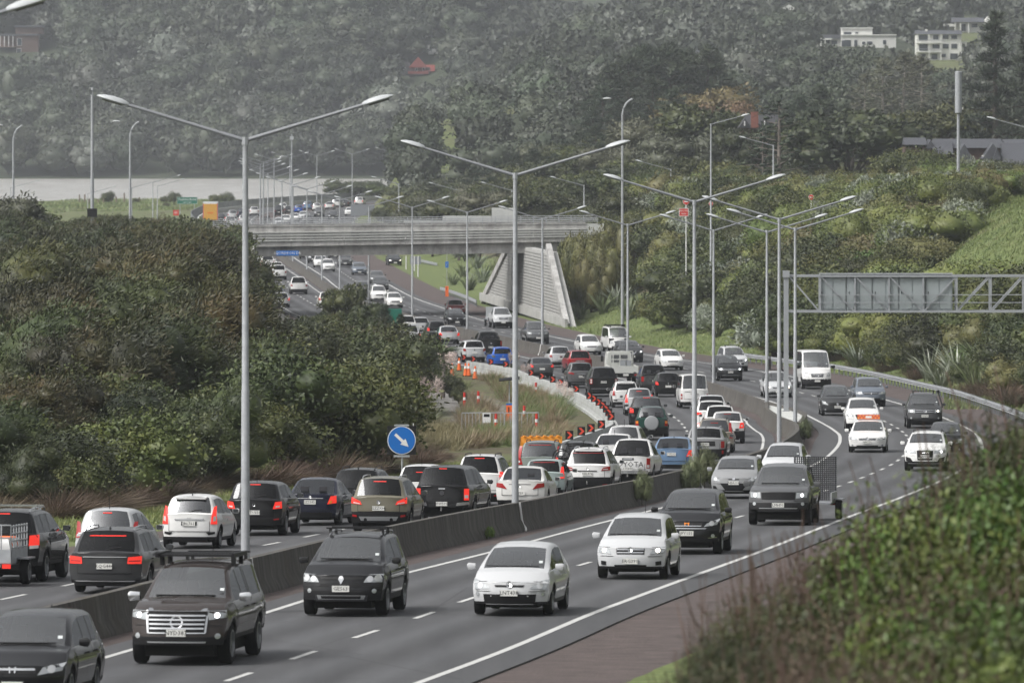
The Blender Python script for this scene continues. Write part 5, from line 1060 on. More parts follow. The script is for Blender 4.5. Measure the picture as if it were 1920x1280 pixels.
V('sprint', 1530, 730, 'F', 'white', 'tall white delivery van with a black bumper', 'van', key='sprinter', over=dict(mirror_mat=0,mirror=1.5,clad2=1,sf=.34), front=HL([(.62,.74),(.92,.80),(.95,1.04),(.70,1.0)])+GR(.40,.46,.72,.96,bars=3)+BADGE('star',.84,'F',s=.11)+BUMP(.95,.34,.62)+[('bonnet_line','trim',[(-.70,1.20),(-.50,1.21),(-.50,1.235),(-.70,1.225)],dict(e=.02,nx=4)),('bonnet_line','trim',[(.50,1.21),(.70,1.20),(.70,1.225),(.50,1.235)],dict(e=.02,nx=4))], extra=[tag_screen])
rB, dB = V('wagon', 1458, 746, 'F', 'silver', 'silver estate with bicycles on its roof behind the median poles', key='outback', over=dict(H=1.60,W=1.82), front=HL([(.52,.80),(.94,.84),(.98,1.02),(.60,.95)],lit=1)+GR(.42,.46,.78,.94,bars=1)+BUMP(.66,.30,.46)+[('lower_trim','alloy',[(-.66,.52),(.66,.52),(.66,.54),(-.66,.54)],dict(e=.02))], extra=[rails(), bars(), tag_screen])
V('suv', 1367, 715, 'F', 'black', 'black SUV with three diamond badge and lit lamps', key='triton', over=dict(W=1.82,H=1.72), plate='MKL942', ph=.62, front=HL([(.54,.80),(.93,.84),(.96,.98),(.58,.94)],lit=2)+GR(.50,.54,.76,.94,bars=2)+BADGE('diamonds3',.86,'F',s=.085)+[('lower_trim','alloy',[(-.78,.40),(.78,.40),(.60,.46),(-.60,.46)],dict(e=.02,nx=8))]+BUMP(.55,.46,.60), extra=[tag_screen])
V('suv', 1378, 697, 'F', 'silver', 'silver SUV with a roof bar behind the black three diamond SUV', key='pajero', over=dict(W=1.85,H=1.75), front=HL([(.56,.78),(.94,.82),(.97,.99),(.60,.95)],lit=2)+GR(.48,.5,.76,.94,bars=1)+C_STD, extra=[bars((-.0,),.1), tag_screen])
V('hatch', 1259, 695, 'F', 'white', 'white hatchback alone in its lane by the mown verge', key='corolla02', over=dict(L=4.3,H=1.47,W=1.70), front=HL([(.54,.78),(.95,.82),(.98,1.02),(.64,.94)])+GR(.42,.45,.80,.93,bars=1)+BADGE('ovals',.88,'F',s=.06)+BUMP(.50,.32,.46), plate='CUU119', ph=.48, extra=[tag_screen])
V('suv', 1183, 680, 'F', 'dgrey', 'dark crossover with a V shaped chrome grille', key='qash', over=dict(W=1.81,H=1.60,zhf=.90), front=HL([(.54,.80),(.95,.86),(.98,.99),(.58,.92)],lit=2)+GR(.40,.48,.70,.94)+[('grille_bar','chrome',[(.04,.70),(.16,.70),(.40,.95),(.30,.95)],dict(mir=1,e=.025,nx=3)),]+BADGE('ring',.82,'F',s=.09)+C_STD, extra=[tag_screen])
V('van', 1158, 661, 'F', 'white', 'white minibus with a roof rack facing us', 'minibus', key='hiacef', over=dict(), front=HL([(.64,.72),(.96,.76),(.98,.96),(.70,.94)])+GR(.46,.5,.76,.90,bars=2)+BUMP(.70,.34,.50), extra=[bars((.5,-.4,-1.4,-2.4),.14), slatrack(3), tag_screen])
V('hatch', 1107, 666, 'F', 'white', 'white hatchback following the white minibus with the roof rack', key='tiida', over=dict(L=4.25,H=1.53), front=HL([(.54,.78),(.95,.80),(.98,1.02),(.60,.93)])+GR(.44,.48,.80,.92,bars=1)+BADGE('ring',.86,'F',s=.06)+BUMP(.52,.30,.44), extra=[tag_screen])
V('ute', 1007, 646, 'F', 'grey', 'grey double cab ute beside the abutment wall', 'pickup truck', key='amarok3', over=dict(W=1.95,H=1.83), front=HL([(.56,.78),(.93,.80),(.95,.95),(.58,.95)])+GR(.55,.56,.78,.95,bars=2)+BADGE('vw',.87,'F',s=.09)+BUMP(.66,.36,.52), extra=[tag_screen])
rC, dC = V('ute', 942, 616, 'F', 'silver', 'silver double cab ute towing a small trailer', 'pickup truck', key='bt50', over=dict(W=1.85,H=1.82), front=HL([(.50,.82),(.93,.80),(.98,1.0),(.66,.96)])+GR(.42,.46,.74,.90,bars=1)+BADGE('disc',.86,'F',s=.09)+BUMP(.80,.40,.56), extra=[tag_screen])
V('hatch', 856, 612, 'F', 'black', 'black hatchback just in front of the red saloon', key='mazda3', over=dict(L=4.46,W=1.755,H=1.47), front=HL([(.56,.80),(.93,.84),(.99,1.06),(.70,.94)])+GR(.22,.26,.88,.96)+BADGE('disc',.93,'F',s=.055), extra=[tag_screen])
V('sedan', 855, 591, 'F', 'dred', 'dark red saloon under the bridge wall', key='legacy', front=HL([(.52,.80),(.94,.84),(.98,1.02),(.60,.95)])+GR(.42,.46,.78,.94,bars=1)+BUMP(.56,.32,.46), extra=[tag_screen])
FG1 = HL([(.52,.78),(.94,.82),(.98,1.02),(.60,.94)])+GR(.44,.48,.78,.93)+BUMP(.60,.32,.46); FG2 = HL([(.52,.78),(.94,.82),(.98,1.02),(.60,.94)],lit=1)+GR(.44,.48,.78,.93)+BUMP(.60,.32,.46)
for kd, px, py, c, lab, lit in [('hatch',739.7,578,'white','white hatchback on the far stretch nearest to the pines in the bush',1),('mpv',710.5,566,'white','white compact with dark grille behind a lamp post past the bend',0),('sedan',681.6,554,'grey','grey saloon in the lane beside the median under the bridge approach',0),('sedan',713.7,545,'dgrey','dark saloon tucked between a grey and a white car past the bridge',0),('sedan',707,533,'grey','grey saloon behind the dark one past the bridge',0),('sedan',674,516,'bgrey','blue grey saloon under the middle of the bridge',0),('suv',647,501,'grey','grey SUV emerging under the bridge beside the blue grey saloon',0),('hatch',615,510,'white','white hatchback second in the queue below the street name board',0),('sedan',601,502,'white','white saloon behind the white hatchback below the bridge girder',0),('suv',590,494,'dgrey','dark SUV in the shade right under the bridge girder',0),('sedan',574,486,'black','black car almost hidden by the bridge girder',0),('sedan',628,485,'black','black saloon whose roof is cut off by the bridge girder',0)]:
    V(kd, px, py, 'F', c, lab, key='gf'+kd+str(lit), front=FG2 if lit else FG1, far=True)
V('sedan', 740, 498, 'F', 'black', 'black saloon with lights on, coming down the slip road', key='gfs_lit', front=FG2, far=True, yaw=-.06)
# ---- inbound, tails towards us, nearest first
RB = BUMP(.80,.26,.44)
rD, dD = V('big', 18, 1092, 'R', 'black', 'black seven seat SUV with roof rails towing a cage trailer', key='highlander', over=dict(W=1.91,H=1.76,tint=1), rear=TL([(.72,.76),(.99,.78),(.98,1.0),(.74,.98)],'brake',[(.74,.70),(.97,.72),(.97,.78),(.74,.77)])+HB(1.42,.16)+[('tailgate_trim','trim',[(-.5,.84),(.5,.84),(.5,.90),(-.5,.90)])]+RB, extra=[rails(M_chrome), bars((-.3,-1.2),.11,0,M_chrome), towbar], sc=.97)
V('wagon', 212, 1113, 'R', 'dgrey', 'dark blue grey estate with a chrome tailgate strip', key='eclass', plate='KQG444', ph=.66, over=dict(W=1.85,L=4.9,H=1.52,tint=1), rear=TL([(.62,.74),(.98,.74),(.99,.93),(.64,.90)],'brake',[(.66,.79),(.95,.80),(.95,.83),(.66,.82)],M_tail)+[('tailgate_trim','chrome',[(-.60,.895),(.60,.895),(.60,.915),(-.60,.915)],dict(nx=8,e=.02))]+BADGE('star',1.0,'R',s=.05)+HB(1.40,.48)+[('bumper_trim','chrome',[(-.80,.30),(.80,.30),(.84,.33),(-.84,.33)],dict(nx=10,e=.03))]+BUMP(.84,.20,.30), extra=[rails(M_chrome), rearwiper(), fin], sc=.97)
V('mpv', 203, 1076, 'R', 'silver', 'silver compact people carrier mostly hidden by the dark estate', key='ractis', over=dict(W=1.70,H=1.62,L=4.2), rear=TL([(.80,.90),(.99,.90),(.97,1.32),(.86,1.30)],'tail')+HB(1.52,.14)+RB, extra=[rearwiper(), aerial()], sc=.97)
V('hatch', 360, 1030, 'R', 'white', 'white hatchback with tall brake lights glowing along the rear window', key='fit', plate='JRL761', ph=.72, over=dict(H=1.53,W=1.69), rear=TL([(.78,.72),(1.0,.72),(.93,1.26),(.84,1.22)],'brake',[(.86,.80),(.96,.82),(.95,.96),(.87,.94)])+HB(1.46,.14)+[('plate_recess','trim',[(-.28,.68),(.28,.68),(.28,.80),(-.28,.80)],dict(e=.012)),('tailgate_trim','chrome',[(-.52,.84),(.52,.84),(.54,.88),(-.54,.88)],dict(e=.02))]+BADGE('H',.87,'R',s=.045)+[('bumper_vent','trim',[(.70,.40),(.92,.44),(.92,.50),(.62,.48)],dict(mir=1))]+BUMP(.62,.22,.30), extra=[rearwiper(), spoiler, fin], sc=.95)
V('suv', 484, 1005, 'R', 'black', 'black crossover with round brake lights behind the lamp pole', key='qashr', plate='MTU356', ph=.70, over=dict(W=1.78,H=1.61,tint=1), rear=TL([(.68,.76),(.99,.78),(.98,.98),(.76,.96)],'brake',[(.78,.80),(.92,.82),(.92,.86),(.78,.85)])+HB(1.44,.18)+BADGE('ring',.88,'R',s=.05)+BUMP(.96,.30,.52)+[('reflector','tail',[(.72,.44),(.90,.46),(.90,.50),(.72,.48)],dict(mir=1,e=.03))], extra=[rearwiper(), aerial()], sc=.96)
V('sedan', 590, 986, 'R', 'navy', 'navy blue saloon with orange red tail lights', key='corollas', plate='JZS585', ph=.74, over=dict(W=1.76,H=1.47), rear=TL([(.66,.70),(.99,.74),(.98,.98),(.78,.96)],'brake',[(.72,.72),(.82,.73),(.84,.82),(.76,.82)],M_ind)+[('tailgate_trim','chrome',[(-.5,.88),(.5,.88),(.5,.90),(-.5,.90)],dict(e=.02))]+BADGE('ovals',.94,'R',s=.05)+RB, extra=[], sc=.96)
V('wagon', 674, 972, 'R', 'black', 'black estate SUV with silver roof rails half hidden by the gold crossover', key='hwagon', plate='BRD61', ph=.62, over=dict(W=1.84,H=1.60,tint=1), rear=TL([(.62,.80),(.98,.84),(.98,.98),(.66,.93)],'tail')+BADGE('disc',.90,'R',s=.05)+RB+[('bumper_trim','alloy',[(-.8,.30),(.8,.30),(.8,.33),(-.8,.33)],dict(e=.03))], extra=[rails(M_trim), rearwiper(), fin], sc=.97)
V('suv', 717, 999, 'R', 'gold', 'greenish gold crossover with glowing brake lights and twin exhausts', key='kuga', plate='GZZ934', ph=.74, over=dict(W=1.84,H=1.68,tint=1,clad2=1), rear=TL([(.60,.80),(.99,.84),(.98,1.02),(.66,.90)],'brake',[(.66,.815),(.92,.85),(.90,.88),(.68,.845)])+HB(1.46,.22)+BADGE('ovals',.88,'R',s=.06)+BUMP(.97,.28,.48)+[('skid_plate','alloy',[(-.62,.34),(.62,.34),(.70,.46),(-.70,.46)],dict(e=.022,nx=8)),('exhaust_pipe','black',('disc',.46,.37,.055),dict(mir=1,e=.03)),('reflector','tail',[(.78,.44),(.94,.46),(.94,.52),(.78,.50)],dict(mir=1,e=.03)),('tailgate_line','trim',[(-.74,.60),(.74,.60),(.74,.61),(-.74,.61)],dict(e=.008,nx=8)),('boot_handle','trim',[(-.16,.645),(.16,.645),(.14,.67),(-.14,.67)],dict(e=.02))], extra=[rails(M_chrome), rearwiper()], sc=.96)
V('wagon', 792, None, 'R', 'white', 'white estate peeping out behind the black canopied ute', key='wwagon', roof=874, over=dict(W=1.78,H=1.58,tint=1), rear=TL([(.66,.74),(.98,.76),(.98,.96),(.70,.93)],'tail')+HB(1.38,.16)+RB, extra=[aerial()], sc=.97)
V('can', 838, None, 'R', 'black', 'black ute with canopy, chrome corner bumpers and red brake lights', 'pickup truck', key='colorado', roof=876, plate='JFW595', ph=.60, over=dict(W=1.88,H=1.80,tint=1,zt=1.16,zbl=1.2), rear=TL([(.80,.62),(.97,.62),(.97,.94),(.80,.94)],'brake',[(.82,.68),(.95,.68),(.95,.76),(.82,.76)])+HB(1.48,.14)+BADGE('disc',.82,'R','steel',.075)+[('tailgate_handle','chrome',[(-.12,.92),(.12,.92),(.12,.955),(-.12,.955)],dict(e=.03)),('tailgate_line','trim',[(-.78,.60),(.78,.60),(.78,.61),(-.78,.61)],dict(e=.008,nx=8)),('corner_bumper','chrome',[(.52,.46),(.98,.50),(.98,.58),(.56,.55)],dict(mir=1,e=.06))]+BUMP(.5,.42,.52), extra=[towbar], sc=.96)
V('big', 903, None, 'R', 'white', 'white four wheel drive wagon with glowing upper tail lights', key='prado', roof=855, over=dict(W=1.88,H=1.87,tint=1), rear=TL([(.82,.84),(.99,.84),(.97,1.08),(.84,1.08)],'brake',[(.83,.76),(.98,.76),(.98,.84),(.83,.84)])+HB(1.48,.20)+[('tailgate_line','trim',[(.46,.42),(.475,.42),(.475,1.0),(.46,1.0)],dict(e=.01,nx=3)),('reflector','tail',[(.62,.32),(.88,.33),(.88,.38),(.62,.37)],dict(mir=1,e=.03))]+BUMP(.6,.26,.34), extra=[rails(), fin], sc=.93)
V('sedan', 981, 956, 'R', 'pearl', 'pearl white sports saloon with slanted red lamps behind the lamp pole', key='infiniti', plate='B739', ph=.56, over=dict(W=1.77,H=1.44,L=4.75), rear=TL([(.52,.72),(.99,.80),(.98,.94),(.72,.92)],'tail')+[('boot_spoiler','paint',[(-.8,1.0),(.8,1.0),(.8,1.02),(-.8,1.02)],dict(e=.05,th=.08)),('tailgate_trim','trim',[(-.45,.88),(.45,.88),(.45,.90),(-.45,.90)])]+BADGE('ovals',.82,'R',s=.045)+BUMP(.5,.22,.34), extra=[], sc=.97)
V('hatch', 1022, 936, 'R', 'pgreen', 'pale green hatchback with tall red lamps beside the white sports saloon', key='hatchr', over=dict(L=4.2,H=1.48,tint=1), rear=TL([(.78,.78),(1.0,.80),(.92,1.25),(.82,1.24)],'brake')+HB(1.40,.5,'tail')+RB, extra=[rearwiper()], sc=.93)
V('suv', 1106, None, 'R', 'white', 'white crossover with black tow bar bumper and boomerang lamps', key='xtrail', roof=842, plate='KBL476', ph=.76, over=dict(W=1.82,H=1.71,tint=1,clad2=1), rear=TL([(.60,.82),(.98,.84),(.99,.99),(.68,.93)],'tail',[(.66,.86),(.90,.87),(.88,.90),(.70,.89)])+[('tailgate_trim','trim',[(-.42,.80),(.42,.80),(.42,.83),(-.42,.83)],dict(e=.02)),('roof_stripe','tail',[(-.72,1.44),(.72,1.44),(.72,1.455),(-.72,1.455)],dict(e=.04,nx=8))]+BADGE('ring',.90,'R',s=.05)+BUMP(.97,.24,.46)+[('reflector','tail',[(.66,.30),(.86,.32),(.86,.36),(.66,.34)],dict(mir=1,e=.03))], extra=[rails(M_chrome), rearwiper(), spoiler, towbar, fin], sc=.97)
V('wagon', 1015, None, 'R', 'ggreen', 'grey green estate with tall red lamps in front of the orange barrier', key='xc70', roof=829, plate='GVK554', ph=.74, over=dict(W=1.86,H=1.60,L=4.8), rear=TL([(.72,.72),(.99,.72),(.99,.98),(.80,.98)],'tail',[(.84,.80),(.95,.80),(.95,.88),(.84,.88)])+TL([(.82,.98),(1.0,.98),(.88,1.46),(.76,1.46)],'tail')+HB(1.50,.5,'tail')+RB, extra=[rails(M_trim), rearwiper()], sc=1.0)
rE, dE = V('suv', 1083, None, 'R', 'black', 'black SUV carrying a bicycle on a rear rack', key='bikesuv', roof=830, over=dict(W=1.82,H=1.66,tint=1), rear=TL([(.78,.76),(.99,.78),(.97,1.02),(.82,1.0)],'brake')+RB, extra=[towbar], sc=.98)
V('sedan', 1150, None, 'R', 'white', 'white saloon whose roof shows over the lettered ute', key='wsed', roof=816, over=dict(W=1.80,H=1.45), rear=TL([(.66,.76),(.98,.78),(.98,.96),(.74,.94)],'tail')+RB, extra=[aerial(.2,.2)], sc=1.0)
V('mpv', 1172, None, 'R', 'white', 'white people carrier with a rear wiper behind the white saloon roof', key='wmpv', roof=800, over=dict(W=1.76,H=1.62), rear=TL([(.78,.76),(.99,.78),(.97,1.1),(.84,1.08)],'tail')+RB, extra=[rearwiper(), aerial(.2,.3)], sc=1.0)
rH, dH = V('ute', 1183, None, 'R', 'white', 'white ute with TOYOTA in big black letters on its tailgate', 'pickup truck', key='hilux', roof=826, plate='LYE847', ph=.68, over=dict(W=1.85,H=1.80,tint=1,zt=1.16,zbl=1.2), rear=TL([(.82,.60),(.98,.60),(.98,.94),(.82,.94)],'tail',[(.84,.62),(.95,.62),(.95,.72),(.84,.72)])+[('tailgate_handle','trim',[(-.26,.88),(.26,.88),(.26,.95),(-.26,.95)],dict(e=.015)),('tailgate_handle','chrome',[(-.20,.90),(.20,.90),(.20,.94),(-.20,.94)],dict(e=.03)),('tailgate_line','trim',[(-.80,.56),(.80,.56),(.80,.57),(-.80,.57)],dict(e=.008,nx=8)),('step_bumper','chrome',[(-.90,.42),(.90,.42),(.92,.53),(-.92,.53)],dict(e=.09,nx=8))], extra=[tonneau, towbar], sc=.98)
link('tailgate_lettering', text_mesh('TOYOTA', .30, M_ink, .004), rH, loc=(0, -dH['L']/2-.035, .84), rot=(R(90),0,0))
V('sedan', 1262, None, 'R', 'sblue', 'light blue saloon with bright red corner lamps', key='s40', roof=822, plate='FSF213', ph=.78, over=dict(W=1.77,H=1.45), rear=TL([(.74,.70),(1.0,.72),(1.0,.98),(.86,.97)],'brake',[(.80,.72),(.93,.73),(.93,.78),(.80,.77)])+[('tailgate_trim','chrome',[(-.12,.94),(.12,.94),(.12,.955),(-.12,.955)])]+BUMP(.9,.20,.36), extra=[fin], sc=1.0)
V('suv', 1324, None, 'R', 'lgrey', 'warm grey chunky hatchback SUV with upright red lamps behind the pole', key='countryman', roof=803, plate='EZM895', ph=.84, over=dict(W=1.82,H=1.56,tint=1,clad2=1,L=4.3), rear=TL([(.80,.64),(.97,.64),(.97,.92),(.80,.92)],'tail')+[('plate_recess','trim',[(-.52,.72),(.52,.72),(.50,.92),(-.50,.92)],dict(e=.01)),('reflector','tail',[(.84,.40),(.93,.40),(.93,.54),(.84,.54)],dict(mir=1,e=.03))]+BUMP(.8,.26,.40), extra=[rails(M_chrome), fin], sc=1.0)
V('wagon', 1340, None, 'R', 'beige', 'beige estate with long red lamps up its rear pillars', key='xc70b', roof=787, over=dict(W=1.86,H=1.58,L=4.8), rear=TL([(.82,.72),(1.0,.72),(.88,1.46),(.76,1.46)],'tail')+HB(1.44,.2,'tail')+BUMP(.95,.24,.44), extra=[rails(M_trim), rearwiper()], sc=.98)
V('suv', 1364, 832, 'R', 'white', 'white crossover with black bumper and big red oval lamps', key='captur', over=dict(W=1.80,H=1.57,clad2=1,L=4.2), rear=TL([(.70,.72),(.99,.74),(.98,1.0),(.76,.97)],'brake',[(.80,.80),(.92,.82),(.90,.88),(.80,.87)],M_white)+HB(1.38,.2,'tail')+BUMP(.98,.22,.50), extra=[rearwiper()], sc=.96)
V('wagon', 1350, 820, 'R', 'white', 'white estate with black roof rails between two white crossovers', key='wwag2', over=dict(W=1.78,H=1.56,tint=1), rear=TL([(.72,.76),(.98,.78),(.98,.98),(.78,.96)],'tail')+RB, extra=[rails(M_trim)], sc=1.0)
V('suv', 1334, 811, 'R', 'white', 'white SUV with roof bars and a wide red lamp strip', key='wsuv2', over=dict(W=1.80,H=1.60,tint=1), rear=TL([(.60,.84),(.99,.86),(.98,.98),(.64,.95)],'brake')+RB, extra=[rails(M_trim), bars((-.2,),.08)], sc=1.0)
V('sedan', 1334, 793, 'R', 'silver', 'silver saloon at the head of the queue by the curved median wall', key='ssed2', over=dict(tint=1), rear=TL([(.70,.72),(.99,.74),(.98,.96),(.78,.94)],'brake')+RB, sc=1.0)
V('suv', 1222, 826, 'R', 'green', 'dark green short SUV with a silver spare wheel cover', key='rav4', plate='WM232', ph=.55, over=dict(W=1.70,H=1.64,L=3.75,wb=2.2,clad2=1), rear=TL([(.80,.66),(.99,.66),(.98,.90),(.82,.90)],'tail',[(.82,.78),(.97,.78),(.97,.89),(.82,.89)],M_ind)+BUMP(.97,.30,.46), extra=[spare, rails(M_trim)], sc=1.0)
V('big', 1212, None, 'R', 'black', 'black SUV with lit lamps in front of the spare wheel car', key='bigblack', roof=745, over=dict(W=1.86,H=1.76), rear=TL([(.76,.80),(.99,.80),(.98,1.02),(.78,1.0)],'brake')+HB(1.45,.2)+RB, extra=[rearwiper()], sc=1.0)
V('hatch', 1198, 780, 'R', 'silver', 'silver hatchback with a lit high brake lamp ahead of the black SUV', key='fits', over=dict(H=1.53), rear=TL([(.80,.76),(1.0,.76),(.92,1.22),(.86,1.2)],'brake')+HB(1.40,.18)+RB, extra=[rearwiper(), aerial()])
V('hatch', 1173, 765, 'R', 'white', 'white hatchback with black bumper vents beside the white barrier', key='fitw', over=dict(H=1.53,tint=1), rear=TL([(.80,.74),(1.0,.74),(.92,1.22),(.86,1.2)],'tail')+[('bumper_vent','trim',[(.70,.40),(.92,.44),(.92,.50),(.62,.48)],dict(mir=1))]+BUMP(.62,.22,.30), extra=[spoiler])
V('van', 1300, 766, 'R', 'white', 'white minibus with two dark rear windows', 'minibus', key='hiacer', plate='KWC554', ph=.86, over=dict(tint=0,W=1.75), rear=TL([(.86,.50),(.97,.50),(.97,.78),(.86,.78)],'tail',[(.87,.58),(.96,.58),(.96,.66),(.87,.66)])+[('tailgate_line','trim',[(-.7,.88),(.1,.88),(.1,.90),(-.7,.90)],dict(e=.01)),('window_pillar','paint',[(-.04,1.08),(.04,1.08),(.04,1.66),(-.04,1.66)],dict(e=.03,nx=3))]+BUMP(.9,.24,.34), extra=[aerial(.3,.1)])
V('hatch', 1252, 745, 'R', 'black', 'black hatchback beside the white minibus', key='tiidar', over=dict(tint=1), rear=TL([(.76,.76),(.99,.80),(.97,1.0),(.82,1.0)],'brake')+BADGE('disc',.88,'R',s=.05)+RB, extra=[])
V('ute', 1226, 738, 'R', 'dgrey', 'charcoal double cab ute in front of the black hatchback', 'pickup truck', key='dute', over=dict(tint=1), rear=TL([(.80,.66),(.97,.66),(.97,.94),(.80,.94)],'tail')+RB, extra=[tonneau])
V('big', 1130, 744, 'R', 'black', 'black boxy four wheel drive with round clear lamps', key='disco', plate='GZP985', ph=.92, over=dict(W=1.92,H=1.84,tint=1,sr=.02), rear=[('tail_light','clear',('disc',.86,.88,.065),dict(mir=1,e=.015)),('tail_light','clear',('disc',.86,.76,.065),dict(mir=1,e=.015)),('tail_light','tail',[(.78,.68),(.96,.68),(.96,.96),(.78,.96)],dict(mir=1,e=.008)),('bumper_trim','alloy',[(-.85,.42),(.85,.42),(.85,.44),(-.85,.44)],dict(e=.03,nx=8))]+BUMP(.9,.26,.40), extra=[rearwiper()])
V('suv', 1088, 728, 'R', 'grey', 'grey crossover with chrome tailgate bar next to the barrier', key='outg', plate='KKD421', ph=.76, over=dict(W=1.80,H=1.66,tint=1), rear=TL([(.56,.84),(.98,.90),(.98,1.02),(.60,.94)],'tail')+[('tailgate_trim','chrome',[(-.34,.88),(.34,.88),(.30,.92),(-.30,.92)],dict(e=.02)),('bumper_trim','alloy',[(-.8,.28),(.8,.28),(.8,.31),(-.8,.31)],dict(e=.03,nx=8))]+BUMP(.9,.22,.36), extra=[fin])
V('suv', 1085, 702, 'R', 'red', 'red crossover with chrome tailgate bar', key='outr', plate='LBC730', ph=.80, over=dict(W=1.80,H=1.66,tint=1), rear=TL([(.56,.80),(.98,.86),(.98,.98),(.60,.90)],'tail')+[('tailgate_trim','chrome',[(-.40,.88),(.40,.88),(.34,.93),(-.34,.93)],dict(e=.02))]+RB, extra=[fin])
V('hatch', 1050, 690, 'R', 'silver', 'small silver hatchback beside the red crossover', key='yaris', over=dict(L=3.75,H=1.53), rear=TL([(.74,.78),(.99,.80),(.96,1.02),(.82,1.04)],'tail')+RB)
V('hatch', 1014, 710, 'R', 'grey', 'grey fastback with three bright brake lights', key='insight', over=dict(L=4.38,W=1.7,H=1.43,yrr=1.0,ybl=.15), rear=TL([(.76,.80),(1.0,.80),(.97,1.02),(.80,1.0)],'brake')+HB(1.03,.2)+[('rear_glass_strip','hld',[(-.66,.84),(.66,.84),(.66,.98),(-.66,.98)])]+RB)
V('hatch', 941, 691, 'R', 'blue', 'bright blue hatchback by the start of the white barrier', key='blueh', over=dict(tint=1), rear=[('tail_light','hld',[(.66,.80),(.98,.82),(.97,1.0),(.74,.98)],dict(mir=1,e=.012))]+BADGE('disc',.90,'R',s=.05)+BUMP(.5,.22,.34), extra=[spoiler, rearwiper()])
V('ute', 917, 666, 'R', 'black', 'black double cab ute beside the stained median wall', 'pickup truck', key='ranger', over=dict(tint=1), plate='JRB118', ph=.62, rear=TL([(.82,.64),(.98,.64),(.98,.94),(.82,.94)],'tail')+BADGE('ovals',.80,'R',s=.07)+RB, extra=[tonneau, sportsbar])
V('suv', 887, 680, 'R', 'silver', 'silver SUV with wedge lamps ahead of the bright blue hatchback', key='tivoli', over=dict(tint=1,W=1.8,H=1.62), rear=TL([(.72,.80),(.99,.82),(.97,1.0),(.80,.98)],'tail')+BADGE('disc',.90,'R','trim',.05)+BUMP(.9,.24,.40))
V('sedan', 841, 646, 'R', 'silver', 'silver saloon with three brake lights by the median', key='tiidas', rear=TL([(.72,.72),(.99,.74),(.98,.98),(.82,.97)],'brake')+HB(1.05,.25)+RB)
V('suv', 805, 661, 'R', 'black', 'black crossover with red lamps up the rear pillars behind the bush', key='crvr', over=dict(tint=1,H=1.62), rear=TL([(.84,.86),(1.0,.86),(.90,1.4),(.82,1.4)],'brake')+RB)
RG = lambda b: TL([(.76,.74),(.99,.76),(.97,1.02),(.80,1.0)],'brake' if b else 'tail')+RB
for kd, px, py, c, lab, b in [('hatch',818,637,'black','black hatchback ahead of the silver three light saloon',1),('sedan',788,628,'silver','silver saloon with dark lamps behind the bush top',0),('suv',766,649,'silver','silver SUV partly behind the pine tips',1),('mpv',762,628,'white','white people carrier just left of a lamp pole by the pine tips',0),('suv',737,616,'grey','grey SUV showing over the bush beside the dark covered truck',0),('can',692,612,'black','black covered pickup roof showing over the trees',0),('sedan',640,592,'white','white saloon glimpsed through the tree crowns',0),('hatch',612,577,'white','white hatchback glimpsed above the tree crowns',1),
    ('ute',560,552,'white','white double cab ute behind the tree crown in the inbound lanes',0),('suv',523,525,'white','white SUV with red pillar lamps near the bridge',0),('hatch',519,516,'white','white hatchback just ahead of the red lamp SUV',0),('sedan',502,503,'white','white saloon right under the street name board end',0),('hatch',488,498,'white','small white car half hidden at the left abutment'.replace('left','bushy'),0),('hatch',478,516,'red','red car cut off by the bushy abutment wall',0),('hatch',482,541,'white','white hatchback in the kerb lane farthest back of the queue',0),('suv',487,548,'silver','silver SUV in the kerb lane queue',0),('suv',491,553,'lgrey','light grey SUV with dark rear window in the kerb lane queue',0),('sedan',504,558,'dgrey','dark saloon squeezed beside the grey ute',1),('ute',516,568,'bgrey','grey double cab ute with a pale roof near the bushy abutment',0),('sedan',527,577,'silver','silver saloon last before the bush hides the lane',1)]:
    dz = {541:0,548:.0}.get(py, 0)
    V(kd, px, py, 'R', c, lab, 'pickup truck' if kd in ('ute','can') else 'car', key='gr'+kd+str(b), rear=RG(b), far=True, over=dict(tint=1))
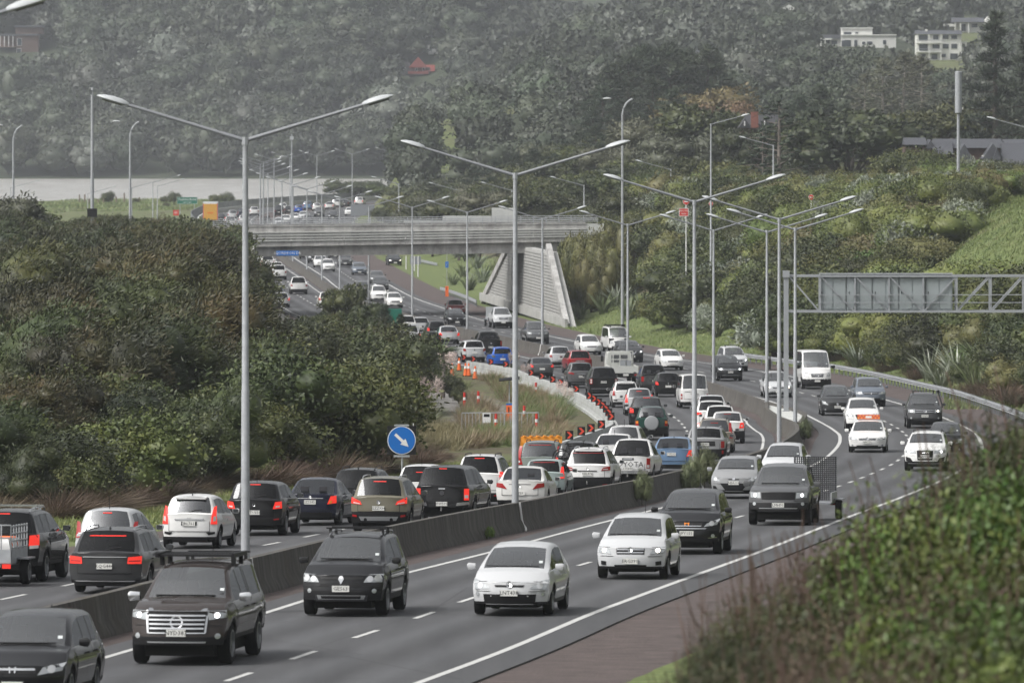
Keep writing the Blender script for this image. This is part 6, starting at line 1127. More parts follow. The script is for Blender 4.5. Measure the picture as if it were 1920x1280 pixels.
for i, (kd, px, py, w, c, lab) in enumerate([('hatch',414,418,'R','dgrey','dark hatchback beside the yellow truck on the causeway'),('mpv',436,412,'R','silver','silver compact ahead of the dark hatchback on the causeway'),('ute',432,427,'R','white','white ute just above the bridge rail'),('big',455,410,'R','navy','navy SUV behind the nearest lamp pole on the causeway'),('hatch',456,421,'R','white','white hatchback beside the white ute on the causeway'),('suv',477,405.5,'R','white','white SUV alone in its lane on the causeway'),('van',523,405.7,'R','black','black van on the causeway'),('hatch',531,396.5,'R','white','white hatchback ahead of the black van on the causeway'),('sedan',542,401.5,'R','dgrey','dark saloon with red lights next to the black van'),('hatch',560,400.5,'R','blue','bright blue hatchback on the causeway'),('suv',577,394.5,'R','sblue','slate blue SUV on the causeway'),('hatch',594,396.5,'R','white','white hatchback with brake lights on the causeway'),('sedan',618,393.5,'R','white','white saloon side on to the causeway barrier'),('suv',631,390,'R','white','white SUV farthest up the causeway queue'),('sedan',647,389,'R','dgrey','dark saloon beside the farthest white SUV'),('suv',674,386,'R','white','white SUV above the grey sign back'),
    ('suv',598,407,'F','grey','grey SUV coming towards us along the causeway'),('hatch',624,412,'F','dgrey','dark grey hatchback nearest to the verge on the causeway'),('sedan',569,412.5,'F','silver','silver saloon in the oncoming causeway queue'),('sedan',551,416,'F','white','white saloon in the oncoming causeway queue'),('sedan',535,419.5,'F','white','second white saloon in the oncoming causeway queue, nearer the bridge'),('hatch',577,420,'F','grey','grey hatchback with a light on above the bridge rail'),('sedan',523,425,'F','silver','silver saloon whose roof just shows over the bridge rail'),('hatch',655,405,'F','white','white hatchback beside the grey sign back'),('hatch',709,396,'F','white','white hatchback by the dark tree on the causeway')]):
    V(kd, px, py, w, c, lab, {'van':'minibus','ute':'pickup truck'}.get(kd, 'car'), key='far'+kd+w+str(c in ('dgrey','white') and i % 3 == 0), front=FG1 if w == 'F' else (), rear=RG(c in ('dgrey','white') and i % 3 == 0) if w == 'R' else (), far=True)
# ---- flat deck truck
Z = Zof(720); X = (1171-CX)*Z/FPX; th = tang(L1, Z)
r = empty('flatbed_truck', (X+math.sin(th)*2.6, Z+2.6*math.cos(th), float(hr(Z+2.6))+.04), -th, 'white flat deck truck with a headboard frame in front of its empty tray', 'truck')
M_tw = simple('truck_white', (.56,.57,.54), .5, var=.06, scale=1.5)
m = MB(); m.grid([[(x,y,z) for x, z in ((-.86,.75),(-.88,1.3),(-.80,1.98),(-.70,2.06),(.70,2.06),(.80,1.98),(.88,1.3),(.86,.75))] for y in (.95,1.0,2.4,2.5)]); m.add([(-.86,.95,.75),(-.88,.95,1.3),(-.80,.95,1.98),(-.70,.95,2.06),(.70,.95,2.06),(.80,.95,1.98),(.88,.95,1.3),(.86,.95,.75)],[tuple(range(8))]); m.box(-.86,.86,1.0,2.55,.45,.8); m.build('cab', M_tw, r, 40)
MB().box(-.55,.05,.93,.949,1.35,1.85).build('rear_window', M_hld, r); MB().box(.1,.55,.93,.949,1.35,1.85).build('rear_window', M_hld, r)
MB().box(-.93,.93,-2.5,.85,.78,.88).build('tray', M_tw, r); MB().box(-.94,.94,-2.54,-2.5,.74,1.22).build('tailboard', M_tw, r)
for s in (-1, 1): MB().box(s*.94-.02,s*.94+.02,-2.5,.85,.80,1.2).build('dropside', M_tw, r)
for a, b in (((-.9,.8,.9),(-.9,.8,2.1)),((.9,.8,.9),(.9,.8,2.1)),((-.9,.8,2.1),(.9,.8,2.1)),((0,.8,.9),(0,.8,2.1)),((-.45,.8,.9),(-.45,.8,2.1)),((-.9,.8,1.55),(.9,.8,1.55))): MB().bar(a,b,.05).build('headboard_bar', M_tw, r)
MB().box(-.75,.75,-2.4,.8,.45,.75).build('chassis', M_under, r)
MB().box(.0,.35,.3,.75,.9,1.5).build('drum', M_gald, r); MB().box(.42,.75,.3,.75,.9,1.48).build('drum', M_gald, r)
for s in (-1, 1): MB().box(s*.8-.13,s*.8+.13,-2.56,-2.52,.55,.68).build('tail_light', M_tail, r); MB().box(s*1.05-.09,s*1.05+.09,2.35,2.42,1.35,1.75).build('wing_mirror', M_trim, r)
link('number_plate', PLATE, r, loc=(.1,-2.56,.62))
_ty, _rm = _mc[('w', .35, None)]
for y in (-1.6, 1.7):
    for s in (1, -1):
        w = empty('wheel'); w.parent = r; w.location = (s*.72, y, .36); w.rotation_euler = (0, 0, 0 if s > 0 else math.pi); link('tyre', _ty, w); link('rim', _rm, w)
# ---- lorry with a yellow tail on the causeway
Z = Zof(424); X = (393-CX)*Z/FPX; r = empty('lorry', (X, Z+4, float(hr(Z))+.04), .03, 'big lorry with a yellow tail and red and white edges', 'lorry')
M_yel = simple('lorry_yellow', (.62,.33,.04), .5); M_lr = simple('lorry_red', (.55,.10,.07), .5)
MB().box(-1.22,1.22,-4,5,.9,3.9).build('box_body', M_lamp, r); MB().box(-1.08,1.08,-4.06,-4.0,1.0,3.62).build('tail_door', M_yel, r); MB().box(-.5,.5,-4.07,-4.061,2.0,2.3).build('tail_stripe', M_ind, r)
for s in (-1, 1): MB().box(s*1.15-.07,s*1.15+.07,-4.06,-4.0,.95,3.7).build('edge_strip', M_lr, r)
MB().box(-1.2,1.2,-4.05,-4.0,3.64,3.86).build('top_strip', M_white, r); MB().box(-1,1,-3.8,4.5,.5,.9).build('chassis', M_under, r)
for y in (-2.6, 3.5):
    for s in (1, -1):
        w = empty('wheel'); w.parent = r; w.location = (s*1.0, y, .40); w.scale = (1.2,1.15,1.15); w.rotation_euler = (0, 0, 0 if s > 0 else math.pi); link('tyre', _ty, w); link('rim', _rm, w)
# ---- trailers, bicycles, roof sign
def local(root, p): return root.matrix_basis @ Vector(p)
def trailer(root, d, behind, w, ln, lab, kind, z0=.55, lit=False):
    bpy.context.view_layer.update(); o = local(root, (0, -(d['L']/2+behind+ln/2), 0)); e = root.rotation_euler
    r = empty('trailer', o, 0, lab, 'trailer'); r.rotation_euler = e.copy(); w2, l2 = w/2, ln/2
    MB().box(-w2,w2,-l2,l2,z0-.04,z0).build('deck', M_gald, r)
    for s in (-1, 1): MB().box(s*w2-.02,s*w2+.02,-l2,l2,z0,z0+.32).build('side_panel', M_gal, r); MB().box(s*(w2+.17)-.15,s*(w2+.17)+.15,-.42,.42,z0+.08,z0+.12).build('mudguard', M_gald, r); q = empty('wheel'); q.parent = r; q.location = (s*(w2+.16), 0, .33); q.rotation_euler = (0,0,0 if s > 0 else math.pi); t_, m_ = _mc[('w', .31, None)] if ('w', .31, None) in _mc else _mc[('w', .30, None)]; link('tyre', t_, q); link('rim', m_, q); MB().box(s*(w2-.1)-.1,s*(w2-.1)+.1,-l2-.05,-l2-.01,z0-.12,z0-.02).build('tail_light', M_brake if lit else M_tail, r)
    MB().bar((0,l2,z0-.05),(0,l2+behind-.1,.45),.07).build('drawbar', M_gald, r)
    return r, w2, l2, z0
t, w2, l2, z0 = trailer(rA, dA, 1.0, 1.35, 2.4, 'galvanised trailer with a tall mesh ramp folded upright', 'ramp'); t.location.x += .50
M_mesh = simple('expanded_mesh', (.20,.21,.21), .6)
for x in np.linspace(-w2+.02, w2-.02, 4): MB().bar((x,-l2,z0+.02),(x,-l2,z0+1.42),.045).build('ramp_post', M_gald, t)
for z in np.linspace(z0+.05, z0+1.4, 22): MB().bar((-w2,-l2+.02,z),(w2,-l2+.02,z),.026).build('ramp_bar', M_rimd, t)
for x in np.linspace(-w2+.04, w2-.04, 20): MB().bar((x,-l2+.03,z0+.03),(x,-l2+.03,z0+1.4),  .03).build('ramp_wire', M_rimd, t)
MB().box(w2-.30,w2-.02,l2+.01,l2+.03,z0+.05,z0+.27).build('red_board', M_lr, t)
t, w2, l2, z0 = trailer(rC, dC, .9, 1.4, 2.2, 'small pale box trailer behind the silver ute', 'box'); MB().box(-w2,w2,-l2,-l2+.05,z0,z0+1.2).build('tall_gate', M_lamp, t)
t, w2, l2, z0 = trailer(rD, dD, .6, 1.40, 2.1, 'galvanised cage trailer loaded with white bags under orange straps', 'cage', lit=True)
for s in (-1, 1):
    for z in (z0+.35, z0+.52, z0+.69, z0+.86): MB().bar((s*w2,-l2,z),(s*w2,l2,z),.03).build('cage_bar', M_gal, t)
    for y in np.linspace(-l2, l2, 7): MB().bar((s*w2,y,z0),(s*w2,y,z0+.9),.03).build('cage_bar', M_gal, t)
for x in np.linspace(-w2, w2, 7): MB().bar((x,-l2,z0),(x,-l2,z0+.9),.03).build('cage_bar', M_gal, t)
for z in (z0+.3, z0+.6, z0+.9): MB().bar((-w2,-l2,z),(w2,-l2,z),.03).build('cage_bar', M_gal, t)
MB().box(-w2,w2,-l2-.03,-l2,z0,z0+.32).build('tailgate', M_gal, t)
pb = local(t, (.1, 0, z0)); m = MB(); m.grid([[(.55*x*(1-.15*abs(z)), .8*y*(1-.15*abs(z)), .28+.28*z) for x, y in ((-1,-1),(1,-1),(1,1),(-1,1),(-1,-1))] for z in (-1,-.6,.3,.8,1)]); bag = m.build('load_bag', M_white, None, 60, loc=pb); bag.rotation_euler = t.rotation_euler; tag(bag, 'white bulky load lying in the cage trailer', 'load')
for y in (-.4, .3): MB().tube([(-.58,y,.2),(-.45,y,.58),(.45,y,.58),(.58,y,.2)], .03, 6).build('strap', M_orange, bag)
def bicycle(loc, rot, lab, frame):
    r = empty('bicycle', loc, 0, lab, 'bicycle'); r.rotation_euler = rot
    for x in (-.52, .52): MB().tube([(x+.33*math.cos(t), 0, .33+.33*math.sin(t)) for t in np.linspace(0, 2*math.pi, 19)], .022, 6, caps=False).build('wheel', M_tyre, r)
    for a, b in (((-.52,0,.33),(-.12,0,.33)),((-.12,0,.33),(-.25,0,.82)),((-.25,0,.76),(.36,0,.80)),((-.12,0,.33),(.38,0,.72)),((-.52,0,.33),(-.22,0,.72)),((.52,0,.33),(.34,0,.92))): MB().tube([a, b], .02, 6).build('frame_tube', frame, r)
    MB().box(-.38,-.14,-.06,.06,.84,.88).build('saddle', M_black, r); MB().tube([(.36,-.27,.98),(.34,0,.94),(.36,.27,.98)], .016, 6).build('handlebar', M_black, r); return r
e = rE.rotation_euler; bicycle(local(rE, (0, -dE['L']/2-.25, .72)), (0, 0, e.z), 'dark bicycle hung across the tail of the black SUV', M_trim); bicycle(local(rE, (.1, -dE['L']/2-.48, .66)), (0, 0, e.z+math.pi), 'second dark bicycle on the rear rack, outermost', M_rimd)
e = rB.rotation_euler
for x, lab in ((-.35,'dark bicycle standing on the silver estate roof, kerb side'),(.35,'dark bicycle standing on the silver estate roof, median side')): bicycle(local(rB, (x, -.3, dB['H']+.10)), (0, 0, e.z+math.pi/2), lab, M_trim)
rT, dT = ROOTS['white taxi saloon with a chequered orange roof sign']
sgn = MB().box(-.52,.52,-.16,.16,0,.20).build('taxi_sign', M_lr, None, loc=local(rT, (0,-.2,dT['H']+.03))); sgn.rotation_euler = (0,0,rT.rotation_euler.z); tag(sgn, 'orange and yellow chequered sign on the white taxi roof', 'sign')
for k in range(13):
    for j in (0, 1):
        x = -.48+k*.08; MB().box(x-.035,x+.035,.161,.166,.02+.1*((k+j) % 2)+.0,.09+.1*((k+j) % 2)).build('chequer', M_amber, sgn) if j == 0 else None
MB().box(-.14,.14,.167,.17,.05,.15).build('name_panel', M_white, sgn)
# ================================================================== VEGETATION
def raw_mesh(name, V, F4, mats, mi=None, smooth=False):
    """quads from arrays, fast; a repeated last index makes a triangle"""
    V = np.asarray(V, np.float32); F4 = np.asarray(F4, np.int32); me = bpy.data.meshes.new(name); tri = F4[:, 3] == F4[:, 2]
    cnt = np.where(tri, 3, 4).astype(np.int32); idx = F4.ravel()[~(np.stack([np.zeros_like(tri)]*3+[tri], 1).ravel())]
    me.vertices.add(len(V)); me.vertices.foreach_set('co', V.ravel()); me.loops.add(len(idx)); me.loops.foreach_set('vertex_index', idx)
    me.polygons.add(len(F4)); me.polygons.foreach_set('loop_start', np.r_[0, np.cumsum(cnt)[:-1]].astype(np.int32))
    if mi is not None: me.polygons.foreach_set('material_index', np.asarray(mi, np.int32))
    for m in mats: me.materials.append(m)
    if smooth: me.polygons.foreach_set('use_smooth', np.ones(len(F4), bool))
    me.update(calc_edges=True); me.validate(); return me
_ICO = None; RAW = {}
def ico():
    global _ICO
    if _ICO is None:
        b = bmesh.new(); bmesh.ops.create_icosphere(b, subdivisions=2, radius=1); b.verts.ensure_lookup_table()
        _ICO = (np.array([v.co[:] for v in b.verts]), np.array([[v.index for v in f.verts]+[f.verts[-1].index] for f in b.faces])); b.free()
    return _ICO
class Leaves:
    def __init__(s, seed): s.r = np.random.default_rng(seed); s.V = []; s.F = []; s.n = 0
    def put(s, V, F): s.V.append(V); s.F.append(F+s.n); s.n += len(V)
    def core(s, lobes, k=.80):
        iv, fi = ico()
        for c in lobes:
            c = np.asarray(c, float); nz = 1+.16*np.sin(iv*[3.1, 2.7, 3.7]*2+s.r.uniform(0, 6, 3)).sum(1)/2
            s.put(c[:3]+iv*nz[:, None]*c[3:6]*k, fi)
    def cloud(s, lobes, n, L, Wd, wind=(0, 0, 0), spread=.6, lo=.78, hi=1.08, droop=0.0, below=-.55, bend=.0):
        """n leaf blades over the lobes' surfaces; L, Wd blade length and width"""
        lobes = np.asarray(lobes, float); a = (lobes[:, 3]*lobes[:, 4]+lobes[:, 3]*lobes[:, 5]); w = a/a.sum(); k = s.r.choice(len(lobes), n, p=w); d = s.r.normal(size=(n, 3)); d /= np.linalg.norm(d, axis=1)[:, None]
        d[:, 2] = np.where(d[:, 2] < below, -d[:, 2], d[:, 2]); lump = 1+.13*np.sin(d*[5.1, 4.3, 4.7]+k[:, None]*1.7).sum(1)
        c = lobes[k, :3]+d*lobes[k, 3:6]*(s.r.uniform(lo, hi, n)*lump)[:, None]
        t = d*(1-spread)+s.r.normal(size=(n, 3))*spread+np.asarray(wind); t[:, 2] -= droop; t /= np.linalg.norm(t, axis=1)[:, None]
        q = np.cross(t, d+s.r.normal(size=(n, 3))*.5); q /= np.linalg.norm(q, axis=1)[:, None]+1e-9
        l = (L*s.r.uniform(.6, 1.3, n))[:, None]; ww = (Wd*s.r.uniform(.7, 1.2, n))[:, None]
        V = np.stack([c-q*ww*.25, c+q*ww*.25, c+t*l*.55+q*ww*.5, c+t*l, c+t*l*.55-q*ww*.5], 1).reshape(-1, 3); b = np.arange(n)*5
        s.put(V, np.concatenate([np.stack([b, b+1, b+2, b+4], 1), np.stack([b+4, b+2, b+3, b+3], 1)]))
    def blades(s, n, base, L, Wd, out=.5, wind=(0, 0, 0), seg=4, droop=.5, r0=.15, up=1.0):
        """arching strap leaves from one crown"""
        a = s.r.uniform(0, 2*math.pi, n); o = np.stack([np.cos(a), np.sin(a), np.zeros(n)], 1); e = (out*s.r.uniform(.15, 1.0, n))[:, None]; l = (L*s.r.uniform(.55, 1.1, n))[:, None]
        t0 = o*e+np.array([0, 0, up])+np.asarray(wind)*s.r.uniform(.4, 1, n)[:, None]; t0 /= np.linalg.norm(t0, axis=1)[:, None]; side = np.cross(t0, o+.3*s.r.normal(size=(n, 3))); side /= np.linalg.norm(side, axis=1)[:, None]+1e-9
        p = np.asarray(base, float)+o*r0*s.r.uniform(0, 1, n)[:, None]; P = []; dr_ = (droop*s.r.uniform(.3, 1.2, n))[:, None]
        for k in range(seg+1):
            f = k/seg; wd = Wd*(1-.92*f**2)*(.6+.4*min(1, f*4)); P += [p-side*wd/2, p+side*wd/2]; t = t0+(o*.6+np.asarray(wind)*.5+np.array([0, 0, -1.0]))*dr_*f*1.3; t /= np.linalg.norm(t, axis=1)[:, None]; p = p+t*l/seg
        m = 2*(seg+1); V = np.stack(P, 1).reshape(-1, 3); b = np.arange(n)*m; s.put(V, np.concatenate([np.stack([b+2*k, b+2*k+1, b+2*k+3, b+2*k+2], 1) for k in range(seg)]))
    def mesh(s, name, mats): me = raw_mesh(name, np.concatenate(s.V), np.concatenate(s.F), mats); RAW[me.name] = (np.concatenate(s.V), np.concatenate(s.F)); return me
def leafmat(name, cols, rough=.55, scale=1.1, var=.22, spec=.4):
    """foliage of one species: two or three leaf colours in patches, each plant a little different"""
    m, t, b = newmat(name); b.inputs['Roughness'].default_value = rough; b.inputs['Specular IOR Level'].default_value = spec
    tc = N(t, 'ShaderNodeTexCoord'); oi = N(t, 'ShaderNodeObjectInfo'); ad = N(t, 'ShaderNodeVectorMath', operation='ADD'); cmb = N(t, 'ShaderNodeMath', operation='MULTIPLY'); cmb.inputs[1].default_value = 50; t.links.new(oi.outputs['Random'], cmb.inputs[0])
    t.links.new(tc.outputs['Object'], ad.inputs[0]); t.links.new(cmb.outputs[0], ad.inputs[1]); n = N(t, 'ShaderNodeTexNoise', Scale=scale, Detail=5.0, Roughness=.7); t.links.new(ad.outputs[0], n.inputs['Vector'])
    r = N(t, 'ShaderNodeValToRGB'); e = r.color_ramp.elements; e[0].position = .33; e[1].position = .68; e[0].color = (*cols[0], 1); e[1].color = (*cols[-1], 1)
    if len(cols) > 2: q = e.new(.5); q.color = (*cols[1], 1)
    t.links.new(n.outputs[0], r.inputs[0]); h = N(t, 'ShaderNodeHueSaturation'); mr = N(t, 'ShaderNodeMapRange'); mr.inputs['To Min'].default_value = 1-var; mr.inputs['To Max'].default_value = 1+var*1.3; t.links.new(oi.outputs['Random'], mr.inputs['Value']); t.links.new(mr.outputs[0], h.inputs['Value'])
    m2 = N(t, 'ShaderNodeMath', operation='FRACT'); m3 = N(t, 'ShaderNodeMath', operation='MULTIPLY'); m3.inputs[1].default_value = 17.3; t.links.new(oi.outputs['Random'], m3.inputs[0]); t.links.new(m3.outputs[0], m2.inputs[0]); mh = N(t, 'ShaderNodeMapRange'); mh.inputs['To Min'].default_value = .475; mh.inputs['To Max'].default_value = .52; t.links.new(m2.outputs[0], mh.inputs['Value']); t.links.new(mh.outputs[0], h.inputs['Hue'])
    t.links.new(r.outputs[0], h.inputs['Color']); t.links.new(h.outputs[0], b.inputs[0]); return m
LM_ = dict(
 manuka=leafmat('manuka_leaf', [(.013,.018,.005),(.036,.038,.010),(.072,.056,.017)], scale=.45, var=.42), manuka_g=leafmat('manuka_green_leaf', [(.012,.019,.005),(.031,.043,.010),(.064,.072,.018)], scale=.5, var=.42),
 copro=leafmat('olive_leaf', [(.052,.076,.016),(.098,.122,.028),(.14,.15,.045)], scale=.6), copro_b=leafmat('bronze_olive_leaf', [(.058,.064,.018),(.105,.102,.032),(.13,.118,.045)], scale=.6), bright=leafmat('bright_green_leaf', [(.034,.066,.012),(.075,.120,.022),(.135,.17,.042)], scale=.7),
 silver=leafmat('silver_leaf', [(.10,.125,.085),(.18,.205,.155),(.29,.31,.27)], scale=.9), dark=leafmat('dark_leaf', [(.013,.019,.006),(.032,.043,.012),(.070,.078,.022)], scale=.6, var=.35), mid=leafmat('broad_leaf', [(.020,.031,.007),(.052,.066,.014),(.100,.105,.026)], scale=.7, var=.35), willow=leafmat('willow_leaf', [(.060,.080,.035),(.105,.130,.060),(.16,.18,.10)], scale=.7),
 flax=leafmat('flax_leaf', [(.065,.085,.032),(.12,.145,.065),(.22,.235,.15)], rough=.35, scale=2.0), flax_g=leafmat('grey_flax_leaf', [(.10,.125,.085),(.17,.195,.14),(.28,.30,.25)], rough=.35, scale=2.0), cabb=leafmat('cabbage_leaf', [(.045,.075,.020),(.095,.135,.040)], rough=.4), tuss=leafmat('tussock_blade', [(.060,.040,.026),(.105,.074,.048),(.16,.118,.078)], scale=.8), grass=leafmat('grass_blade', [(.060,.095,.022),(.12,.155,.045),(.20,.195,.085)], scale=.3), dry=leafmat('dry_grass_blade', [(.17,.14,.07),(.26,.215,.12),(.33,.28,.18)], scale=.5), seed=leafmat('seed_head', [(.050,.032,.025),(.13,.088,.068),(.09,.09,.035)], scale=1.4), plume=leafmat('plume', [(.42,.34,.30),(.60,.52,.47)], rough=.9),
 pine=leafmat('pine_needle', [(.014,.024,.013),(.028,.042,.022),(.045,.060,.032)], scale=.3), gum=leafmat('gum_leaf', [(.055,.062,.034),(.095,.098,.060)], scale=.3), autumn=leafmat('autumn_leaf', [(.065,.058,.024),(.120,.082,.036),(.13,.11,.045)], scale=.3), hill=leafmat('hill_leaf', [(.022,.031,.018),(.038,.050,.028),(.058,.068,.042)], scale=.16, var=.4), hill_g=leafmat('hill_grey_leaf', [(.05,.06,.045),(.085,.095,.075),(.13,.135,.115)], scale=.16, var=.3), twig=simple('dry_twig', (.10,.065,.050), .9, var=.3), bark=simple('bark', (.075,.062,.052), .95, var=.3, scale=4), pale=simple('pale_bark', (.30,.27,.235), .9, var=.25, scale=2), grey=simple('grey_bark', (.17,.145,.125), .9, var=.25, scale=2))
def limbs(pts_list, n=6):
    m = MB()
    for pts, r in pts_list: m.tube(pts, r, n, caps=False)
    return m
PROTO = {}
def proto(key, parts): PROTO[key] = parts
WIND = np.array([.75, .25, .45])
def stems(h, r, k, seed, mat='bark', rad=.07):
    g_ = np.random.default_rng(seed); L_ = []
    for i in range(k):
        a = g_.uniform(0, 6.28); q = g_.uniform(.3, 1)*r; L_.append(([(g_.normal()*.08, g_.normal()*.08, -.3), (math.cos(a)*q*.35, math.sin(a)*q*.35, h*.4), (math.cos(a)*q, math.sin(a)*q, h*.85)], [rad, rad*.7, rad*.25]))
    return limbs(L_, 5).mesh('stem', [LM_[mat]])
def dome(seed, R_, H_, k, jag=.3):
    g_ = np.random.default_rng(seed); lo = [(0, 0, H_*.48, R_*.8, R_*.8, H_*.48)]
    for i in range(k):
        a = 2*math.pi*i/k+g_.uniform(-.4, .4); q = R_*g_.uniform(.45, .72); z = H_*g_.uniform(.30, .74); s_ = R_*g_.uniform(.30, .30+jag); lo.append((math.cos(a)*q, math.sin(a)*q, z, s_, s_, s_*g_.uniform(.7, 1.05)))
    return lo
def mk(key, seed, R_, H_, k, n, L, Wd, mat, wind=(0, 0, 0), spread=.6, st=5, droop=0., core=.78, jag=.3, bm='bark', **kw):
    lf = Leaves(seed); lo = dome(seed, R_, H_, k, jag); lf.core(lo, core); lf.cloud(lo, n, L, Wd, wind, spread, droop=droop, **kw); proto(key, [('foliage', lf.mesh('foliage', [LM_[mat]])), ('stem', stems(H_*.8, R_*.5, st, seed, bm))])
for i in range(3):
    mk('manuka%d' % i, 10+i, 1.9, 4.8, 9, 7000, .20, .045, 'manuka', WIND*.6, .55, jag=.34, core=.72); mk('manukag%d' % i, 20+i, 2.1, 4.4, 9, 7000, .19, .045, 'manuka_g', WIND*.6, .55, core=.72)
    mk('copro%d' % i, 30+i, 2.5, 2.7, 11, 6500, .13, .08, 'copro', spread=.75, jag=.22, core=.80, lo=.83, hi=1.05); mk('coprob%d' % i, 40+i, 2.3, 2.5, 10, 6000, .13, .08, 'copro_b', spread=.75, jag=.22, core=.80, lo=.83, hi=1.05)
    mk('mid%d' % i, 50+i, 2.2, 3.4, 9, 6500, .15, .09, 'mid', spread=.8, core=.60, lo=.66); mk('darkb%d' % i, 60+i, 2.2, 3.6, 9, 6500, .15, .08, 'dark', spread=.8, core=.60, lo=.66)
for i in range(2):
    mk('silver%d' % i, 70+i, 1.8, 2.5, 9, 4500, .20, .07, 'silver', (0, 0, .5), .6, core=.5, jag=.26); mk('bright%d' % i, 76+i, 1.9, 2.3, 9, 5000, .14, .09, 'bright', spread=.8, core=.60, lo=.66)
mk('willow0', 80, 3.0, 5.2, 11, 5200, .55, .06, 'willow', WIND*.9, .4, core=.6)
mk('dead0', 84, 1.5, 2.2, 6, 900, .5, .03, 'twig', (0, 0, .5), .6, core=.2, st=14)
for i in range(2):
    lf = Leaves(90+i); lf.blades(70, (0, 0, 0), 2.3, .11, .8, (.15, 0, 0), 5, .55, .35); proto('flax%d' % i, [('leaf_clump', lf.mesh('leaf_clump', [LM_['flax' if i == 0 else 'flax_g']]))])
    lf = Leaves(94+i); lf.blades(800, (0, 0, 0), 1.25, .014, 1.15, (.5, .1, 0), 4, .85, .55, .9); proto('tussock%d' % i, [('blade_clump', lf.mesh('blade_clump', [LM_['tuss']]))])
    lf = Leaves(98+i); lf.blades(160, (0, 0, 0), .95, .02, .8, (.25, .05, 0), 3, .5, .5); proto('grass%d' % i, [('blade_clump', lf.mesh('blade_clump', [LM_['grass' if i == 0 else 'dry']]))])
lf = Leaves(110)
lf.blades(90, (0, 0, 2.6), 1.15, .055, 1.6, (.2, 0, 0), 3, .7, .1, .5); proto('cabbage0', [('crown', lf.mesh('crown', [LM_['cabb']])), ('trunk', MB().tube([(0, 0, -.3), (.05, .02, 1.4), (0, 0, 2.65)], [.12, .10, .09], 7).mesh('trunk', [LM_['grey']]))])
lf = Leaves(112); lf.blades(200, (0, 0, 0), 1.7, .03, .9, (.2, 0, 0), 4, .7, .3); pl = Leaves(113)
for k in range(7):
    a = k*.9; b0 = np.array([math.cos(a)*.3, math.sin(a)*.3, 0]); tip = np.array([math.cos(a)*.55+.25, math.sin(a)*.4, 2.3+.2*math.sin(k*2.1)]); pl.cloud([(*(b0*.35+tip*.65+np.array([0, 0, q*.16])), .07+.05*math.sin(q*.5), .07+.05*math.sin(q*.5), .16) for q in range(5)], 70, .24, .03, (.4, 0, .6), .4)
    pl.blades(1, b0, 2.2, .02, .15, (.1, 0, 0), 3, .1, .01)
proto('toetoe0', [('blade_clump', lf.mesh('blade_clump', [LM_['flax']])), ('plume', pl.mesh('plume', [LM_['plume']]))])
# tall trees
def pine(key, seed, H_, mat='pine', bare=.35, spread_=.30, n=4200, bark='bark', lean=0.0, cone=False):
    g_ = np.random.default_rng(seed); lf = Leaves(seed); tk = [([(0, 0, -1), (lean*.3, 0, H_*.4), (lean, 0, H_)], [H_*.022, H_*.016, H_*.004])]; lo = []
    nb = 26
    for i in range(nb):
        z = H_*(bare+(1-bare)*(i+.5)/nb); f = (z/H_-bare)/(1-bare); R_ = H_*spread_*((1-f)*.95+.06 if cone else (math.sin(math.pi*min(f*.8+.22, 1))*.9+.12)); a = i*2.4+g_.uniform(-.4, .4); r = R_*g_.uniform(.6, 1.0); x0 = lean*z/H_
        e = (x0+math.cos(a)*r, math.sin(a)*r, z+(.05*r if cone else r*g_.uniform(.0, .45))); tk.append(([(x0, 0, z), (x0+math.cos(a)*r*.6, math.sin(a)*r*.6, z+(0 if cone else r*.1)), e], [H_*.006, H_*.004, H_*.0015]))
        for q in (.45, .75, 1.0): s_ = H_*.045*(1.2-.3*q)*(1-.45*f if cone else 1); lo.append((x0+math.cos(a)*r*q, math.sin(a)*r*q, z+(e[2]-z)*q+s_*.3, s_*1.25, s_*1.25, s_*(.45 if cone else .75)))
    lf.core(lo[::2], .5); lf.cloud(lo, n, H_*.042, H_*.007, (0, 0, .5), .7, lo=.4, hi=1.1)
    proto(key, [('crown', lf.mesh('crown', [LM_[mat]])), ('trunk', limbs(tk, 6).mesh('trunk', [LM_[bark]]))])
pine('pine0', 120, 15, bare=.25); pine('pine1', 121, 16, bare=.32, spread_=.26, lean=.8); pine('norfolk0', 122, 19, bare=.06, spread_=.26, cone=True, n=5200); pine('barepine0', 123, 14, bare=.15, spread_=.34, n=700, bark='grey'); pine('gum0', 124, 15, mat='gum', bare=.30, spread_=.24, n=2000, bark='pale'); pine('gum1', 125, 14, mat='gum', bare=.38, spread_=.26, n=1700, bark='pale', lean=-.6)
def bigtree(key, seed, R_, H_, k, n, L, Wd, mat, bark='bark', **kw):
    g_ = np.random.default_rng(seed); lf = Leaves(seed); lo = [(c[0], c[1], c[2]*.72+H_*.30, c[3], c[4], c[5]*.8) for c in dome(seed, R_, H_, k, .2)][1:]; lf.core(lo, .74); lf.cloud(lo, n, L, Wd, spread=.7, **kw)
    tk = [([(0, 0, -1), (.1, 0, H_*.25), (0, .1, H_*.55)], [H_*.04, H_*.03, H_*.015])]+[([(0, 0, H_*.2), (c[0]*.5, c[1]*.5, (H_*.2+c[2])*.55), (c[0], c[1], c[2])], [H_*.018, H_*.012, H_*.005]) for c in lo]
    proto(key, [('crown', lf.mesh('crown', [LM_[mat]])), ('trunk', limbs(tk, 6).mesh('trunk', [LM_[bark]]))])
for i in range(2):
    bigtree('tree%d' % i, 130+i, 4.2, 8, 12, 3600, .42, .24, 'mid'); bigtree('dtree%d' % i, 134+i, 4.6, 8.5, 13, 3600, .42, .22, 'dark')
bigtree('autumn0', 140, 6, 10, 13, 3200, .5, .3, 'autumn', 'grey'); bigtree('gtree0', 142, 5.2, 9, 12, 3400, .5, .2, 'gum', 'grey')
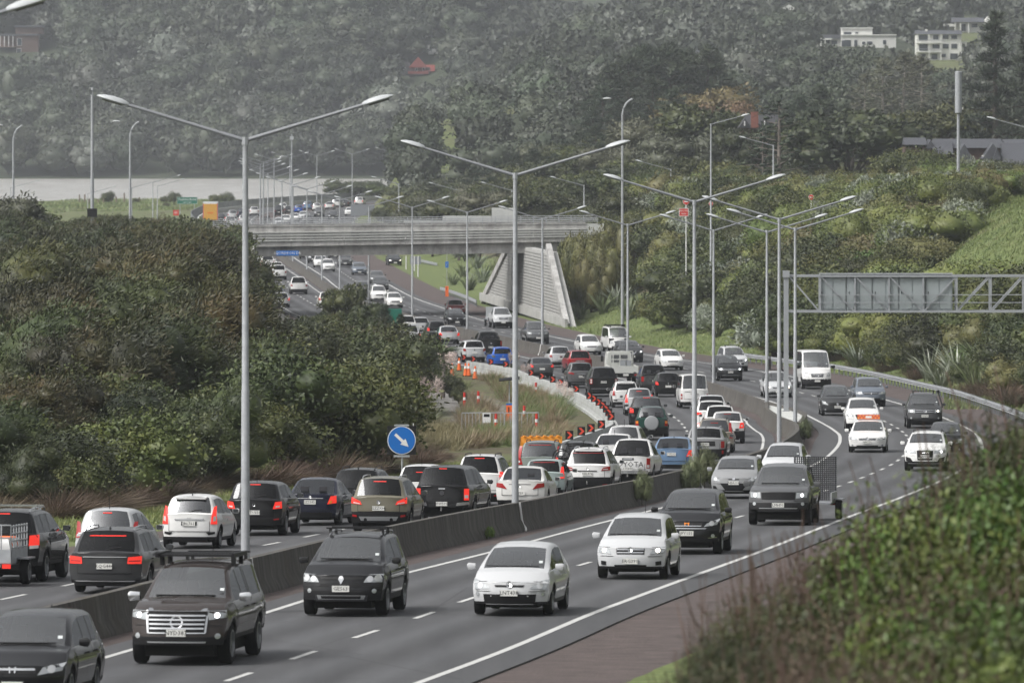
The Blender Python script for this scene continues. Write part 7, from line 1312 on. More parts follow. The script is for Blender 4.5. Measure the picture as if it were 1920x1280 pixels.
for i in range(4):
    g_ = np.random.default_rng(150+i); lf = Leaves(150+i); lo = dome(150+i, 4.6, 9.0+1.5*(i % 2), 10, .28); lf.core(lo, .84); lf.cloud(lo, 1700, .62, .38, spread=.7, lo=.85); proto('hill%d' % i, [('tree', lf.mesh('tree', [LM_['hill' if i != 3 else 'hill_g']]))])
NAME_OF = {'manuka':'tea_tree','manukag':'feathery_shrub','copro':'olive_shrub','coprob':'bronze_shrub','mid':'leafy_bush','darkb':'dark_bush','silver':'silver_shrub','bright':'green_bush','willow':'willow_shrub','dead':'dead_shrub','flax':'flax_plant','tussock':'tussock','grass':'grass_tuft','cabbage':'cabbage_tree','toetoe':'pampas_plant','pine':'pine_tree','norfolk':'conifer_tree','barepine':'bare_pine_tree','gum':'gum_tree','tree':'tree','dtree':'tree','autumn':'autumn_tree','gtree':'tree','hill':'hill_tree','grass':'grass_tuft'}
CAT_OF = {'tea_tree':'shrub','feathery_shrub':'shrub','olive_shrub':'shrub','bronze_shrub':'shrub','leafy_bush':'bush','dark_bush':'bush','green_bush':'bush','silver_shrub':'shrub','willow_shrub':'shrub','dead_shrub':'shrub','flax_plant':'flax','tussock':'grass clump','cabbage_tree':'cabbage tree','pampas_plant':'pampas','pine_tree':'tree','conifer_tree':'tree','bare_pine_tree':'tree','gum_tree':'tree','tree':'tree','autumn_tree':'tree','hill_tree':'tree'}
def plant(key, x, z, s=1.0, label=None, group=None, y=None, rot=None, sx=1.0):
    nm = NAME_OF[key.rstrip('0123456789')]; h = terr(x, z) if y is None else y; parts = PROTO[key]
    rz = (RNG.uniform(-.5, .5) if key[:6] in ('manuka', 'tussoc', 'willow', 'grass0', 'grass1', 'toetoe') else RNG.uniform(0, 6.28)) if rot is None else rot
    if len(parts) == 1: r = link(nm, parts[0][1])
    else:
        r = empty(nm)
        for a, me in parts: link(a, me, r)
    r.location = (x, z, h-.08); r.rotation_euler = (0, 0, rz); r.scale = (s*sx, s*sx, s); tag(r, label, CAT_OF.get(nm, 'plant'), group); return r
OCC = {}
def hidden(reg, x, z, w, h, s_top):
    """True when nearer plants of the same area already cover this one from the viewpoint"""
    b = OCC.setdefault(reg, {}); k = FPX/z; px = x*k+CX; yt = HY+(CZ-s_top)*k; a0, a1 = int((px-w*k*.5)//8), int((px+w*k*.5)//8); r = all(b.get(i, 9e9) < yt-2 for i in range(a0, a1+1))
    if not r:
        for i in range(int((px-w*k*.3)//8), int((px+w*k*.3)//8)+1): b[i] = min(b.get(i, 9e9), yt+h*k*.28)
    return r
def inview(x, z, m=40): return -m < x/z*FPX+CX < 1920+m
def pick(opts): k = RNG.choice(len(opts), p=np.array([o[1] for o in opts])/sum(o[1] for o in opts)); return opts[k][0]
# ---------------- inbound side bush
LBL = {'manuka':('dark brownish tea tree shrub in the wind blown bush beside the inbound lanes','tea tree shrubs in the inbound bush'),'manukag':('dark green feathery shrub in the wind blown bush beside the inbound lanes','feathery green shrubs in the inbound bush'),'mid':('leafy mid green bush in the thicket beside the inbound lanes','leafy bushes in the inbound thicket'),'darkb':('dark leafed bush in the thicket beside the inbound lanes','dark bushes in the inbound thicket'),'bright':('fresh green leafy bush in the thicket beside the inbound lanes','fresh green bushes in the inbound thicket'),'flax':('flax clump with long strap leaves in the inbound thicket','flax clumps in the inbound thicket'),'silver':('pale silvery shrub in the thicket beside the inbound lanes','silvery shrubs in the inbound thicket')}
def skyline(px):        # row the bush tops must not rise above, by photo column
    return float(np.interp(px, [-60,0,60,110,200,300,390,430,455,472,500,540,600,650,700,740,790,830,870], [385,380,418,412,395,408,418,440,480,604,612,606,580,578,588,600,645,692,760]))
zc = 214.0
while zc < 778:
    x0 = -1000/FPX*zc; x1 = float(LP(zc))-(7.6 if zc < 300 else 6.0)-(6 if 310 < zc < 560 else 0); dx = 1.75+zc/420
    x = x1
    while x > x0:
        xx, z = x+RNG.uniform(-.6, .6), zc+RNG.uniform(-2, 2); px = xx/z*FPX+CX; h = terr(xx, z); dl = float(LP(z))-xx
        top = CZ-(skyline(px)-HY)*z/FPX; room = top-h
        if z > 560 and dl < 3: room = 0
        if room > 1.2:
            edge_ = dl < 9
            if z < 300: kd = pick([('mid',4),('darkb',3),('manukag',1),('bright',1.0),('manuka',.6)]) if dl > 6 else pick([('mid',2),('bright',1),('darkb',2)])
            elif z < 420 and px > 480: kd = pick([('mid',5),('darkb',3),('manuka',1),('silver',.4),('flax',.5),('bright',1)])
            elif px > 560: kd = pick([('darkb',4),('mid',2),('manukag',2),('manuka',1)])
            else: kd = pick([('manuka',5),('manukag',4),('darkb',1.2),('mid',.5)])
            nv = 2 if kd in ('silver','bright','flax') else 3; H0 = {'manuka':4.8,'manukag':4.4,'mid':3.4,'darkb':3.6,'bright':2.3,'flax':2.0,'silver':2.5}[kd]
            s = min(RNG.uniform(.6, 1.45)*(.75 if z < 300 else 1.0), room/H0/1.05); wd = RNG.uniform(.95, 1.25)
            if s > .3 and -70 < px and not hidden('in', xx, z, 3.6*s*wd, H0*s, h+H0*s): plant(kd+str(RNG.integers(nv)), xx, z, s, *LBL[kd], sx=wd)
        x -= dx*RNG.uniform(.8, 1.25)
    zc += 5.2+zc/170
# ---------------- helpers for single plants and merged ground cover
H0_OF = {}
def proto_h(key):
    if key not in H0_OF: H0_OF[key] = float(np.percentile(RAW[PROTO[key][0][1].name][0][:, 2], 99.7 if key.startswith('near') else 97))
    return H0_OF[key]
def at_px(key, px, py, label, group=None, s=1.0, sx=1.0):
    q = raypx(px, py)
    if q: plant(key, q[0], q[1], s, label, group, sx=sx)
def top_px(key, px, ytop, Z, label, group=None, sx=1.0, rot=None):
    X = (px-CX)*Z/FPX; b = terr(X, Z); h = CZ-(ytop-HY)*Z/FPX-b; return plant(key, X, Z, max(h, .5)/proto_h(key), label, group, sx=sx, rot=rot)
def merged(name, items, mat, label, cat):
    """many small growths as ONE mesh of kind stuff: items = (prototype, x, z, size, turn)"""
    Vs, Fs, n = [], [], 0
    for key, x, z, s, a in items:
        V, F = RAW[PROTO[key][0][1].name]; c, d = math.cos(a), math.sin(a); W_ = np.stack([V[:, 0]*c-V[:, 1]*d, V[:, 0]*d+V[:, 1]*c, V[:, 2]], 1)*s+(x, z, terr(x, z)-.04*s); Vs.append(W_); Fs.append(F+n); n += len(V)
    o = link(name, raw_mesh(name, np.concatenate(Vs), np.concatenate(Fs), [mat])); tag(o, label, cat, kind='stuff'); return o
def blades_field(name, xs, zs, hgt, wid, mat, label):
    n = len(xs); h = terrain(xs, zs); a = RNG.uniform(0, 6.28, n); L_ = hgt*RNG.uniform(.5, 1.4, n); lean = RNG.normal(size=(n, 2))*.35+np.array([.25, 0]); w = wid*RNG.uniform(.7, 1.3, n)
    b = np.stack([xs, zs, h-.02], 1); d = np.stack([np.cos(a)*w/2, np.sin(a)*w/2, 0*a], 1); t = np.stack([lean[:, 0]*L_, lean[:, 1]*L_, L_], 1); V = np.stack([b-d, b+d, b+t], 1).reshape(-1, 3); i = np.arange(n)*3
    o = link(name, raw_mesh(name, V, np.stack([i, i+1, i+2, i+2], 1), [mat])); tag(o, label, 'grass', kind='stuff')
# ---------------- edge of the inbound bush
for z in np.arange(214, 312, 3.4):
    if not (262 < z < 272): plant('tussock%d' % (int(z) % 2), float(LP(z))-RNG.uniform(5.4, 7.4), z, RNG.uniform(.7, 1.2), 'wind blown brown tussock mound at the foot of the inbound bush', 'brown tussocks along the inbound verge', sx=1.25)
for px, py, s in [(20,965,1.1),(70,958,1.2),(128,962,1.2),(190,960,1.0),(250,950,1.0),(310,944,1.0),(350,930,.8),(462,886,1.1),(505,880,1.2),(545,872,1.3),(590,866,1.3),(628,868,1.2),(668,862,1.1),(700,868,1.0),(560,848,1.2),(610,842,1.1),(520,855,1.0),(790,872,.9),(770,858,1.0),(820,862,.7)]: at_px('tussock'+str(int(px) % 2), px, py, 'wind blown brown tussock mound at the foot of the inbound bush', 'brown tussocks along the inbound verge', s, 1.25)
for k, (px, py, s) in enumerate([(430,880,1.1),(405,850,1.1),(455,845,1.1),(380,875,.9),(480,820,1.0),(415,815,1.0),(640,800,.9),(600,790,1.0),(560,770,.9),(655,770,.9),(500,790,.9),(280,840,.9),(330,800,.8),(700,780,.9)]): at_px('flax'+str(k % 2), px, py, *LBL['flax'], s)
for px, yt, Z in [(778,632,430),(742,600,520),(640,622,470),(232,580,420),(585,655,400),(830,640,470)]: top_px('cabbage0', px, yt, Z, 'spiky headed cabbage tree standing in the inbound bush', 'cabbage trees in the inbound bush', sx=1.15)
for px, py, s in [(800,800,1.1),(790,775,1.0),(835,725,1.0),(822,705,.9),(1062,772,.6),(1050,758,.6),(983,722,.6),(690,742,.9),(960,705,.7)]: at_px('toetoe0', px, py, 'pampas clump with pinkish plumes beside the roadworks', 'pampas clumps by the roadworks', s)
for px, yt, Z, key, lab in [(642,536,590,'dtree0','dark flat crowned tree poking above the bush in front of the inbound queue'),(690,570,575,'dtree1','dark rounded tree in the bush in front of the white ute'),(722,572,560,'pine0','young dark pine tree in front of the inbound queue'),(752,590,548,'pine0','second young pine tree beside the silver cars'),(790,628,520,'manukag1','wind swept feathery shrub leaning over the kerb lane'),(815,650,505,'manukag2','wind swept feathery shrub at the tip of the bush'),(845,705,470,'darkb1','rounded dark bush at the tip of the thicket by the gravel path'),(860,730,455,'darkb2','big rounded dark bush beside the red marker posts'),(20,372,640,'gtree0','loose crowned tree rising at the frame edge over the water'),(60,395,650,'tree1','leafy tree below the tall curved lamp at the frame edge'),(405,428,690,'dtree0','dark tree against the bridge parapet'),(385,412,720,'dtree1','dark tree at the end of the bridge beside the yellow lorry'),(300,408,700,'manuka1','brownish shrub rising beside the shore lamps'),(425,470,700,'darkb0','dark bush hiding the bushy abutment wall'),(432,540,660,'manuka2','brownish shrub below the bridge end')]: top_px(key, px, yt, Z, lab, sx=.65 if px in (420,425,432,642,690) else 1.0 if 'pine' not in key else .8)
it = []
for _ in range(420):
    px, py = RNG.uniform(868, 1062), RNG.uniform(692, 842); q = raypx(px, py)
    if q is None or LP(q[1])-q[0] < 1.2: continue
    if abs((px-880)-(py-715)*1.1) < 26 and py < 790: continue
    it.append(('grass'+str(int(RNG.uniform() < .55)), q[0], q[1], RNG.uniform(.45, 1.25), RNG.uniform(-.4, .4)))
g0 = [i for i in it if i[0] == 'grass0']; g1 = [i for i in it if i[0] == 'grass1']
merged('long_grass', g0, LM_['grass'], 'long green grass growing rough around the closed roadworks', 'grass'); merged('dry_grass', g1, LM_['dry'], 'long dry straw coloured grass around the closed roadworks', 'grass')
it = [('grass1', *(lambda q: (q[0], q[1]))(raypx(px, py)), RNG.uniform(.5, 1.1), 0.) for px, py in zip(RNG.uniform(690, 860, 80), RNG.uniform(800, 850, 80)) if raypx(px, py)]; merged('dry_grass', it, LM_['dry'], 'dry straw coloured grass below the thicket behind the arrow sign', 'grass')
# verge grass: inbound strip, outbound strip by the wall, mown slope, near bank
z = RNG.uniform(212, 330, 26000); x = LP(z)-RNG.uniform(.1, 6.5, 26000); blades_field('verge_grass', x, z, .16, .03, LM_['grass'], 'short grass strip between the inbound kerb and the bush')
z = RNG.uniform(520, 690, 26000); x = RP(z)+RNG.uniform(.1, 14, 26000); blades_field('verge_grass', x, z, .22, .05, LM_['grass'], 'mown grass bank beside the outbound lanes past the guard rail')
z = RNG.uniform(440, 640, 40000); x = (RNG.uniform(1770, 2000, 40000)-CX)*z/FPX; blades_field('slope_grass', x, z, .25, .06, LM_['grass'], 'bright mown grass slope at the top of the planted bank')
z = RNG.uniform(84, 135, 30000); x = RP(z)+RNG.uniform(-.2, 9, 30000); blades_field('verge_grass', x, z, .14, .02, LM_['grass'], 'short grass at the foot of the close bushes')
z = RNG.uniform(1480, 1640, 24000); x = LP(z)-RNG.uniform(2, 85, 24000); blades_field('shore_grass', x, z, .4, .22, LM_['grass'], 'rough pale grass on the spit of land by the water')
# ---------------- planted bank outbound
LB = {'copro':('rounded olive green shrub on the planted bank above the guard rail','olive shrubs on the planted bank'),'coprob':('rounded bronze olive shrub on the planted bank above the guard rail','bronze shrubs on the planted bank'),'silver':('silvery grey shrub on the planted bank above the guard rail','silver shrubs on the planted bank'),'mid':('leafy green bush on the planted bank above the guard rail','leafy bushes on the planted bank'),'darkb':('dark leafy bush on the planted bank above the guard rail','dark bushes on the planted bank'),'bright':('fresh green bush on the planted bank above the guard rail','fresh green bushes on the planted bank'),'flax':('flax clump with strap leaves low on the planted bank','flax clumps on the planted bank'),'tussock':('brown tussock low on the planted bank','brown tussocks on the planted bank'),'manukag':('feathery green shrub on the planted bank above the guard rail','feathery shrubs on the planted bank'),'dead':('bare brown twiggy shrub on the planted bank','twiggy shrubs on the planted bank'),'toetoe':('pampas clump with plumes on the planted bank','pampas clumps on the planted bank')}
HH = {'copro':2.7,'coprob':2.5,'silver':2.5,'mid':3.4,'darkb':3.6,'bright':2.3,'flax':1.5,'tussock':1,'manukag':4.4,'dead':2,'toetoe':2}
zc = 405.0
while zc < 800:
    a = float(RP(zc)); x = a+(4.0 if zc < 572 else 6.5 if zc < 650 else 7.5); x1 = 1010/FPX*zc
    while x < x1:
        xx, z = x+RNG.uniform(-.9, .9), zc+RNG.uniform(-2.2, 2.2); d = xx-float(RP(z)); px = xx/z*FPX+CX; h = terr(xx, z); py = HY+(CZ-h)*FPX/z
        slope = px > 1780+(470-py)*.75 and 370 < py < 560 and z > 430
        wall = z < 705 and d < 11 and z > 640
        if not slope and not wall:
            low = d < 9 and zc < 540
            if low: kd = pick([('flax',3),('tussock',3),('mid',3),('darkb',2),('dead',.6),('coprob',1),('bright',.8)])
            elif d < 15 and zc < 690: kd = pick([('copro',3),('coprob',2),('mid',3),('darkb',2.5),('flax',1),('silver',.8)])
            else: kd = pick([('copro',5),('coprob',2.2),('silver',1.5),('mid',2.5),('darkb',1.6),('bright',1.3),('manukag',.7),('toetoe',.12)])
            nv = 3 if kd in ('copro','coprob','mid','darkb','manukag') else (1 if kd in ('dead','toetoe') else 2)
            sc_ = min(RNG.uniform(.75, 1.6)*(.8 if low else 1), (CZ-(float(np.interp(px, [1050,1150,1250,1350,1500,1700,1920], [405,352,328,325,332,326,318]))-HY)*z/FPX-h)/HH[kd]); wd = RNG.uniform(1.0, 1.35)
            if sc_ > .35 and not hidden('out', xx, z, 4*sc_, HH[kd]*sc_, h+HH[kd]*sc_): plant(kd+str(RNG.integers(nv)), xx, z, sc_, *LB[kd], sx=wd)
        x += RNG.uniform(2.2, 3.8)
    zc += 4.6
for px, py, s in [(1130,590,1.1),(1180,600,1.2),(1155,575,1.1),(1110,560,1.0),(1205,590,1.1),(1230,610,.9),(1255,580,1.0),(1090,600,.9),(880,545,1.0),(905,530,1.1),(870,520,1.0),(895,505,1.0),(930,520,1.1),(850,535,.8)]: at_px('flax'+str(int(px) % 2), px, py, 'grey green flax clump beside the slatted abutment wall', 'flax clumps by the abutment wall', s*1.1)
for px, py, s in [(1545,668,1.5),(1580,672,1.2),(1640,690,1.1),(1700,700,1.2),(1745,715,1.3),(1795,720,1.5),(1830,735,1.6),(1860,715,1.7),(1880,740,1.2),(1765,730,1.0)]: at_px('flax'+str(int(px/5) % 2), px, py, 'big flax clump right behind the guard rail', 'flax clumps behind the guard rail', s)
for px, py, s in [(1570,678,1.3),(1610,690,1.3),(1660,700,1.2),(1720,712,1.2),(1850,745,1.4),(1890,755,1.5),(1910,765,1.4),(1815,745,1.1),(1480,662,1.4),(1440,655,1.4),(1410,650,1.3)]: at_px('tussock'+str(int(px) % 2), px, py, 'brown tussock mound right behind the guard rail', 'brown tussocks behind the guard rail', s, 1.3)
for px, yt, Z in [(1098,446,706),(1120,440,704),(1142,434,704),(1165,430,706),(1108,490,698),(1130,478,698),(1152,465,700)]: top_px('coprob%d' % (px % 3), px, yt, Z, 'bronze bush growing against the outbound bridge end', 'bushes by the bridge end', sx=.40)
for px, yt, Z in [(1632,350,560),(1790,330,560),(1340,372,620)]:
    q = raypx(px, yt+75); plant('cabbage0', q[0], q[1], 1.05, 'cabbage tree rising from the planted bank', 'cabbage trees on the planted bank', sx=1.1)
# ---------------- behind the bridge and on the plateau
zc = 812.0
while zc < 1240:
    a = float(RP(zc)); x = a+(14 if zc < 900 else 8); x1 = 1010/FPX*zc
    while x < x1:
        xx, z = x+RNG.uniform(-2.5, 2.5), zc+RNG.uniform(-5, 5); px = xx/z*FPX+CX; ok = not (1685 < px < 1920 and z < 905)
        if ok and not (1370 < px < 1480 and z < 960 and z > 820):
            kd = pick([('dtree',3),('tree',3),('darkb',2),('manukag',1.5),('silver',.7),('gtree',.6)]) if z > 900 else pick([('darkb',3),('mid',3),('manukag',2),('silver',1.2),('tree',.8)])
            nv = {'dtree':2,'tree':2,'gtree':1,'silver':2}.get(kd, 3); s = RNG.uniform(.6, 1.05)*(1.15 if kd in ('darkb','mid','silver','manukag') else .8); s *= .8 if px > 1480 else 1
            if not hidden('plat', xx, z, 5*s, 5*s, terr(xx, z)+(7 if 'tree' in kd else 3.2)*s): plant(kd+str(RNG.integers(nv)), xx, z, s, {'dtree':'dark round crowned tree on the plateau behind the bridge','tree':'green round crowned tree on the plateau behind the bridge','gtree':'grey green loose tree on the plateau behind the bridge','darkb':'dark bush on the plateau behind the planted bank','mid':'green bush on the plateau behind the planted bank','manukag':'feathery shrub on the plateau behind the planted bank','silver':'silvery shrub on the plateau behind the planted bank'}[kd], 'growth on the plateau '+kd, sx=RNG.uniform(.95, 1.25))
        x += RNG.uniform(5.5, 8.5) if zc > 900 else RNG.uniform(4.5, 6.5)
    zc += 13 if zc > 900 else 9
PINE = 'dark pine tree in the tall stand above the slip road lamps'
for px, yt, Z, k in [(1085,250,1150,0),(1108,205,1170,1),(1130,165,1190,0),(1152,128,1200,1),(1178,108,1220,0),(1205,92,1230,1),(1235,100,1240,0),(1262,86,1230,1),(1290,98,1240,0),(1318,92,1235,1),(1340,110,1250,0),(1225,150,1130,1),(1170,190,1120,0),(1260,170,1110,0),(1120,235,1080,1),(1200,215,1070,0),(1060,265,1120,0),(1030,285,1100,1),(1000,280,1080,0),(965,290,1090,1),(930,300,1110,0),(1040,290,1040,0),(890,315,1130,1)]: top_px('pine%d' % k, px, yt, Z, PINE, 'pines above the slip road', sx=1.35)
for px, yt, Z, k, lab, sx in [(1318,170,1120,'autumn0','orange autumn tree below the dark pine stand',1.3),(1355,195,1090,'autumn0','second orange brown tree, lower and beside the bushy green tree',1.0),(1335,205,1000,'tree0','rounded mid green tree in front of the orange tree',1.35),(1240,225,1010,'gtree0','grey green feathery tree below the pine stand',1.4),(1285,255,960,'gtree0','pale green loose tree behind the single armed lamp',1.3),(1461,188,800,'barepine0','bare branched pine with a pale trunk and few needles',1.25),(1430,235,830,'barepine0','second thin bare pine behind the bare branched pine',.9),(1545,165,1010,'pine1','open crowned dark pine beside the bare branched pine',1.2),(1500,180,1050,'pine0','dark pine behind the bare branched pine',1.2),(1655,112,1250,'gum0','tall pale trunked gum tree below the white houses',1.25),(1690,100,1260,'gum1','second pale trunked gum, leaning',1.25),(1728,108,1250,'gum0','third pale trunked gum under the three storey house',1.25),(1620,140,1270,'gum1','fourth pale trunked gum, lowest of the group',1.1),(1866,40,960,'norfolk0','tall tiered dark conifer near the frame edge',1.15),(1925,70,940,'norfolk0','second tiered conifer cut by the frame edge',1.1),(1590,215,880,'dtree0','broad dark tree beside the grey gabled roofs',1.5),(1650,235,900,'dtree1','dark tree in front of the grey gabled roofs',1.3),(1760,205,980,'tree1','mid green tree behind the phone mast',1.4),(1820,190,1000,'dtree0','dark tree behind the phone mast antenna',1.3),(1400,245,930,'dtree1','dark tree in front of the dark gabled house',.9)]: top_px(k, px, yt, Z, lab, sx=sx)
for px, yt, Z, k in [(640,338,1560,'dtree0'),(668,345,1540,'dtree1'),(712,348,1500,'tree0'),(690,340,1580,'dtree1'),(745,372,1280,'dtree0'),(770,352,1250,'dtree1'),(760,385,1200,'darkb0'),(800,345,1230,'dtree0'),(830,335,1210,'dtree1'),(725,390,1230,'darkb1')]: top_px(k, px, yt, Z, 'dark tree on the creek bank by the far causeway lanes', 'trees on the creek bank', sx=1.4)
for px, yt, Z in [(402,366,1560),(326,361,1560),(308,368,1570),(255,372,1580),(202,360,1590),(425,362,1565),(312,380,1540),(188,378,1585)]: top_px('mid%d' % (px % 3), px, yt, Z, 'small bush standing on the spit by the water', 'small bushes on the spit', sx=.9)
# ---------------- houses on the hills
M_hw = simple('house_white', (.66,.66,.63), .7, var=.06, scale=.3); M_hb = simple('house_brown', (.10,.065,.055), .8, var=.15); M_rg = simple('roof_grey', (.062,.065,.075), .6, var=.1, scale=.4); M_rr = simple('roof_red', (.21,.04,.03), .6, var=.1); M_rd = simple('roof_dark', (.035,.035,.04), .7); M_pane = simple('house_pane', (.045,.055,.065), .12); M_brick = simple('brick_red', (.20,.075,.055), .85, var=.2)
HOUSES = []
class House:
    def __init__(s, px, py, ytop, x0, x1, label, cat='house', Z=None, m=6):
        if Z is None:
            q = raypx(px, py); s.Z = q[1] if q else 2300.
        else: s.Z = Z
        s.s = s.Z/FPX; s.x = (px-CX)*s.s; s.zb = CZ-(py-HY)*s.s; s.px = px; s.py = py
        s.r = empty('house', (s.x, s.Z, s.zb), 0, label, cat); HOUSES.append((x0-m, x1+m, ytop, py+(m > 6)*4, s.Z))
    def P(s, px, py): return ((px-s.px)*s.s, -(py-s.py)*s.s)
    def box(s, nm, x0, x1, y0, y1, mat, d0=0., d1=7., par=None):
        a, zt = s.P(x0, y0); b, zb = s.P(x1, y1); zb -= 2.5 if (y1 == s.py and par is None and nm != 'pane') else 0; return MB().box(a, b, d0, d1, zb, zt).build(nm, mat, par or s.r)
    def win(s, x0, x1, y0, y1, d=0.):
        w = s.box('window', x0, x1, y0, y1, M_white, d-.08, d-.01, s.r); s.box('pane', x0+.5, x1-.5, y0+.5, y1-.5, M_pane, d-.12, d-.081, w)
    def gable(s, nm, x0, x1, ypk, yev, mat, d0, d1, axis='x'):
        a, ze = s.P(x0, yev); b, zp = s.P(x1, ypk); m = (d0+d1)/2
        if axis == 'x': v = [(a, d0, ze), (b, d0, ze), (b, d1, ze), (a, d1, ze), (a, m, zp), (b, m, zp)]; f = [(0, 1, 5, 4), (2, 3, 4, 5), (0, 4, 3), (1, 2, 5), (3, 2, 1, 0)]
        else: c = (a+b)/2; v = [(a, d0, ze), (b, d0, ze), (b, d1, ze), (a, d1, ze), (c, d0, zp), (c, d1, zp)]; f = [(0, 4, 5, 3), (1, 2, 5, 4), (0, 1, 4), (2, 3, 5), (3, 2, 1, 0)]
        return MB().add(v, f).build(nm, mat, s.r)
h = House(40, 100, 48, -10, 86, 'brown timber house with a deck on the hillside over the water', m=12)
h.box('wall', 30, 72, 62, 100, M_hb); h.box('upper_wall', 28, 80, 52, 64, M_hb, 2, 8); h.box('roof', 26, 82, 48, 51, M_rg, 1, 9); h.box('lower_roof', 0, 72, 64, 67, M_rg, -.5, 8); h.box('deck', -6, 30, 87, 89, M_wood, -1, 4); h.box('wall', -6, 31, 68, 87, M_hb, 3, 8)
for x in (0, 8, 16, 24): h.box('deck_post', x, x+1.2, 68, 88, M_white, -1, -.8)
h.win(32, 41, 72, 86); h.win(31, 40, 91, 100)
h = House(784, 146, 108, 750, 818, 'house with steep red roofs among the hillside trees', m=14); h.box('wall', 767, 806, 126, 146, M_hb); h.gable('roof', 766, 802, 107, 127, M_rr, -1, 8, 'y'); h.box('verandah_roof', 765, 803, 134, 139, M_rr, -2, 0); h.gable('side_roof', 795, 815, 122, 134, M_rr, -.5, 6); h.box('grey_wing', 754, 768, 116, 142, M_rd, 1, 8); h.win(778, 783, 128, 134); h.win(792, 797, 127, 133); h.win(755, 760, 126, 131, 1)
h = House(702, 74, 55, 682, 718, 'small plain white shed among the hillside trees', 'shed'); h.box('wall', 690, 716, 59, 74, M_hw); h.box('roof', 684, 717, 55, 59, M_rg, -1, 8); h.win(694, 699, 62, 66)
h = House(818, 108, 82, 795, 850, 'cluster house with several white roofs half hidden by trees'); h.gable('roof', 802, 838, 92, 101, M_hw, 0, 8); h.box('wall', 804, 836, 101, 108, M_hw); h.gable('side_roof', 790, 806, 84, 93, M_hw, 2, 8); h.win(826, 831, 97.5, 103)
h = House(1192, 30, 13, 1174, 1212, 'small cream gabled house near the top of the hill'); h.box('wall', 1178, 1206, 19, 30, M_hw); h.gable('roof', 1175, 1209, 13, 20, M_rg, -1, 7, 'y'); h.win(1184, 1197, 21, 27)
h = House(1470, 20, 8, 1440, 1500, 'white tent like twin roofs near the top of the hill'); h.gable('roof', 1442, 1466, 9, 18, M_hw, 0, 7, 'y'); h.gable('roof', 1464, 1495, 9, 18, M_hw, 0, 7, 'y'); h.box('wall', 1445, 1490, 18, 21, M_hw)
h = House(1608, 90, 53, 1532, 1684, 'long white flat roofed modern house on the hill', m=18); h.box('wall', 1577, 1680, 66, 90, M_hw, 0, 9); h.box('upper_wall', 1579, 1636, 53, 66, M_hw, 1, 8); h.box('parapet', 1576, 1681, 65, 67, M_hw, -.4, 9.3); h.box('parapet', 1578, 1637, 52, 54, M_hw, .6, 8.4); h.box('wing_roof', 1546, 1577, 65, 73, M_rg, 1, 8); h.box('wing_wall', 1558, 1577, 73, 90, M_hw, 2, 8)
for x in (1538, 1546): h.box('column', x, x+2.5, 74, 90, M_hw, 0, .5)
h.box('canopy', 1537, 1560, 72, 75, M_hw, -.3, 6)
for a in ((1582,1597,60,66,1),(1603,1610,60,64,1),(1577.5,1596,75,88,0),(1601,1608,75,88,0),(1616,1623,78,84,0),(1625,1636,77.5,84,0),(1655,1662,75,84,0),(1559,1571,76,84,2)): h.win(*a)
h.box('lawn_hedge', 1536, 1640, 88, 93, LM_['dark'], -3, -1)
h = House(1767, 113, 57, 1714, 1818, 'three storey white house with balconies on the hill', m=18); h.box('wall', 1719, 1803, 64, 113, M_hw, 0, 9); h.gable('roof', 1717, 1804, 57, 64.5, M_rg, -1, 10); h.box('side_wing', 1802, 1814, 78, 113, M_hw, 1.5, 8); h.box('chimney', 1736, 1740, 55, 60, M_hw, 3, 4)
for y in (80, 97): h.box('balcony', 1717, 1765, y, y+1.6, M_hw, -1.5, 0); h.box('balcony_rail', 1717, 1765, y-5, y-4.2, M_gal, -1.5, -1.45)
for x in (1719, 1741, 1763): h.box('column', x, x+1.6, 65, 113, M_hw, -1.4, -1.1)
for a in ((1722,1740,66,77),(1749,1760,66,75),(1767,1779,66,74),(1783,1795,66,74),(1723,1740,83,96),(1748,1762,83,92),(1767,1779,82,92),(1783,1795,82,92),(1727,1736,101,108),(1746,1758,101,112),(1764,1774,101,108),(1781,1796,100,112)): h.win(*a)
h.win(1804, 1810, 82, 88, 1.5); h.win(1804, 1810, 98, 104, 1.5)
h = House(1812, 62, 32, 1760, 1866, 'white house with grey roof and columns behind the three storey house'); h.box('wall', 1793, 1845, 41, 62, M_hw, 2, 9); h.gable('roof', 1786, 1846, 33, 42, M_rg, 0, 10); h.gable('end_roof', 1842, 1866, 31, 46, M_hw, 1, 9, 'y'); h.box('wing', 1764, 1795, 45, 50, M_hw, 1, 8)
for x in (1764, 1790, 1800, 1815): h.box('column', x, x+2, 44, 62, M_hw, 0, .4)
h.win(1803, 1812, 45, 59, 2); h.win(1822, 1834, 44, 52, 2)
h = House(1425, 262, 208, 1384, 1468, 'dark gabled house with a red brick chimney behind the trees', Z=960.); h.box('wall', 1388, 1462, 236, 262, M_hb); h.gable('roof', 1398, 1464, 216, 237, M_rd, 1, 9); h.box('chimney', 1408, 1421.5, 210, 240, M_brick, -.8, .6); h.gable('front_gable', 1385, 1408, 222, 240, M_rd, -1.2, 5, 'y'); h.gable('front_gable', 1423, 1443, 219, 240, M_rd, -1.2, 5, 'y'); h.box('slit_window', 1394.5, 1396.5, 227, 236, M_white, -1.3, -1.21); h.box('slit_window', 1432, 1434, 226, 235, M_white, -1.3, -1.21)
h = House(1815, 330, 258, 1695, 1935, 'large house with many grey gabled roofs behind the phone mast', Z=800.)
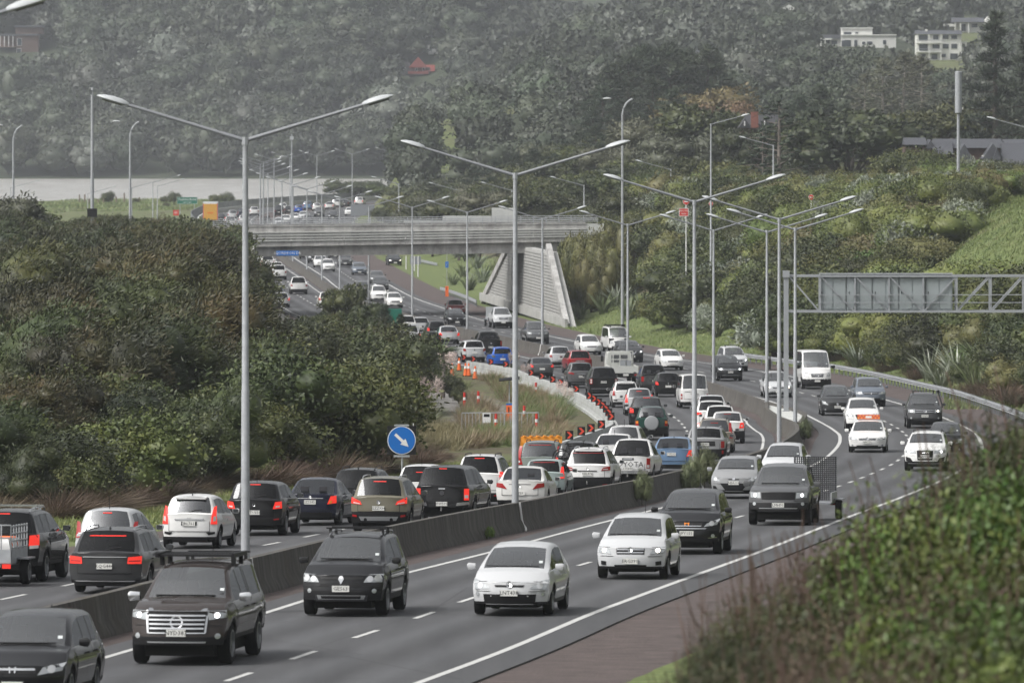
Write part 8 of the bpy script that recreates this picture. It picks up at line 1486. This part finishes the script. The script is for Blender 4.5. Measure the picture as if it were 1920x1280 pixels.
for x0, x1, yp, ye, d0, ax in ((1700,1742,259,272,4,'x'),(1755,1885,261,278,4,'x'),(1740,1757,262,279,3.6,'y'),(1752,1790,264,290,2,'x'),(1790,1826,270,300,0,'y'),(1842,1882,269,298,0,'y'),(1861,1876,276,300,-.8,'y'),(1881,1960,268,290,1,'x'),(1878,1940,287,312,-2,'x'),(1890,1945,262,270,6,'x')): h.gable('roof', x0, x1, yp, ye, M_rg, d0, d0+6, ax)
h.box('wall', 1700, 1940, 276, 330, M_hb, 4.5, 9); h.box('wall', 1793, 1823, 292, 330, M_hb, .4, 5); h.box('wall', 1845, 1880, 292, 330, M_hw, .4, 5); h.win(1805, 1812, 302, 312, .4); h.win(1860, 1868, 302, 312, .4)
h = House(1304, 103, 95, 1286, 1324, 'blue grey roof showing over the dark pine stand', Z=1500.); h.gable('roof', 1288, 1322, 95, 101, M_rg, 0, 7); h.box('wall', 1290, 1320, 101, 103, M_hw, .3, 6.5)
for px in range(1688, 1935, 11):
    kd = pick([('darkb',2),('mid',2),('silver',1.5),('bright',.6),('copro',1)]); top_px(kd+str(RNG.integers(2)), px+RNG.uniform(-4, 4), float(np.interp(px, [1688,1720,1760,1800,1850,1880,1935], [285,292,300,306,302,308,312]))+RNG.uniform(-6, 9), 782+RNG.uniform(-6, 6), 'bush hiding the walls of the large grey roofed house', 'bushes in front of the grey roofed house', sx=1.1)
# ---------------- the wooded hills: nearest trees one by one, the rest as one wood
cand = []
for zc in np.arange(2199, 2700, 11.5):
    w = 1080/FPX*zc
    for x in np.arange(-w, (900-CX)/FPX*zc, 11.5): cand.append((x+RNG.uniform(-3.2, 3.2), zc+RNG.uniform(-3.5, 3.5), 'L'))
for zc in np.arange(1290, 2650, 15.0):
    w = 1060/FPX*zc
    for x in np.arange((780-CX)/FPX*zc, w, 10.5+zc*.0016): cand.append((x+RNG.uniform(-3.4, 3.4), zc+RNG.uniform(-5, 5), 'R'))
best = {}; keep = []
for x, z, sd in sorted(cand, key=lambda c: c[1]):
    px = x/z*FPX+CX; h = terr(x, z)
    if h < .2 or (z < 2190 and px < 770): continue
    sz = RNG.uniform(.75, 1.4)*(1.25 if sd == 'L' else .85); top = h+9.4*sz; yt = HY-(top-CZ)*FPX/z
    if yt < -25 and h > CZ+(HY+30)*z/FPX: continue
    if any(z < Zh+6 and a < px < b and yt < yb-3 for a, b, _, yb, Zh in HOUSES) or any(Zh-4 < z < Zh+11 and a < px < b for a, b, _, yb, Zh in HOUSES): continue
    b = int(px//22); hid = [best.get(k, 9999) for k in (b-1, b, b+1)]      # wholly behind nearer crowns: leave out
    yb_ = HY-(h+9.4*sz*.55-CZ)*FPX/z
    if hidden('hill', x, z, 8*sz, 9.4*sz, top): continue
    keep.append((x, z, sz, sd, yt))
    best[b] = min(best.get(b, 9999), yt)
single = [k for k in keep if -30 < k[0]/k[1]*FPX+CX < 1950]; single.sort(key=lambda k: k[1]/k[2]); rest = single[290:]; single = single[:290]
for x, z, sz, sd, yt in single:
    k = pick([('hill0',4),('hill1',4),('hill2',4),('hill3',1.3)]); side = 'over the water' if x/z*FPX+CX < 760 else 'behind the plateau'
    plant(k, x, z, sz, ('grey green' if k == 'hill3' else 'dark green')+' crowned tree on the wooded hillside '+side, 'hillside trees '+side+k[-1:].replace('0','').replace('1','').replace('2',''), sx=RNG.uniform(.95, 1.25))
lows = []
for i in range(3):
    lf = Leaves(170+i); lo = dome(170+i, 4.6, 9.2, 7, .28); lf.core(lo, .86); lf.cloud(lo, 330, 1.5, .9, spread=.7, lo=.85); proto('low%d' % i, [('tree', lf.mesh('tree', [LM_['hill']]))])
for nm, mat, sel in (('hill_woods','hill',0),('grey_hill_woods','hill_g',1)):
    it = [('low%d' % RNG.integers(3), x, z, sz*1.05, RNG.uniform(0, 6.28)) for i, (x, z, sz, sd, yt) in enumerate(rest) if (hash((i*7919) % 97) % 7 == 0) == bool(sel)]
    if it: merged(nm, it, LM_[mat], ('dark green' if not sel else 'greyish')+' woods covering the distant hillsides', 'woods')
print('hill trees', len(keep), len(rest))
# ---------------- close bushes at the bottom corner
def near_bush(key, seed, R_, H_, n, L, Wd, mat, twigs=40):
    lf = Leaves(seed); lo = dome(seed, R_, H_, 12, .24); lf.core(lo, .22); lf.cloud(lo, int(n*.8), L, Wd, spread=.85, lo=.40, hi=1.15)
    g_ = np.random.default_rng(seed); L_ = [([(g_.normal()*.1, g_.normal()*.1, -.2), tuple(np.array(c[:3])*.5+g_.normal(size=3)*.1), tuple(np.array(c[:3])+g_.normal(size=3)*.35+[0, 0, .3])], [.03, .018, .006]) for c in lo for _ in range(twigs//12)]
    proto(key, [('foliage', lf.mesh('foliage', [LM_[mat]])), ('twigs_stem', limbs(L_, 5).mesh('branches', [LM_['twig']]))])
for k_, m_, L_n, W_n, n_ in (('g','bright',.060,.040,6500),('h','mid',.055,.035,6500),('d','manuka_g',.08,.012,9000),('b','twig',.06,.009,1300),('e','seed',.035,.018,7000)):
    near_bush('near%s0' % k_, 180+ord(k_), .62, 2.5, n_, L_n, W_n, m_, 24 if k_ != 'b' else 130); near_bush('near%s1' % k_, 280+ord(k_), 1.05, 2.3, int(n_*1.8), L_n, W_n, m_, 36 if k_ != 'b' else 180)
NAME_OF.update(nearg='green_bush', nearh='leafy_bush', neard='feathery_shrub', nearb='dry_bush', neare='seeding_shrub'); CAT_OF.update(dry_bush='bush', seeding_shrub='shrub')
NB = {'g':('bright leafy bush in the close thicket beside the red shoulder','bright bushes in the close thicket'),'h':('mid green leafy bush in the close thicket beside the red shoulder','leafy bushes in the close thicket'),'d':('dark feathery shrub in the close thicket beside the red shoulder','feathery shrubs in the close thicket'),'b':('bare reddish twiggy bush in the close thicket beside the red shoulder','twiggy bushes in the close thicket'),'e':('brown seeding shrub in the close thicket beside the red shoulder','seeding shrubs in the close thicket')}
for px, yt, Z, k in [(1925,735,74,'d0'),(1900,745,74,'d0'),(1870,765,74,'d0'),(1840,790,73,'d0'),(1812,822,73,'d0'),(1788,850,72,'d0'),(1905,800,70,'d1'),(1850,840,70,'d1'),(1900,850,66,'g0'),(1860,880,66,'g0'),(1935,880,64,'g1'),(1760,905,68,'g0'),(1720,915,67,'g0'),(1685,918,66,'g0'),(1650,935,66,'g0'),(1615,955,66,'h0'),(1585,985,66,'g0'),(1540,985,68,'b0'),(1800,930,64,'h0'),(1750,950,62,'g0'),(1700,960,62,'h0'),(1655,990,62,'g0'),(1610,1020,62,'d0'),(1560,1040,62,'h0'),(1505,1040,66,'b0'),(1470,1065,64,'d0'),(1430,1085,62,'d0'),(1395,1105,60,'d0'),(1365,1130,60,'d0'),(1335,1165,59,'d0'),(1450,1020,68,'b0'),(1405,1070,66,'b0'),(1335,1120,64,'b0'),(1300,1190,60,'b0'),(1318,1235,57,'d0'),
    (1870,960,58,'g1'),(1800,1000,57,'h1'),(1735,1010,57,'g0'),(1680,1040,57,'h0'),(1620,1065,57,'d0'),(1565,1085,57,'e0'),(1510,1095,57,'e0'),(1450,1120,57,'e0'),(1400,1150,56,'d1'),(1350,1200,55,'e0'),(1915,1010,54,'h1'),(1850,1050,54,'e1'),(1780,1080,53,'g1'),(1710,1095,53,'e1'),(1650,1120,53,'g0'),(1590,1140,53,'e0'),(1530,1160,53,'d1'),(1470,1180,53,'e1'),(1410,1210,53,'d1'),(1900,1110,50,'h1'),(1830,1140,50,'h1'),(1760,1165,50,'e0'),(1690,1180,50,'e1'),(1610,1200,50,'d1'),(1540,1215,50,'e1'),(1460,1240,50,'b1'),(1880,1190,47,'g1'),(1800,1210,47,'e1'),(1715,1230,47,'h1'),(1630,1245,47,'e1')]: top_px('near'+k, px, yt, Z, *NB[k[0]], sx=.85)
# weeds along the median barrier
def barrier_weed(px, py, s, key='mid0'):
    X, Z = g(px, py); r = plant(key, float(BC(Z))+.42, Z, s, 'weed growing out of the foot of the median barrier', 'weeds at the median barrier', y=float(hr(Z))+.05, sx=.5)
for px, py, s in [(838,1010,.17),(1160,948,.22),(1300,924,.26),(1325,918,.30),(1290,926,.2),(1515,828,.22)]: barrier_weed(px, py, s, 'bright0' if s < .2 else 'willow0')
# the bank goes on past the frame: one belt of scrub above the red shoulder
it = []
for z in np.arange(128, 640, 5.0):
    x = max(float(RP(z))+7.5, 1945/FPX*z-CX/FPX*z)
    while x < float(RP(z))+75:
        if x/z*FPX+CX > 1960: it.append(('low%d' % RNG.integers(3), x+RNG.uniform(-1, 1), z+RNG.uniform(-2, 2), RNG.uniform(.26, .46), RNG.uniform(0, 6.28)))
        x += RNG.uniform(5, 8)
merged('bank_scrub', it, LM_['mid'], 'scrub covering the rest of the bank beside the red shoulder', 'scrub')
# ================================================================== the damp air over the valley
hz = bpy.data.materials.new('haze'); hz.use_nodes = True; t = hz.node_tree; t.nodes.clear(); o_ = N(t, 'ShaderNodeOutputMaterial'); pv = N(t, 'ShaderNodeVolumePrincipled')
pv.inputs['Color'].default_value = (.86,.90,.97,1); pv.inputs['Density'].default_value = .000098; pv.inputs['Anisotropy'].default_value = .2; t.links.new(pv.outputs[0], o_.inputs['Volume'])
o = MB().box(-900, 900, -760, 4400, -4, 210).build('haze', hz); tag(o, kind='stuff')
